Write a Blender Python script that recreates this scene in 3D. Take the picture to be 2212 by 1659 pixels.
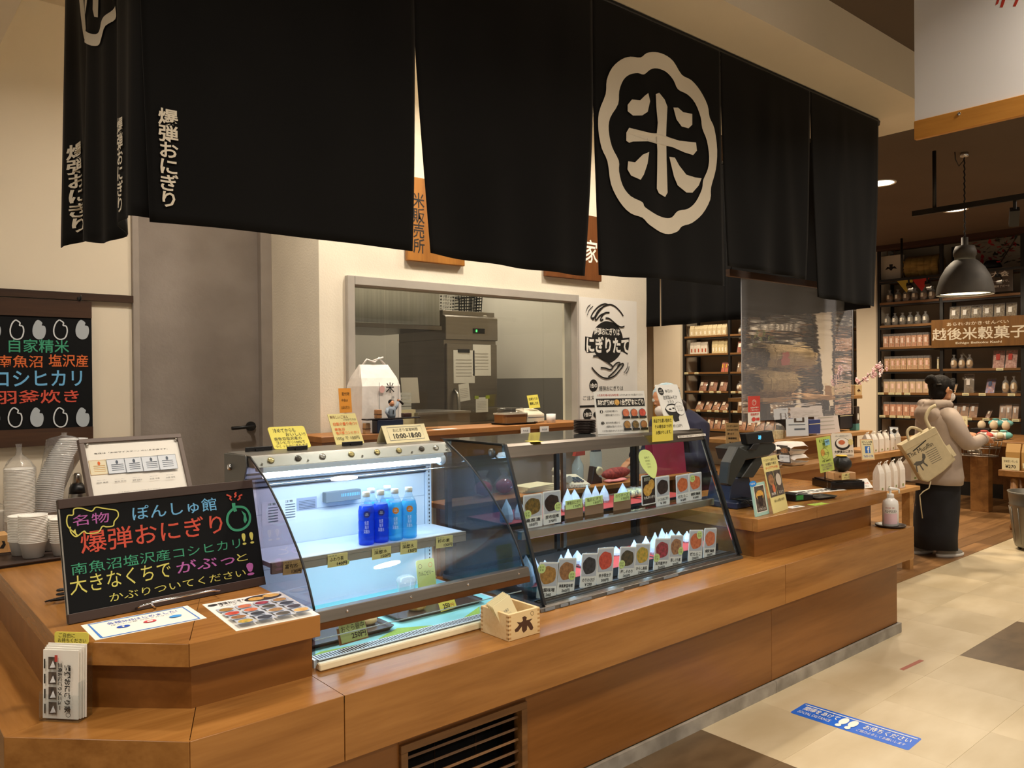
import bpy, bmesh, math, random
from mathutils import Vector, Matrix
RAD = math.radians
rng = random.Random(11)
sc = bpy.context.scene
col = sc.collection
for o in list(bpy.data.objects):
    bpy.data.objects.remove(o)

# ------------------------------------------------------------------ camera
CAM_H, FPX = 1.5, 1712.1
YAW, PIT, ROL = RAD(40.494), RAD(-.4057), RAD(-.5119)
fwd = Vector((math.sin(YAW) * math.cos(PIT), math.cos(YAW) * math.cos(PIT), math.sin(PIT)))
rt = Vector((math.cos(YAW), -math.sin(YAW), 0))
up = rt.cross(fwd)
rt, up = rt * math.cos(ROL) + up * math.sin(ROL), -rt * math.sin(ROL) + up * math.cos(ROL)
cam = bpy.data.cameras.new('camera')
cam.sensor_width = 36
cam.lens = 36 * FPX / 2212
cam.clip_start = .05
camo = bpy.data.objects.new('camera', cam)
col.objects.link(camo)
camo.matrix_world = Matrix(((rt.x, up.x, -fwd.x, 0), (rt.y, up.y, -fwd.y, 0), (rt.z, up.z, -fwd.z, CAM_H), (0, 0, 0, 1)))
sc.camera = camo

# ------------------------------------------------------------------ world, lights, exposure
sc.view_settings.view_transform = 'Standard'
sc.view_settings.look = 'None'
sc.view_settings.exposure = 0.0
sc.view_settings.gamma = 1.0
sc.view_settings.use_curve_mapping = False
sc.cycles.transparent_max_bounces = 40
wd = bpy.data.worlds.new('world')
sc.world = wd
wd.use_nodes = True
wd.node_tree.nodes['Background'].inputs[0].default_value = (1.0, .86, .70, 1)
wd.node_tree.nodes['Background'].inputs[1].default_value = .26
WARM = (1.0, .875, .73)

def area_light(name, loc, size, power, color=WARM, target=None, size_y=None, spread=None, disk=False):
    l = bpy.data.lights.new(name, 'AREA')
    l.energy = power
    l.color = color
    l.size = size
    if disk:
        l.shape = 'DISK'
    if size_y:
        l.shape = 'RECTANGLE'
        l.size_y = size_y
    if spread:
        l.spread = RAD(spread)
    o = bpy.data.objects.new(name, l)
    col.objects.link(o)
    o.location = loc
    d = (Vector(target) - Vector(loc)) if target is not None else Vector((0, 0, -1))
    o.rotation_euler = d.to_track_quat('-Z', 'Y').to_euler()
    return o

CEIL = 3.255
# unseen hall downlights; the row behind the camera is added to light upright faces
for (x, y, w) in [(-.6, .6, 26), (1.2, .5, 26), (3.2, .3, 30), (5.2, .9, 34), (7.4, 1.2, 28), (-1.2, 2.6, 20), (.2, -2.2, 40), (2.6, -2.4, 44), (5.0, -2.2, 40)]:
    area_light('unseen_hall_lamp', (x, y, CEIL - .02), .22, w, disk=True, spread=150)
# downlights inside the stall, over the service aisle
for (x, y, w) in [(1.3, 3.2, 24), (2.6, 3.05, 26), (3.9, 3.05, 26)]:
    area_light('stall_downlight_lamp', (x, y, 3.36),   .2, w, (1, .90, .77), disk=True, spread=150)
# downlights of the shop at the back
for (x, y, w) in [(7.278, 3.317, 34), (9.065, 3.35, 44), (9.0, 5.4, 50), (9.4, 7.6, 50), (7.3, 6.3, 30)]:
    area_light('shop_downlight_lamp', (x, y, CEIL - .02), .2, w, (1, .82, .6), disk=True, spread=140)

# ------------------------------------------------------------------ pixel to point helpers
def ray(x, y):
    return rt * ((x - 1106) / FPX) - up * ((y - 829.5) / FPX) + fwd
CO = Vector((0, 0, CAM_H))
def PX(x, y, v):
    d = ray(x, y); return CO + d * (v / d.x)
def PY(x, y, v):
    d = ray(x, y); return CO + d * (v / d.y)
def PZ(x, y, v):
    d = ray(x, y); return CO + d * ((v - CAM_H) / d.z)

# ------------------------------------------------------------------ materials
def lin(h):
    h = h.lstrip('#')
    c = [int(h[i:i + 2], 16) / 255 for i in (0, 2, 4)]
    return tuple(x / 12.92 if x <= .04045 else ((x + .055) / 1.055) ** 2.4 for x in c) + (1,)
MATS = {}
def mat(name, c, rough=.6, metal=0., spec=.5, emit=0., var=0., nscale=8., bump=0., bscale=60., stretch=(1, 1, 1), c2=None, coat=0.):
    if name in MATS:
        return MATS[name]
    m = bpy.data.materials.new(name)
    m.use_nodes = True
    nt = m.node_tree
    b = nt.nodes['Principled BSDF']
    c = lin(c) if isinstance(c, str) else c
    b.inputs['Base Color'].default_value = c
    b.inputs['Roughness'].default_value = rough
    b.inputs['Metallic'].default_value = metal
    b.inputs['Specular IOR Level'].default_value = spec
    if coat:
        b.inputs['Coat Weight'].default_value = coat
        b.inputs['Coat Roughness'].default_value = .15
    if emit:
        b.inputs['Emission Color'].default_value = c
        b.inputs['Emission Strength'].default_value = emit
    if var or c2 or bump:
        tc = nt.nodes.new('ShaderNodeTexCoord')
        mp = nt.nodes.new('ShaderNodeMapping')
        mp.inputs['Scale'].default_value = stretch
        nt.links.new(tc.outputs['Object'], mp.inputs[0])
    if var or c2:
        n = nt.nodes.new('ShaderNodeTexNoise')
        n.inputs['Scale'].default_value = nscale
        n.inputs['Detail'].default_value = 5
        nt.links.new(mp.outputs[0], n.inputs[0])
        r = nt.nodes.new('ShaderNodeValToRGB')
        a = c2 and (lin(c2) if isinstance(c2, str) else c2) or tuple(x * (1 - var) for x in c[:3]) + (1,)
        bb = c if c2 else tuple(min(1, x * (1 + var)) for x in c[:3]) + (1,)
        r.color_ramp.elements[0].color = a
        r.color_ramp.elements[1].color = bb
        r.color_ramp.elements[0].position = .33
        r.color_ramp.elements[1].position = .67
        nt.links.new(n.outputs['Fac'], r.inputs[0])
        nt.links.new(r.outputs[0], b.inputs['Base Color'])
        if emit:
            nt.links.new(r.outputs[0], b.inputs['Emission Color'])
    if bump:
        n2 = nt.nodes.new('ShaderNodeTexNoise')
        n2.inputs['Scale'].default_value = bscale
        nt.links.new(mp.outputs[0], n2.inputs[0])
        bp = nt.nodes.new('ShaderNodeBump')
        bp.inputs['Strength'].default_value = bump
        bp.inputs['Distance'].default_value = .01
        nt.links.new(n2.outputs['Fac'], bp.inputs['Height'])
        nt.links.new(bp.outputs[0], b.inputs['Normal'])
    MATS[name] = m
    return m

def wood(name, c1, c2, axis='x', rough=.42, scale=1., rnd=.25, spec=.4):
    """grain stretched along the board; a little tone shift from board to board"""
    if name in MATS:
        return MATS[name]
    m = bpy.data.materials.new(name)
    m.use_nodes = True
    nt = m.node_tree
    L = nt.links.new
    b = nt.nodes['Principled BSDF']
    b.inputs['Roughness'].default_value = rough
    b.inputs['Specular IOR Level'].default_value = spec
    tc = nt.nodes.new('ShaderNodeTexCoord')
    oi = nt.nodes.new('ShaderNodeObjectInfo')
    va = nt.nodes.new('ShaderNodeVectorMath'); va.operation = 'MULTIPLY_ADD'
    L(oi.outputs['Random'], va.inputs[0])
    va.inputs[1].default_value = (13, 7, 5)
    L(tc.outputs['Object'], va.inputs[2])
    mp = nt.nodes.new('ShaderNodeMapping')
    s = [9 * scale] * 3
    s['xyz'.index(axis)] = .7 * scale
    mp.inputs['Scale'].default_value = s
    L(va.outputs[0], mp.inputs[0])
    n = nt.nodes.new('ShaderNodeTexNoise')
    n.inputs['Scale'].default_value = 1.4
    n.inputs['Detail'].default_value = 6
    n.inputs['Distortion'].default_value = .6
    L(mp.outputs[0], n.inputs[0])
    n2 = nt.nodes.new('ShaderNodeTexNoise')
    n2.inputs['Scale'].default_value = 9
    n2.inputs['Detail'].default_value = 3
    L(mp.outputs[0], n2.inputs[0])
    mx = nt.nodes.new('ShaderNodeMath'); mx.operation = 'MULTIPLY_ADD'
    L(n2.outputs['Fac'], mx.inputs[0]); mx.inputs[1].default_value = .35
    L(n.outputs['Fac'], mx.inputs[2])
    r = nt.nodes.new('ShaderNodeValToRGB')
    r.color_ramp.elements[0].color = lin(c2); r.color_ramp.elements[0].position = .42
    r.color_ramp.elements[1].color = lin(c1); r.color_ramp.elements[1].position = .82
    L(mx.outputs[0], r.inputs[0])
    hs = nt.nodes.new('ShaderNodeHueSaturation')
    mr = nt.nodes.new('ShaderNodeMapRange')
    L(oi.outputs['Random'], mr.inputs[0])
    mr.inputs[3].default_value = 1 - rnd; mr.inputs[4].default_value = 1 + rnd * .6
    L(mr.outputs[0], hs.inputs['Value'])
    L(r.outputs[0], hs.inputs['Color'])
    L(hs.outputs[0], b.inputs['Base Color'])
    MATS[name] = m
    return m

def clear(name, tint=(1, 1, 1, 1), ior=1.45, rough=0., bump=0., bscale=20., stretch=(1, 1, 1), haze=0., hazec=(1, 1, 1, 1)):
    """thin clear sheet: see-through with a Fresnel reflection, optional cloudiness"""
    if name in MATS:
        return MATS[name]
    m = bpy.data.materials.new(name)
    m.use_nodes = True
    nt = m.node_tree
    L = nt.links.new
    nt.nodes.remove(nt.nodes['Principled BSDF'])
    out = nt.nodes['Material Output']
    t = nt.nodes.new('ShaderNodeBsdfTransparent'); t.inputs[0].default_value = tint
    g = nt.nodes.new('ShaderNodeBsdfGlossy'); g.inputs['Roughness'].default_value = rough
    lw = nt.nodes.new('ShaderNodeLayerWeight'); lw.inputs[0].default_value = .5
    pw = nt.nodes.new('ShaderNodeMath'); pw.operation = 'POWER'; pw.inputs[1].default_value = 5
    f = nt.nodes.new('ShaderNodeMath'); f.operation = 'MULTIPLY_ADD'
    f0 = ((ior - 1) / (ior + 1)) ** 2
    f.inputs[1].default_value = 1 - f0; f.inputs[2].default_value = f0
    L(lw.outputs['Facing'], pw.inputs[0]); L(pw.outputs[0], f.inputs[0])
    mx = nt.nodes.new('ShaderNodeMixShader')
    base = t
    if haze:
        d = nt.nodes.new('ShaderNodeBsdfDiffuse'); d.inputs[0].default_value = hazec
        m2 = nt.nodes.new('ShaderNodeMixShader'); m2.inputs[0].default_value = haze
        L(t.outputs[0], m2.inputs[1]); L(d.outputs[0], m2.inputs[2])
        base = m2
    L(f.outputs[0], mx.inputs[0]); L(base.outputs[0], mx.inputs[1]); L(g.outputs[0], mx.inputs[2])
    if bump:
        tc = nt.nodes.new('ShaderNodeTexCoord'); mp = nt.nodes.new('ShaderNodeMapping')
        mp.inputs['Scale'].default_value = stretch
        n2 = nt.nodes.new('ShaderNodeTexNoise'); n2.inputs['Scale'].default_value = bscale
        bp = nt.nodes.new('ShaderNodeBump'); bp.inputs['Strength'].default_value = bump; bp.inputs['Distance'].default_value = .02
        L(tc.outputs['Object'], mp.inputs[0]); L(mp.outputs[0], n2.inputs[0]); L(n2.outputs['Fac'], bp.inputs['Height'])
        L(bp.outputs[0], g.inputs['Normal']); L(bp.outputs[0], lw.inputs['Normal'])
    L(mx.outputs[0], out.inputs[0])
    MATS[name] = m
    return m

# ------------------------------------------------------------------ mesh builder
class MB:
    def __init__(s):
        s.v = []; s.f = []; s.sm = []
    def add(s, vs, fs, smooth=False):
        n = len(s.v)
        s.v += [tuple(v) for v in vs]
        s.f += [tuple(i + n for i in f) for f in fs]
        s.sm += [smooth] * len(fs)
        return s
    def box(s, x0, y0, z0, x1, y1, z1):
        x0, x1 = min(x0, x1), max(x0, x1); y0, y1 = min(y0, y1), max(y0, y1); z0, z1 = min(z0, z1), max(z0, z1)
        return s.add([(x0, y0, z0), (x1, y0, z0), (x1, y1, z0), (x0, y1, z0), (x0, y0, z1), (x1, y0, z1), (x1, y1, z1), (x0, y1, z1)],
                     [(0, 3, 2, 1), (4, 5, 6, 7), (0, 1, 5, 4), (1, 2, 6, 5), (2, 3, 7, 6), (3, 0, 4, 7)])
    def obox(s, mtx, sx, sy, sz):
        vs = [mtx @ Vector((a * sx / 2, b * sy / 2, c * sz / 2)) for c in (-1, 1) for (a, b) in ((-1, -1), (1, -1), (1, 1), (-1, 1))]
        return s.add(vs, [(0, 3, 2, 1), (4, 5, 6, 7), (0, 1, 5, 4), (1, 2, 6, 5), (2, 3, 7, 6), (3, 0, 4, 7)])
    def bar(s, a, b, w, h, upv=(0, 0, 1)):
        a, b = Vector(a), Vector(b)
        d = b - a
        x = d.normalized(); u = Vector(upv)
        y = u.cross(x)
        if y.length < 1e-4:
            y = Vector((0, 1, 0)).cross(x)
        y.normalize(); z = x.cross(y)
        m = Matrix(((x.x, y.x, z.x, 0), (x.y, y.y, z.y, 0), (x.z, y.z, z.z, 0), (0, 0, 0, 1)))
        m.translation = (a + b) / 2
        return s.obox(m, d.length, w, h)
    def lathe(s, prof, n=20, c=(0, 0, 0), cap=True, smooth=True, sx=1., sy=1.):
        vs = []; fs = []
        for (r, z) in prof:
            for i in range(n):
                a = 2 * math.pi * i / n
                vs.append((c[0] + r * sx * math.cos(a), c[1] + r * sy * math.sin(a), c[2] + z))
        for j in range(len(prof) - 1):
            for i in range(n):
                k = (i + 1) % n
                fs.append((j * n + i, j * n + k, (j + 1) * n + k, (j + 1) * n + i))
        s.add(vs, fs, smooth)
        if cap:
            b = len(s.v) - len(vs)
            if prof[0][0] > 1e-5:
                s.f.append(tuple(b + i for i in reversed(range(n)))); s.sm.append(False)
            if prof[-1][0] > 1e-5:
                s.f.append(tuple(b + (len(prof) - 1) * n + i for i in range(n))); s.sm.append(False)
        return s
    def tube(s, pts, r, n=8, cap=True):
        pts = [Vector(p) for p in pts]
        rs = r if isinstance(r, (list, tuple)) else [r] * len(pts)
        rings = []
        prev = None
        for i, p in enumerate(pts):
            t = (pts[min(i + 1, len(pts) - 1)] - pts[max(i - 1, 0)]).normalized()
            if prev is None:
                a = Vector((0, 0, 1)) if abs(t.z) < .9 else Vector((1, 0, 0))
                u = t.cross(a).normalized()
            else:
                u = (prev - t * prev.dot(t)).normalized()
            prev = u
            w = t.cross(u)
            rings.append([p + (u * math.cos(2 * math.pi * k / n) + w * math.sin(2 * math.pi * k / n)) * rs[i] for k in range(n)])
        vs = [v for rg in rings for v in rg]
        fs = []
        for j in range(len(rings) - 1):
            for k in range(n):
                l = (k + 1) % n
                fs.append((j * n + k, j * n + l, (j + 1) * n + l, (j + 1) * n + k))
        s.add(vs, fs, True)
        if cap:
            b = len(s.v) - len(vs)
            s.f.append(tuple(b + i for i in reversed(range(n)))); s.sm.append(False)
            s.f.append(tuple(b + (len(rings) - 1) * n + i for i in range(n))); s.sm.append(False)
        return s
    def cyl(s, a, b, r, n=14):
        return s.tube([a, b], r, n)
    def prism(s, poly, z0, z1, f=None):
        """2-D outline pushed from z0 to z1 (along n of frame f)"""
        n = len(poly)
        area = sum(poly[i][0] * poly[(i + 1) % n][1] - poly[(i + 1) % n][0] * poly[i][1] for i in range(n))
        if area < 0:
            poly = poly[::-1]
        vs = [Vector((p[0], p[1], z0)) for p in poly] + [Vector((p[0], p[1], z1)) for p in poly]
        if f is not None:
            vs = [f @ v for v in vs]
        fs = [tuple(reversed(range(n))), tuple(range(n, 2 * n))] + [(i, (i + 1) % n, n + (i + 1) % n, n + i) for i in range(n)]
        return s.add(vs, fs)
    def sheet(s, fn, nu, nv, smooth=True):
        vs = [fn(i / nu, j / nv) for j in range(nv + 1) for i in range(nu + 1)]
        fs = [(j * (nu + 1) + i, j * (nu + 1) + i + 1, (j + 1) * (nu + 1) + i + 1, (j + 1) * (nu + 1) + i) for j in range(nv) for i in range(nu)]
        return s.add(vs, fs, smooth)
    def ball(s, c, r, n=12, m=8, sx=1, sy=1, sz=1):
        prof = [(max(1e-6, math.sin(math.pi * j / m)) * r, -math.cos(math.pi * j / m) * r * sz) for j in range(m + 1)]
        return s.lathe(prof, n, c, False, True, sx, sy)
    def mesh(s, name, bevel=0., solid=0., merge=False, seg=1):
        me = bpy.data.meshes.new(name)
        me.from_pydata(s.v, [], s.f)
        me.polygons.foreach_set('use_smooth', s.sm)
        if bevel or merge or solid:
            bm = bmesh.new(); bm.from_mesh(me)
            if merge:
                bmesh.ops.remove_doubles(bm, verts=bm.verts, dist=1e-5)
            if solid:
                bmesh.ops.recalc_face_normals(bm, faces=bm.faces)
                bmesh.ops.solidify(bm, geom=bm.faces[:], thickness=solid)
            if bevel:
                es = [e for e in bm.edges if len(e.link_faces) == 2 and e.calc_face_angle(0) > .6]
                bmesh.ops.bevel(bm, geom=es, offset=bevel, segments=seg, affect='EDGES', profile=.5, clamp_overlap=True)
            bm.to_mesh(me); bm.free()
        me.update()
        return me
    def build(s, name, m, parent=None, bevel=0., solid=0., merge=False, seg=1, label=None):
        me = s.mesh(name, bevel, solid, merge, seg)
        me.materials.append(m)
        return link(name, me, parent, label)

def link(name, me, parent=None, label=None):
    o = bpy.data.objects.new(name, me)
    col.objects.link(o)
    if parent is not None:
        o.parent = parent
    if label:
        o['label'] = label
    return o
def B(*a):
    return MB().box(*a)
def tag(o, label=None, cat=None, group=None, kind=None):
    if label: o['label'] = label
    if cat: o['category'] = cat
    if group: o['group'] = group
    if kind: o['kind'] = kind
    return o
def thing(name, label, cat, loc=(0, 0, 0), rz=0., group=None, mtx=None):
    o = bpy.data.objects.new(name, None)
    o.empty_display_size = .05
    col.objects.link(o)
    if mtx is not None:
        o.matrix_basis = mtx
    else:
        o.location = loc; o.rotation_euler = (0, 0, rz)
    return tag(o, label, cat, group)
def struct(o):
    o['kind'] = 'structure'; return o
def dup(root, mtx=None, label=None, group=None):
    r = root.copy(); col.objects.link(r)
    if mtx is not None: r.matrix_basis = mtx
    if label: r['label'] = label
    if group: r['group'] = group
    for ch in root.children:
        c = ch.copy(); col.objects.link(c); c.parent = r
        for g in ch.children:
            d = g.copy(); col.objects.link(d); d.parent = c
    return r
def frame(o, u, v):
    u = Vector(u).normalized(); v = Vector(v); v = (v - u * v.dot(u)).normalized(); n = u.cross(v)
    return Matrix(((u.x, v.x, n.x, o[0]), (u.y, v.y, n.y, o[1]), (u.z, v.z, n.z, o[2]), (0, 0, 0, 1)))
def FY(x0, y, z0):      # plane facing the viewer (-Y), x right, z up
    return frame((x0, y, z0), (1, 0, 0), (0, 0, 1))
def FX(x, y0, z0):      # plane facing -X, right is -Y
    return frame((x, y0, z0), (0, -1, 0), (0, 0, 1))
def FZ(x, y, z, a=0.):  # lying flat
    return frame((x, y, z), (math.cos(a), math.sin(a), 0), (-math.sin(a), math.cos(a), 0))
def stand(bl, br, tl, z):
    """card standing on height z, seen with these corners: returns frame, width, height"""
    a = PZ(*bl, z); b = PZ(*br, z)
    u = (b - a).normalized()
    d = ray(*tl)
    t = (a - CO).dot(u) / d.dot(u)
    p = CO + d * t
    v = p - a
    return frame(a, u, v), (b - a).length, v.length
def at(x, y, z, rz=0.):
    return Matrix.Translation((x, y, z)) @ Matrix.Rotation(rz, 4, 'Z')

# ------------------------------------------------------------------ lettering
TXT = {}
def text_geo(s, bold=0., spacing=1., line=1.0):
    k = (s, bold, spacing, line)
    if k in TXT:
        return TXT[k]
    c = bpy.data.curves.new('t', 'FONT')
    c.body = s; c.fill_mode = 'FRONT'; c.resolution_u = 2; c.offset = bold
    c.space_character = spacing; c.space_line = line; c.align_x = 'CENTER' if '\n' in s else 'LEFT'
    o = bpy.data.objects.new('t', c); col.objects.link(o)
    me = bpy.data.meshes.new_from_object(o)
    vs = [v.co.copy() for v in me.vertices]; fs = [tuple(p.vertices) for p in me.polygons]
    bpy.data.objects.remove(o); bpy.data.curves.remove(c); bpy.data.meshes.remove(me)
    if not vs:
        vs = [Vector((0, 0, 0))]; fs = []
    x0 = min(v.x for v in vs); x1 = max(v.x for v in vs); y0 = min(v.y for v in vs); y1 = max(v.y for v in vs)
    TXT[k] = (vs, fs, x0, x1, y0, y1)
    return TXT[k]
def text_fit(s, x0, y0, x1, y1, z, bold=0., skew=0., rise=0., rot=0, line=1.0):
    """lettering stretched into the box; rot turns it a quarter clockwise"""
    vs, fs, a0, a1, b0, b1 = text_geo(s, bold, 1., line)
    w = max(a1 - a0, 1e-6); h = max(b1 - b0, 1e-6)
    out = []
    for v in vs:
        u = (v.x - a0) / w; t = (v.y - b0) / h
        if rot:
            u, t = t, 1 - u
        out.append((x0 + (x1 - x0) * u + skew * t * (y1 - y0), y0 + (y1 - y0) * t + rise * u, z))
    return out, fs

def smooth_line(pts, k=6, closed=False):
    n = len(pts); out = []
    rngi = range(n) if closed else range(n - 1)
    for i in rngi:
        p0 = pts[(i - 1) % n] if closed or i > 0 else pts[i]
        p1 = pts[i]; p2 = pts[(i + 1) % n]
        p3 = pts[(i + 2) % n] if closed or i + 2 < n else p2
        for j in range(k):
            t = j / k
            out.append(tuple(.5 * (2 * p1[d] + (p2[d] - p0[d]) * t + (2 * p0[d] - 5 * p1[d] + 4 * p2[d] - p3[d]) * t * t + (3 * p1[d] - p0[d] - 3 * p2[d] + p3[d]) * t ** 3) for d in (0, 1)))
    if not closed:
        out.append(tuple(pts[-1]))
    return out
def stroke(pts, w, z, closed=False):
    n = len(pts); vs = []; fs = []
    for i, p in enumerate(pts):
        a = pts[(i - 1) % n] if closed or i else p
        b = pts[(i + 1) % n] if closed or i < n - 1 else p
        dx, dy = b[0] - a[0], b[1] - a[1]; l = math.hypot(dx, dy) or 1
        nx, ny = -dy / l * w / 2, dx / l * w / 2
        vs += [(p[0] + nx, p[1] + ny, z), (p[0] - nx, p[1] - ny, z)]
    for i in range(n if closed else n - 1):
        j = (i + 1) % n
        fs.append((2 * i, 2 * i + 1, 2 * j + 1, 2 * j))
    return vs, fs
def ell(cx, cy, rx, ry, n=20):
    return [(cx + rx * math.cos(2 * math.pi * i / n), cy + ry * math.sin(2 * math.pi * i / n)) for i in range(n)]
def rrect(x0, y0, x1, y1, r, k=3):
    if r <= 0:
        return [(x0, y0), (x1, y0), (x1, y1), (x0, y1)]
    out = []
    for (cx, cy, a) in ((x1 - r, y0 + r, -90), (x1 - r, y1 - r, 0), (x0 + r, y1 - r, 90), (x0 + r, y0 + r, 180)):
        out += [(cx + r * math.cos(RAD(a + 90 * i / k)), cy + r * math.sin(RAD(a + 90 * i / k))) for i in range(k + 1)]
    return out

PNAME = {}
def prints(root, w, h, items, z0=.0006):
    """flat print on a card: t text, r rectangle, e ellipse, o outline ellipse, p polygon, l line; all in 0..1 of the card"""
    byk = {}
    for k, it in enumerate(items):
        kind, m = it[0], it[1]
        z = z0 + .00025 * k
        nm = {'t': 'lettering', 'r': 'printed_panel', 'e': 'printed_picture', 'o': 'printed_outline', 'p': 'printed_shape', 'l': 'printed_line'}[kind]
        mb = byk.setdefault((nm, m.name, 0 if kind == 'r' else k), (MB(), m))[0]
        if kind == 't':
            _, _, s, u0, v0, u1, v1 = it[:7]
            kw = it[7] if len(it) > 7 else {}
            vs, fs = text_fit(s, u0 * w, v0 * h, u1 * w, v1 * h, z, **kw)
            mb.add(vs, fs)
        elif kind == 'r':
            _, _, u0, v0, u1, v1 = it
            mb.add([(u0 * w, v0 * h, z), (u1 * w, v0 * h, z), (u1 * w, v1 * h, z), (u0 * w, v1 * h, z)], [(0, 1, 2, 3)])
        elif kind == 'e':
            _, _, cu, cv, ru, rv = it[:6]
            jit = it[6] if len(it) > 6 else 0
            r2 = random.Random(k + int(cu * 99))
            ps = [(cu * w + (x - 0) * w * (1 + jit * r2.uniform(-1, 1)), cv * h + y * h * (1 + jit * r2.uniform(-1, 1))) for (x, y) in ell(0, 0, ru, rv, 22)]
            if jit: ps = smooth_line(ps[::2], 4, True)
            mb.add([(x, y, z) for x, y in ps], [tuple(range(len(ps)))])
        elif kind == 'o':
            _, _, cu, cv, ru, rv, lw = it
            vs, fs = stroke(ell(cu * w, cv * h, ru * w, rv * h, 28), lw, z, True)
            mb.add(vs, fs)
        elif kind == 'p':
            ps = [(a * w, b * h, z) for a, b in it[2]]
            ar = sum(ps[i][0] * ps[(i + 1) % len(ps)][1] - ps[(i + 1) % len(ps)][0] * ps[i][1] for i in range(len(ps)))
            if ar < 0: ps = ps[::-1]
            mb.add(ps, [tuple(range(len(ps)))])
        elif kind == 'l':
            _, _, pl, lw = it[:4]
            sm = it[4] if len(it) > 4 else True
            pts = [(a * w, b * h) for a, b in pl]
            if sm: pts = smooth_line(pts, 5)
            vs, fs = stroke(pts, lw, z)
            mb.add(vs, fs)
    for (nm, _, _), (mb, m) in byk.items():
        mb.build(nm, m, root)

def card(name, label, cat, fw, m, items=(), t=.002, group=None, r=0., parent=None, back=True):
    """a stiff printed card: thickness behind the printed face, print just in front of it"""
    f, w, h = fw
    mb = MB().prism(rrect(0, 0, w, h, r), -t, 0)
    o = mb.build(name, m, parent)
    o.matrix_basis = f
    if parent is None:
        tag(o, label, cat, group)
    elif label:
        o['label'] = label
    prints(o, w, h, items)
    return o

def loc(f, px, py):
    """pixel on the plane of a card, in the card's own metres"""
    n = Vector((f[0][2], f[1][2], f[2][2])); o = f.translation
    d = ray(px, py); p = CO + d * ((o - CO).dot(n) / d.dot(n))
    q = f.inverted() @ p
    return q.x, q.y
def boxer(fw, ox=0, oy=0, s=1.):
    f, w, h = fw
    def fn(ax, ay, bx, by):      # bottom-left, top-right
        a = loc(f, ox + s * ax, oy + s * ay); b = loc(f, ox + s * bx, oy + s * by)
        return a[0] / w, a[1] / h, b[0] / w, b[1] / h
    return fn
def pointer(fw, ox=0, oy=0, s=1.):
    f, w, h = fw
    def fn(pts):
        return [(lambda q: (q[0] / w, q[1] / h))(loc(f, ox + s * a, oy + s * b)) for a, b in pts]
    return fn
def flat(bl, br, tl, z):
    a, b, c = PZ(*bl, z), PZ(*br, z), PZ(*tl, z)
    u = (b - a).normalized(); v = c - a; v = v - u * v.dot(u)
    return frame(a, u, v), (b - a).length, v.length

# ================================================================== THE SETTING
M_CREAM = mat('cream_plaster', '#E6DCC8', .85, var=.05, nscale=3, bump=.12, bscale=90)
M_CREAM2 = mat('cream_paint', '#E2D6C0', .8, var=.03, nscale=2)
M_DARKCEIL = mat('dark_brown_ceiling', '#5A4C3F', .9, var=.05, nscale=2)
M_GREYPANEL = mat('grey_plaster_door', '#938980', .8, var=.16, nscale=4, bump=.15, bscale=50, c2='#857B72')
M_GREYTRIM = mat('grey_door_trim', '#9A9086', .7, var=.06)
M_CONC = mat('concrete_toe_kick', '#A39C90', .75, c2='#7E776C', nscale=9)
M_BLACK = mat('black_plastic', '#141416', .4)
M_BLACKM = mat('black_painted_steel', '#15120F', .5)
M_WHITE = mat('white_paper', '#F2EEE4', .7)
M_INK = mat('black_ink', '#16130F', .7)
M_STEEL = mat('brushed_steel', '#B9B6B0', .28, 1., var=.06, nscale=2, stretch=(1, 30, 30))
M_STEELD = mat('dark_brushed_steel', '#8A8278', .32, 1., var=.08, nscale=2, stretch=(1, 30, 30))
M_CHROME = mat('chrome', '#D8D8D8', .12, 1.)
M_GLASS = clear('pane_glass', (.95, .97, .96, 1))
M_CASEGLASS = clear('display_case_glass', (.93, .96, .97, 1), 1.42)
M_DWOOD = wood('dark_walnut_wood', '#4A3120', '#2F1E13', 'x', .5)
M_SHELFWOOD = wood('shelf_wood', '#8A6238', '#6B4926', 'y', .5)
M_TEAKX = wood('counter_wood_x', '#A8743A', '#875724', 'x', .26, 1., .10)
M_TEAKY = wood('counter_wood_y', '#A8743A', '#875724', 'y', .26, 1., .10)
M_TEAKC = wood('counter_wood_chamfer', '#A6723A', '#855626', 'x', .33, 1., .10)
M_BODYX = wood('counter_body_wood', '#8E5C2A', '#764819', 'x', .35, .8, .08)

# floor: beige vinyl tiles with darker squares, oak planks in the shop
def tile_mat(name, c1, c2, s):
    m = mat(name, c1, .38, c2=c2, nscale=s, stretch=(1, 2.2, 1))
    nt = m.node_tree
    b = nt.nodes['Principled BSDF']
    src = b.inputs['Base Color'].links[0].from_socket
    oi = nt.nodes.new('ShaderNodeObjectInfo'); hs = nt.nodes.new('ShaderNodeHueSaturation'); mr = nt.nodes.new('ShaderNodeMapRange')
    mr.inputs[3].default_value = .93; mr.inputs[4].default_value = 1.05
    nt.links.new(oi.outputs['Random'], mr.inputs[0]); nt.links.new(mr.outputs[0], hs.inputs['Value'])
    nt.links.new(src, hs.inputs['Color']); nt.links.new(hs.outputs[0], b.inputs['Base Color'])
    mp = [n for n in nt.nodes if n.type == 'MAPPING'][0]
    va = nt.nodes.new('ShaderNodeVectorMath'); va.operation = 'MULTIPLY_ADD'; va.inputs[1].default_value = (9, 5, 0)
    tc = [n for n in nt.nodes if n.type == 'TEX_COORD'][0]
    nt.links.new(oi.outputs['Random'], va.inputs[0]); nt.links.new(tc.outputs['Object'], va.inputs[2]); nt.links.new(va.outputs[0], mp.inputs[0])
    return m
M_TILE = tile_mat('beige_stone_vinyl', '#CFBF9F', '#BFAD8A', 2.6)
M_TILED = tile_mat('brown_stone_vinyl', '#6E5A40', '#55432D', 4)
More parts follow.
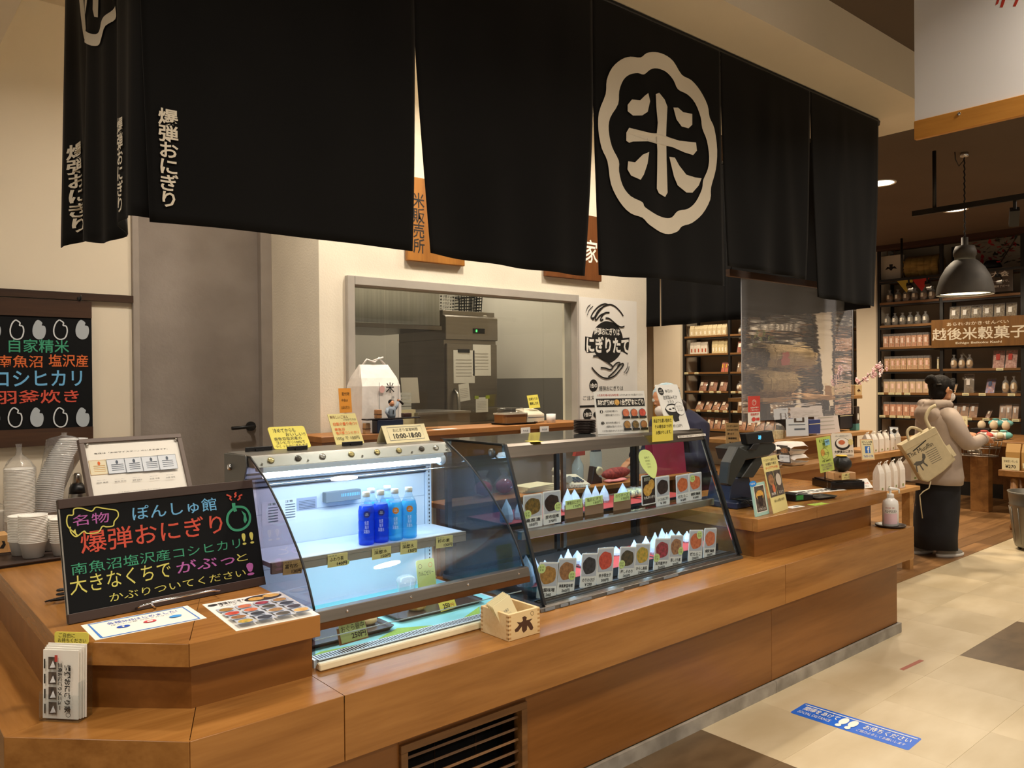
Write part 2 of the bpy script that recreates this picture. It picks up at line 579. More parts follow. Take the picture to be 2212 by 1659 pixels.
floor = struct(B(-3, -3, -.05, 13, 10, -.006).build('floor', mat('floor_screed', '#8A7A60', .8)))
P = .442
tile_me = MB().box(.0003, .0003, -.006, P - .0003, P - .0003, 0).mesh('tile', .0004)
dark_me = tile_me.copy()
tile_me.materials.append(M_TILE); dark_me.materials.append(M_TILED)
for i in range(-5, 16):
    for j in range(-6, 3):
        x = 2.783 + P * i; y = 1.667 + P * (j - 1)
        if y > 2.5 or (y + P > 2.55 and x > 4.5): continue
        if x < 2.4 and y < -.4: continue
        dk = ((i, j) in [(-1, 1), (-2, 1), (-1, 0), (-2, 0), (4, 0), (5, 0), (4, -1), (5, -1), (1, -3), (2, -3), (10, 0), (9, 0), (9, -1), (10, -1)])
        o = link('tile', dark_me if dk else tile_me, floor)
        o.location = (x, y, 0)
# the strip that closes the tiling against the shop planks
for i in range(4, 16):
    o = link('tile', MB().box(.0008, 0, -.006, P - .0008, 2.538 - 2.109 - .001, 0).mesh('tile', .0006) if i == 4 else strip_me, floor)
    if i == 4:
        strip_me = o.data; strip_me.materials.append(M_TILE)
    o.location = (2.783 + P * i, 2.109, 0)
M_OAK = wood('oak_plank', '#8E6840', '#6A4A2A', 'x', .42, .9, .28)
PW = .15
plank_me = MB().box(.001, .0008, -.006, .899, PW - .0008, 0).mesh('plank', .0006); plank_me.materials.append(M_OAK)
for r in range(11):
    for i in range(8):
        x = 4.6 + (r * .37 % .9) - .5 + i * .9; y = 2.54 + r * PW
        if x > 10.6: continue
        o = link('plank', plank_me, floor)
        o.location = (x, y, 0)
B(4.0, 4.19, -.006, 12, 10, -.0005).build('far_planking', M_OAK, floor)

# ceilings and the beam that carries the curtains
struct(B(-3, -3, CEIL, 13, 1.86, CEIL + .06).build('ceiling', M_DARKCEIL))
struct(B(5.03, 1.86, CEIL, 13, 10, CEIL + .06).build('ceiling_shop', M_DARKCEIL)).name = 'ceiling_2'
struct(B(.3, 2.9, 3.40, 5.03, 5.2, 3.46).build('ceiling_3', M_CREAM2))
M_BEAMF = mat('beam_paint', '#CFC5B4', .8)
bm_ = MB()
bm_.box(.573, 1.855, 3.0, 5.02, 2.9, 3.5)
bm_.box(-.6, 1.855, 3.0, .573, 5.2, 3.5)
struct(bm_.build('trim_1', M_CREAM2))
# walls
WY, WXL, WXR = 3.9, 1.977, 4.676            # kitchen block front
DY = 4.52                                    # door wall
wa = MB()
win = [PY(745, 595, WY), PY(1240, 640, WY)]
wx0, wx1, wz1 = win[0].x, win[1].x + .02, win[0].z
wz0 = 1.18
wa.box(WXL, WY, 0, wx0, WY + .14, 3.42)
wa.box(wx1, WY, 0, WXR, WY + .14, 3.42)
wa.box(wx0, WY, wz1, wx1, WY + .14, 3.42)
wa.box(wx0, WY, 0, wx1, WY + .14, wz0)
wa.box(WXL, WY + .14, 0, WXL + .14, DY + .14, 3.42)
struct(wa.build('wall_kitchen', M_CREAM))
dx0, dx1 = PY(300, 700, DY).x, PY(562, 700, DY).x
dl, dr = PY(285, 700, DY).x, PY(586, 700, DY).x
DTOP = PY(430, 470, DY).z + .35
wl = MB()
wl.box(-2.5, DY, 0, dl, DY + .12, 3.5)
wl.box(dl, DY, DTOP + .06, WXL, DY + .12, 3.5)
wl.box(dr, DY, 0, WXL, DY + .12, DTOP + .06)
struct(wl.build('wall_left', M_CREAM2))
door = struct(bpy.data.objects.new('door_1', None)); col.objects.link(door)
B(dx0, DY + .03, .02, dx1, DY + .07, DTOP).build('door_leaf', M_GREYPANEL, door)
fr = MB(); fr.box(dl, DY - .02, 0, dx0, DY + .1, DTOP + .06); fr.box(dx1, DY - .02, 0, dr, DY + .1, DTOP + .06); fr.box(dx0, DY - .02, DTOP, dx1, DY + .1, DTOP + .06)
fr.build('door_frame', M_GREYTRIM, door, .004)
h = PY(545, 921, DY)
hd = MB(); hd.cyl((h.x, DY + .03, h.z), (h.x, DY + .015, h.z), .028, 18); hd.cyl((h.x, DY + .03, h.z), (h.x, DY - .03, h.z), .011)
hd.tube([(h.x, DY - .03, h.z), (h.x - .02, DY - .035, h.z), (h.x - .135, DY - .035, h.z - .004)], .010)
hd.build('door_handle', M_BLACK, door)
# kitchen window frame and panes
w1 = struct(bpy.data.objects.new('window_1', None)); col.objects.link(w1)
M_WINF = mat('grey_window_frame', '#A8A197', .7, var=.05)
fm = MB(); fm.box(wx0, WY - .03, wz0, wx0 + .045, WY + .1, wz1); fm.box(wx0 + .0455, WY - .03, wz1 - .05, wx1 - .0205, WY + .1, wz1); fm.box(wx1 - .02, WY - .03, wz0, wx1, WY + .1, wz1)
fm.build('window_frame', M_WINF, w1, .003)
g0 = wx0 + .045
gx = [g0, PY(838, 700, WY).x, PY(1020, 700, WY).x, PY(1180, 700, WY).x, wx1 - .02]
M_WGLASS = clear('kitchen_window_glass', (.90, .91, .89, 1), 1.55)
for a, b in zip(gx, gx[1:]):
    B(a + .002, WY + .03, wz0, b - .002, WY + .036, wz1 - .05).build('pane', M_WGLASS, w1)
# kitchen interior walls
ki = MB()
KY = 6.6
ki.box(WXL, KY, 0, WXR, KY + .1, 3.3); ki.box(WXR - .1, WY + .141, 0, WXR, KY, 3.3); ki.box(WXL, DY + .15, 0, WXL + .1, KY, 3.3)
kint = struct(ki.build('wall_kitchen_back', mat('kitchen_white', '#CFC8BA', .7)))
struct(B(WXL + .14, WY + .14, 2.95, WXR - .1, KY, 3.0).build('ceiling_4', mat('kitchen_ceiling', '#B0A89A', .8)))
struct(B(WXR - .11, WY + .15, 0, WXR - .1, KY, 1.5).build('trim_2', mat('kitchen_grey_dado', '#6F6A62', .5)))
area_light('kitchen_lamp', (3.2, 4.5, 2.93), .9, 22, (1, .9, .75), size_y=.2)
area_light('kitchen_lamp', (4.1, 5.4, 2.93), .6, 16, (1, .9, .75), size_y=.2)
# shop walls
SX = 11.45
struct(B(SX, 1.0, 0, SX + .1, 10, 3.3).build('wall_right', mat('shop_wall', '#B5A893', .85)))
struct(B(4.9, 9.6, 0, 11.5, 9.7, 3.3).build('wall_back', mat('shop_back_wall', '#CFC4B0', .85)))
ra = PX(1470, 640, 10.95)
pil = struct(B(10.9, ra.y - .02, 0, 11.45, ra.y + .55, 3.25).build('trim_3', M_CREAM2))
pp = PX(1850, 700, 10.9); pq = PX(1892, 700, 10.9)
struct(B(10.9, pq.y, 0, 11.45, pp.y, 3.25).build('trim_4', M_CREAM2))
struct(B(10.88, ra.y, .0, 10.9, ra.y + .55, 1.32).build('trim_5', wood('oak_dado', '#A5742F', '#8A5D22', 'z', .5)))

# ================================================================== SERVICE COUNTER
LZ, UZ = .62, .81
ctr = thing('service_counter', 'long low orange-brown wooden counter with a chamfered corner and stepped ledge', 'counter', (2.7, 2.4, 0))
ctr.location = (0, 0, 0)
XL0, XC, YF, YC, XE = .309, .648, 1.983, 2.32, 4.752
LT = .022      # top board thickness
LD = .26
FB = .436      # bottom of the fascia
# ledge top boards, mitred at the chamfer
def board(poly, z0, z1, m, name='ledge_board', bevel=.0):
    return MB().prism(poly, z0, z1).build(name, m, ctr, bevel)
g = .0012
t8 = math.tan(RAD(22.5)) * LD
board([(XL0 + .001, YC), (XL0 + LD, YC + t8), (XL0 + LD, 4.4), (XL0 + .001, 4.4)], LZ - LT, LZ, M_TEAKY)
cb = board([(XL0 + .001, YC - g + .0006), (XC - g, YF + .001), (XC - g + t8, YF + LD), (XL0 + LD, YC + t8 - g)], LZ - LT, LZ, M_TEAKX)
for a, b in ((XC, 1.069), (1.069, 3.36), (3.36, XE)):
    board([(a + g, YF + .001), (b - g - (.001 if b == XE else 0), YF + .001), (b - g - (.001 if b == XE else 0), YF + LD), (a + g + (t8 if a == XC else 0), YF + LD)], LZ - LT, LZ, M_TEAKX)
board([(XE - LD, YF + LD + g), (XE - .001, YF + LD + g), (XE - .001, 2.95), (XE - LD, 2.95)], LZ - LT, LZ, M_TEAKY)
# fascia boards
FT = .02
B(XL0, YC, FB, XL0 + FT, 4.4, LZ - .0004).build('fascia_board', M_TEAKY, ctr, .001)
cbo = MB().prism([(XL0, YC - g), (XC - g, YF), (XC + .012, YF + FT), (XL0 + FT, YC + .01)], FB, LZ - .0004).build('fascia_board', M_TEAKX, ctr, .001)
for a, b in ((XC, 1.069), (1.069, 3.36), (3.36, XE)):
    B(a + g, YF, FB, b - g, YF + FT, LZ - .0004).build('fascia_board', M_TEAKX, ctr, .001)
B(XE - FT, YF + FT + g, FB, XE, 2.95, LZ - .0004).build('fascia_board', M_TEAKY, ctr, .001)
un = MB().prism([(XL0 + FT, 4.39), (XL0 + FT, YC + .02), (XC + .014, YF + FT), (XE - FT, YF + FT), (XE - FT, 2.94), (XL0 + FT + .9, 2.94), (XL0 + FT + .9, 4.39)], FB, FB + .012).build('ledge_underside', M_BODYX, ctr)
# body panels under the ledge
BY = 2.06; BX0 = XL0 + .09
XVENT = (PY(862, 1608, BY).x, PY(1134, 1512, BY).x)
VZ1 = PY(1134, 1512, BY).z
B(BX0, YC + .06, .055, BX0 + .02, 4.39, FB).build('body_panel', M_BODYX, ctr)
MB().prism([(BX0, YC + .05), (XC + .04, BY), (XC + .05, BY + .02), (BX0 + .02, YC + .06)], .055, FB).build('body_panel', M_BODYX, ctr)
B(XC + .04, BY, .055, XVENT[0], BY + .02, FB).build('body_panel', M_BODYX, ctr, .001)
B(XVENT[0], BY, VZ1, XVENT[1], BY + .02, FB).build('body_panel', M_BODYX, ctr)
B(XVENT[0], BY, .055, XVENT[1], BY + .02, .10).build('body_panel', M_BODYX, ctr)
B(XVENT[1] + .001, BY, .055, 3.3625, BY + .02, FB).build('body_panel', M_BODYX, ctr, .001)
B(3.3645, BY, .055, 4.70, BY + .02, FB).build('body_panel', M_BODYX, ctr, .001)
B(4.68, BY + .021, .055, 4.70, 2.94, FB).build('body_panel', M_BODYX, ctr)
for a, b in ((XC + .02, 1.5), (1.5, 3.367), (3.369, 4.714)):
    B(a, 2.04, 0, b - .001, 2.055, .055).build('toe_kick', M_CONC, ctr)
B(4.70, 2.056, 0, 4.714, 2.9, .055).build('toe_kick', M_CONC, ctr)
MB().prism([(BX0 - .01, YC + .04), (XC + .02, 2.04), (XC + .03, 2.06), (BX0 + .01, YC + .06)], 0, .055).build('toe_kick', M_CONC, ctr)
B(BX0 - .01, YC + .06, 0, BX0 + .01, 4.3, .055).build('toe_kick', M_CONC, ctr)
# ventilation grille
vg = B(XVENT[0] + .02, BY + .10, .10, XVENT[1] - .02, BY + .11, VZ1).build('vent_grille', M_BLACK, ctr)
fm = MB(); a, b = XVENT
M_VENTW = wood('vent_wood', '#7A5630', '#5A3C20', 'x', .5)
fm.box(a, BY - .012, VZ1 - .025, b, BY + .03, VZ1); fm.box(a, BY - .012, .1, a + .025, BY + .03, VZ1 - .025); fm.box(b - .025, BY - .012, .1, b, BY + .03, VZ1 - .025); fm.box(a, BY - .012, .08, b, BY + .03, .1)
fm.build('vent_frame', M_VENTW, vg, .001)
for k in range(7):
    z = .125 + k * .039
    mb = MB(); mb.bar((a + .025, BY + .03, z), (b - .025, BY + .03, z), .05, .008, (0, .55, 1)); mb.build('slat', M_VENTW, vg)
for q in (.33, .66):
    x = a + (b - a) * q
    B(x - .002, BY + .055, .1, x + .002, BY + .06, VZ1 - .025).build('grille_rod', M_CHROME, vg)
# raised left block
LIPY, LX0 = 2.135, .446
YA = 2.39
XA = .699
def raised(lip, body, lipm, depth_name):
    pass
lip = [(XA, LIPY), (1.075, LIPY), (1.075, 2.62), (XA + .12, 2.62), (XA + .12, 4.3), (LX0, 4.3), (LX0, YA)]
MB().prism([(LX0, YA + .05), (XA + .02, LIPY + .045), (1.07, LIPY + .045), (1.07, 2.6), (XA + .1, 2.6), (XA + .1, 4.29), (LX0 + .02, 4.29)], LZ, UZ - .06).build('upper_body', M_BODYX, ctr)
board([(XA + g, LIPY + .001), (1.074, LIPY + .001), (1.074, 2.62), (XA + .2, 2.62)], UZ - .02, UZ, M_TEAKX, 'upper_board')
board([(LX0 + .001, YA - g + .0006), (XA - g, LIPY + .001), (XA + .199, 2.62), (XA + .12, 2.70)], UZ - .02, UZ, M_TEAKX, 'upper_board')
board([(LX0 + .001, YA + g), (XA + .12, 2.70), (XA + .12, 4.3), (LX0 + .001, 4.3)], UZ - .02, UZ, M_TEAKY, 'upper_board')
LB = .748
B(XA + g, LIPY, LB, 1.075, LIPY + .03, UZ - .0004).build('lip_board', M_TEAKX, ctr, .001)
MB().prism([(LX0, YA - g), (XA - g, LIPY), (XA + .012, LIPY + .03), (LX0 + .03, YA + .012)], LB, UZ - .0004).build('lip_board', M_TEAKX, ctr, .001)
B(LX0, YA + .012, LB, LX0 + .03, 4.3, UZ - .0004).build('lip_board', M_TEAKY, ctr, .001)
B(1.055, LIPY + .031, LB, 1.075, 2.62, UZ - .0004).build('lip_board', M_TEAKY, ctr, .001)
# raised right block (till end)
RX0, RX1 = 3.372, 4.745
board([(RX0 + .001, LIPY + .001), (RX1 - .001, LIPY + .001), (RX1 - .001, 2.9), (RX0 + .001, 2.9)], UZ - .02, UZ, M_TEAKX, 'upper_board')
B(RX0, LIPY, LB, 3.93, LIPY + .03, UZ - .0004).build('lip_board', M_TEAKX, ctr, .001)
B(3.932, LIPY, LB, RX1, LIPY + .03, UZ - .0004).build('lip_board', M_TEAKX, ctr, .001)
B(RX0, LIPY + .031, LB, RX0 + .02, 2.9, UZ - .0004).build('lip_board', M_TEAKY, ctr, .001)
B(RX1 - .02, LIPY + .031, LB, RX1, 2.9, UZ - .0004).build('lip_board', M_TEAKY, ctr, .001)
B(RX0 + .021, LIPY + .033, LZ, 4.61, 2.88, LB + .04).build('upper_body', M_BODYX, ctr, .001)
# carcass behind the ledge under the glass cases
B(1.08, 2.245, .06, 3.37, 2.9, LZ - .001).build('carcass', M_BODYX, ctr)

# ================================================================== CURTAINS
M_CLOTH = mat('black_cotton', '#090807', .8, var=.25, nscale=3, spec=.15)
M_CLOTH.node_tree.nodes['Principled BSDF'].inputs['Sheen Weight'].default_value = .06
M_CLOTH.node_tree.nodes['Principled BSDF'].inputs['Sheen Roughness'].default_value = .4
M_CREST = mat('off_white_dye', '#DCD2BE', .9)
NY = 2.13
NTOP = 2.996
nor = thing('front_curtain', 'long black split curtain hanging over the counter with white flower crest', 'curtain')
nor.location = (0, 0, 0)
# fold field of the front cloth: displacement towards the viewer by position
FOLDS = [(1.35, .16, .030), (1.75, .12, .012), (.78, .10, .022), (2.02, .09, .014), (2.62, .11, .02), (3.4, .10, .022), (3.68, .09, .016), (4.12, .08, .020), (4.30, .07, .014), (4.5, .06, .012), (2.95, .1, .010), (1.05, .1, .012)]
def fold(x, z):
    k = max(0, min(1, (NTOP - z) / (NTOP - 1.9)))
    d = 0
    for i, (c, w, a) in enumerate(FOLDS):
        cc = c + (.10 if i % 2 else -.08) * (1 - k)
        d += a * k * math.exp(-((x - cc) / (w * (.45 + .55 * k))) ** 2)
    d += .006 * k * math.sin(x * 23 + 3 * z)
    return d
def npt(x, z, e=0.):
    return (x, NY - fold(x, z) - e, z)
def npanel(xt0, xt1, xb0, xb1, zb0, zb1, sag=.0, zt=NTOP, curl=.0, slit=None):
    def fn(u, v):
        zb = zb0 + (zb1 - zb0) * u - sag * math.sin(math.pi * u)
        z = zt + (zb - zt) * v
        s = v if slit is None else max(0, (v - slit) / (1 - slit))
        s = s ** 1.15
        a = xt0 + (xb0 - xt0) * s; b = xt1 + (xb1 - xt1) * s
        x = a + (b - a) * u
        p = npt(x, z)
        return (p[0], p[1] - curl * v * (math.exp(-u * 9) + math.exp(-(1 - u) * 9)), p[2])
    return MB().sheet(fn, 46, 40)
def xa(px, py): return PY(px, py, NY).x
def za(px, py): return PY(px, py, NY).z
cuts = [xa(301, 30), xa(895, 76), xa(1281, 185), xa(1558, 300), xa(1752, 400), xa(1897, 258) + .005]
def sl(px, py): return (NTOP - za(px, py)) / (NTOP - 1.9)
panels = [
    npanel(cuts[0], cuts[1], xa(322, 480), xa(881, 545), za(322, 480), za(881, 545), -.006, slit=sl(895, 76)),
    npanel(cuts[1], cuts[2], xa(922, 548), xa(1264, 596), za(922, 548), za(1264, 596), .006, slit=sl(895, 76)),
    npanel(cuts[2], cuts[3], xa(1292, 594), xa(1562, 618), za(1292, 594), za(1562, 618), -.004, slit=sl(1281, 185)),
    npanel(cuts[3] - .006, cuts[4], xa(1572, 574), xa(1742, 608), za(1572, 574) , za(1742, 604), 0),
    npanel(cuts[4] - .004, cuts[5], xa(1765, 640), xa(1890, 662), za(1765, 642), za(1890, 662), .004)]
PN = [p.build('curtain_panel', M_CLOTH, nor) for p in panels]
for p in PN:
    md = p.modifiers.new('thick', 'SOLIDIFY'); md.thickness = .003; md.offset = 1
MB().cyl((cuts[0] - .02, NY + .012, NTOP - .012), (cuts[5] + .02, NY + .012, NTOP - .012), .013, 12).build('curtain_rod', M_BLACKM, nor)
# crest: flower ring and the rice character, traced on the cloth plane
def J(pts): return [(xa(800 + .3859 * a, .3859 * b), za(800 + .3859 * a, .3859 * b)) for a, b in pts]
outer = [(1505, 325), (1540, 300), (1590, 294), (1640, 308), (1690, 345), (1738, 420), (1790, 450), (1840, 510), (1880, 590), (1892, 660), (1918, 720), (1934, 840), (1925, 950), (1898, 1050), (1893, 1120), (1850, 1200), (1790, 1250), (1735, 1268), (1710, 1297), (1660, 1312), (1600, 1300), (1540, 1262), (1506, 1222), (1450, 1195), (1395, 1130), (1345, 1030), (1325, 905), (1290, 830), (1271, 730), (1275, 630), (1314, 528), (1320, 450), (1350, 380), (1400, 335), (1450, 320)]
inner = [(1523, 420), (1560, 392), (1600, 385), (1650, 405), (1690, 450), (1716, 502), (1770, 530), (1812, 580), (1842, 660), (1850, 720), (1876, 790), (1888, 880), (1880, 950), (1855, 1010), (1848, 1060), (1815, 1130), (1770, 1170), (1712, 1183), (1680, 1218), (1640, 1222), (1580, 1205), (1520, 1165), (1506, 1135), (1450, 1100), (1410, 1040), (1390, 960), (1388, 900), (1350, 820), (1332, 730), (1340, 660), (1382, 585), (1388, 510), (1410, 450), (1445, 420), (1490, 412)]
mb = MB()
o_, i_ = smooth_line(J(outer), 3, True), smooth_line(J(inner), 3, True)
n = len(o_)
vs = []
for a, b in zip(o_, i_):
    for t in (0, .5, 1):
        x = a[0] + (b[0] - a[0]) * t; z = a[1] + (b[1] - a[1]) * t
        vs.append(npt(x, z, .005))
fs = []
for i in range(n):
    j = (i + 1) % n
    for t in (0, 1):
        fs.append((3 * i + t, 3 * i + t + 1, 3 * j + t + 1, 3 * j + t))
mb.add(vs, fs)
mb.build('flower_ring', M_CREST, PN[2])
kome = [[(1545, 525), (1555, 570), (1540, 630), (1510, 650), (1460, 650), (1432, 625), (1432, 590), (1455, 560), (1500, 565), (1525, 540)],
        [(1590, 530), (1610, 522), (1640, 560), (1655, 600), (1650, 700), (1648, 760), (1650, 900), (1655, 1080), (1640, 1105), (1600, 1085), (1587, 1060), (1592, 950), (1595, 850), (1592, 760), (1600, 690), (1592, 600)],
        [(1688, 605), (1715, 605), (1745, 630), (1795, 640), (1795, 700), (1775, 720), (1735, 710), (1705, 670)],
        [(1425, 745), (1440, 718), (1500, 735), (1560, 750), (1620, 750), (1660, 770), (1720, 790), (1815, 800), (1820, 845), (1800, 870), (1750, 855), (1680, 825), (1620, 815), (1540, 795), (1460, 795), (1440, 802), (1425, 790)],
        [(1545, 855), (1535, 920), (1515, 980), (1498, 1010), (1450, 985), (1432, 950), (1435, 905), (1470, 912), (1510, 870)],
        [(1665, 880), (1695, 885), (1720, 930), (1760, 980), (1810, 995), (1845, 1000), (1830, 1040), (1795, 1080), (1760, 1080), (1710, 1040), (1690, 990)]]
mb = MB()
for s in kome:
    ps = J(s)[::-1]
    mb.add([npt(x, z, .006) for x, z in ps], [tuple(range(len(ps)))])
mb.build('rice_character', M_CREST, PN[2])
def cloth_text(s, px0, py0, px1, py1, fz, bold=.02):
    vs, fs = text_fit('\n'.join(s), 0, 0, 1, 1, 0, bold, line=.92)
    return [fz(v[0], v[1]) for v in vs], fs
X0, X1, Z0, Z1 = xa(340, 345), xa(384, 345), za(362, 450), za(362, 238)
vs, fs = cloth_text('爆弾おにぎり', 0, 0, 0, 0, lambda u, v: npt(X0 + (X1 - X0) * u - .05 * (1 - v) * (X1 - X0), Z0 + (Z1 - Z0) * v, .006))
MB().add(vs, fs).build('lettering', M_CREST, PN[0])
# left return of the curtain
sx0 = .601
snor = thing('side_curtain', 'short black split curtain at the left end with part of a white crest', 'curtain')
def sfold(y, z):
    k = max(0, min(1, (NTOP - z) / 1.1))
    return k * (.022 * math.sin(y * 17 + 1.) + .012 * math.sin(y * 41))
ye = PX(152, 537, sx0).y
def spt(y, z, e=0.): return (sx0 - sfold(y, z) - e, y, z)
zc, ze_ = PX(300, 470, sx0).z - .015, PX(152, 537, sx0).z
def sfn(u, v):
    y = ye + (NY + .004 - ye) * u
    zb = ze_ + (zc - ze_) * u + .02 * math.sin(u * 9)
    return spt(y, NTOP + (zb - NTOP) * v)
sp = MB().sheet(sfn, 40, 30).build('curtain_panel', M_CLOTH, snor)
md = sp.modifiers.new('thick', 'SOLIDIFY'); md.thickness = .003; md.offset = 1
MB().cyl((sx0, ye + .03, NTOP - .012), (sx0, NY + .04, NTOP - .012), .013, 12).build('curtain_rod', M_BLACKM, snor)
def I2(pts): return [(PX(.3375 * a, .3375 * b, sx0 - .01).y, PX(.3375 * a, .3375 * b, sx0 - .01).z) for a, b in pts]
o_ = smooth_line(I2([(482, -120), (490, 0), (500, 130), (512, 240), (535, 275), (558, 274), (590, 293), (622, 280), (640, 230), (655, 160), (690, 110), (715, 60), (730, 0), (735, -120)]), 3)
i_ = smooth_line(I2([(506, -120), (512, 0), (518, 80), (526, 160), (540, 195), (562, 200), (585, 217), (610, 212), (628, 180), (636, 140), (650, 100), (680, 50), (700, 0), (708, -120)]), 3)
vs = []
for a, b in zip(o_, i_):
    vs += [spt(a[0], a[1], .005), spt(b[0], b[1], .005)]
MB().add(vs, [(2 * i, 2 * i + 1, 2 * i + 3, 2 * i + 2) for i in range(len(o_) - 1)]).build('flower_ring', M_CREST, sp)
mb = MB()
for s in ([(548, -120), (572, -120), (570, 20), (562, 100), (535, 108), (530, 95), (548, 60)], [(592, -120), (622, -120), (618, 20), (615, 108), (598, 106), (592, 60)]):
    ps = I2(s)
    mb.add([spt(y, z, .006) for y, z in ps], [tuple(range(len(ps)))])
mb.build('rice_character', M_CREST, sp)
for (a0, b0, a1, b1) in ((156, 316, 172, 506), (270, 258, 278, 463)):
    y0, y1 = PX(a0, 400, sx0).y, PX(a1, 400, sx0).y
    z1, z0 = PX(a0, b0, sx0).z, PX(a0, b1, sx0).z
    vs, fs = cloth_text('爆弾おにぎり', 0, 0, 0, 0, lambda u, v: spt(y0 + (y1 - y0) * u, z0 + (z1 - z0) * v, .006))
    MB().add(vs, fs).build('lettering', M_CREST, sp)
# right return
rx = 4.70
rnor = thing('side_curtain', 'plain black curtain along the right side of the stall, behind the front one', 'curtain')
def rpanel(y0, y1, zb0, zb1):
    def fn(u, v):
        y = y0 + (y1 - y0) * u; z = NTOP + (zb0 + (zb1 - zb0) * u - NTOP) * v
        return (rx + v * (.02 * math.sin(y * 11) + .012 * math.sin(y * 27)), y, z)
    return MB().sheet(fn, 30, 16)
ys = PX(1427, 660, rx).y
for a, b in ((2.2, 3.2), (3.2, ys - .006), (ys + .006, 3.98)):
    zA = 1.9 - .012 * (a - 2.2); zB = 1.9 - .012 * (b - 2.2)
    o = rpanel(a, b, zA, zB).build('curtain_panel', M_CLOTH, rnor)
    md = o.modifiers.new('thick', 'SOLIDIFY'); md.thickness = .003
MB().cyl((rx, 2.15, NTOP - .012), (rx, 3.99, NTOP - .012), .013, 12).build('curtain_rod', M_BLACKM, rnor)

# ================================================================== REFRIGERATED CASE (curved glass)
COOL = (.50, .76, 1.0)
M_CASEWHITE = mat('case_white_enamel', '#D2DDE8', .4)
M_CASEGREY = mat('case_grey_metal', '#6E706E', .45, .6)
M_TUBE = mat('fluorescent_tube', (.85, .94, 1, 1), .4, emit=14)
M_RUBBER = mat('black_rubber', '#0E0F10', .5)
M_YCARD = mat('yellow_card', '#E3D65A', .7)
M_YPALE = mat('pale_yellow_card', '#DDD08A', .7)
M_GREENCARD = mat('light_green_card', '#CBE08C', .7)
M_CREAMCARD = mat('cream_card', '#E6DBB0', .7)
M_RED = mat('red_ink', '#B8321E', .7)
M_ORANGE = mat('orange_ink', '#E0651C', .7)
M_BLUEINK = mat('blue_ink', '#1E50B8', .7)
C1L, C1R, C1B = 1.10, 1.95, 2.93
prof = [(2.705, 1.232), (2.62, 1.189), (2.565, 1.158), (2.509, 1.118), (2.429, 1.056), (2.369, .998), (2.314, .942), (2.262, .867), (2.226, .798)]
prof = smooth_line(prof, 4)
c1 = thing('display_case', 'curved glass refrigerated case with lit white interior and blue bottles', 'display case')
B(C1L, 2.23, .6205, C1R, C1B, .645).build('case_floor', M_CASEWHITE, c1)
B(C1L, 2.815, .645, C1R - .02, 2.83, 1.19).build('back_panel', M_CASEWHITE, c1)
mb = MB()
for z in (.80, 1.005):
    mb.box(C1L, 2.8142, z, C1R - .03, 2.815, z + .002)
mb.box(1.905, 2.8135, .65, 1.907, 2.815, 1.15)
mb.build('panel_seam', mat('panel_seam_grey', '#8FA0B4', .5), c1)
mb = MB(); mb.box(1.908, 2.80, .65, 1.932, 2.815, 1.15); mb.build('slotted_post', M_CASEWHITE, c1)
mb = MB()
for k in range(30):
    mb.box(1.918, 2.799, .67 + k * .016, 1.922, 2.80, .678 + k * .016)
mb.build('post_slots', M_BLACK, c1)
B(C1L, 2.831, .645, C1R, C1B, 1.20).build('case_back', M_CASEGREY, c1)
# top housing with the sloping front strip
mb = MB().prism([(C1B, 1.20), (C1B, 1.236), (2.715, 1.236), (2.668, 1.196), (2.70, 1.193)], C1L + .004, C1R - .004, frame((0, 0, 0), (0, 1, 0), (0, 0, 1)))
tp = mb.build('top_housing', mat('satin_steel', '#85837E', .42, .9), c1, .002)
# louvre strips below the housing
mb = MB()
B(C1L + .01, 2.806, 1.105, C1R - .028, 2.815, 1.192).build('louvre_backing', mat('louvre_gap', '#2A3440', .5), c1)
for (y, z, h_) in ((2.775, 1.166, .022), (2.785, 1.147, .010), (2.792, 1.132, .008), (2.797, 1.112, .012)):
    B(C1L + .01, y, z, C1R - .028, 2.8055, z + h_).build('air_louvre', mat('louvre_steel', '#77879A', .4, .3), c1)
# lamp
lh = B(C1L + .03, 2.66, 1.178, C1R - .05, 2.73, 1.196).build('lamp_holder', M_CASEWHITE, c1)
MB().cyl((C1L + .035, 2.672, 1.170), (C1R - .06, 2.672, 1.170), .013, 14).build('fluorescent_tube', M_TUBE, lh)
mb = MB(); mb.ball((C1R - .055, 2.672, 1.172), .019); mb.ball((C1R - .045, 2.69, 1.165), .022)
mb.build('lamp_socket', M_CASEWHITE, lh)
area_light('case_tube_lamp', (1.52, 2.672, 1.154), .76, 1.7, COOL, (1.52, 2.50, .6), .03)
# left cheek
mb = MB().prism([(2.93, 1.232), (2.731, 1.236), (2.722, 1.20), (2.745, 1.15), (2.757, 1.06), (2.93, 1.06)], C1L - .006, C1L - .0005, frame((0, 0, 0), (0, 1, 0), (0, 0, 1)))
ck = mb.build('end_cheek', M_CASEGREY, c1, .001)
MB().lathe([(.012, 0), (.012, .006), (.009, .010), (0, .010)], 16).build('knob', M_CHROME, ck).matrix_basis = frame((C1L - .006, 2.865, 1.186), (0, -1, 0), (0, 0, 1))
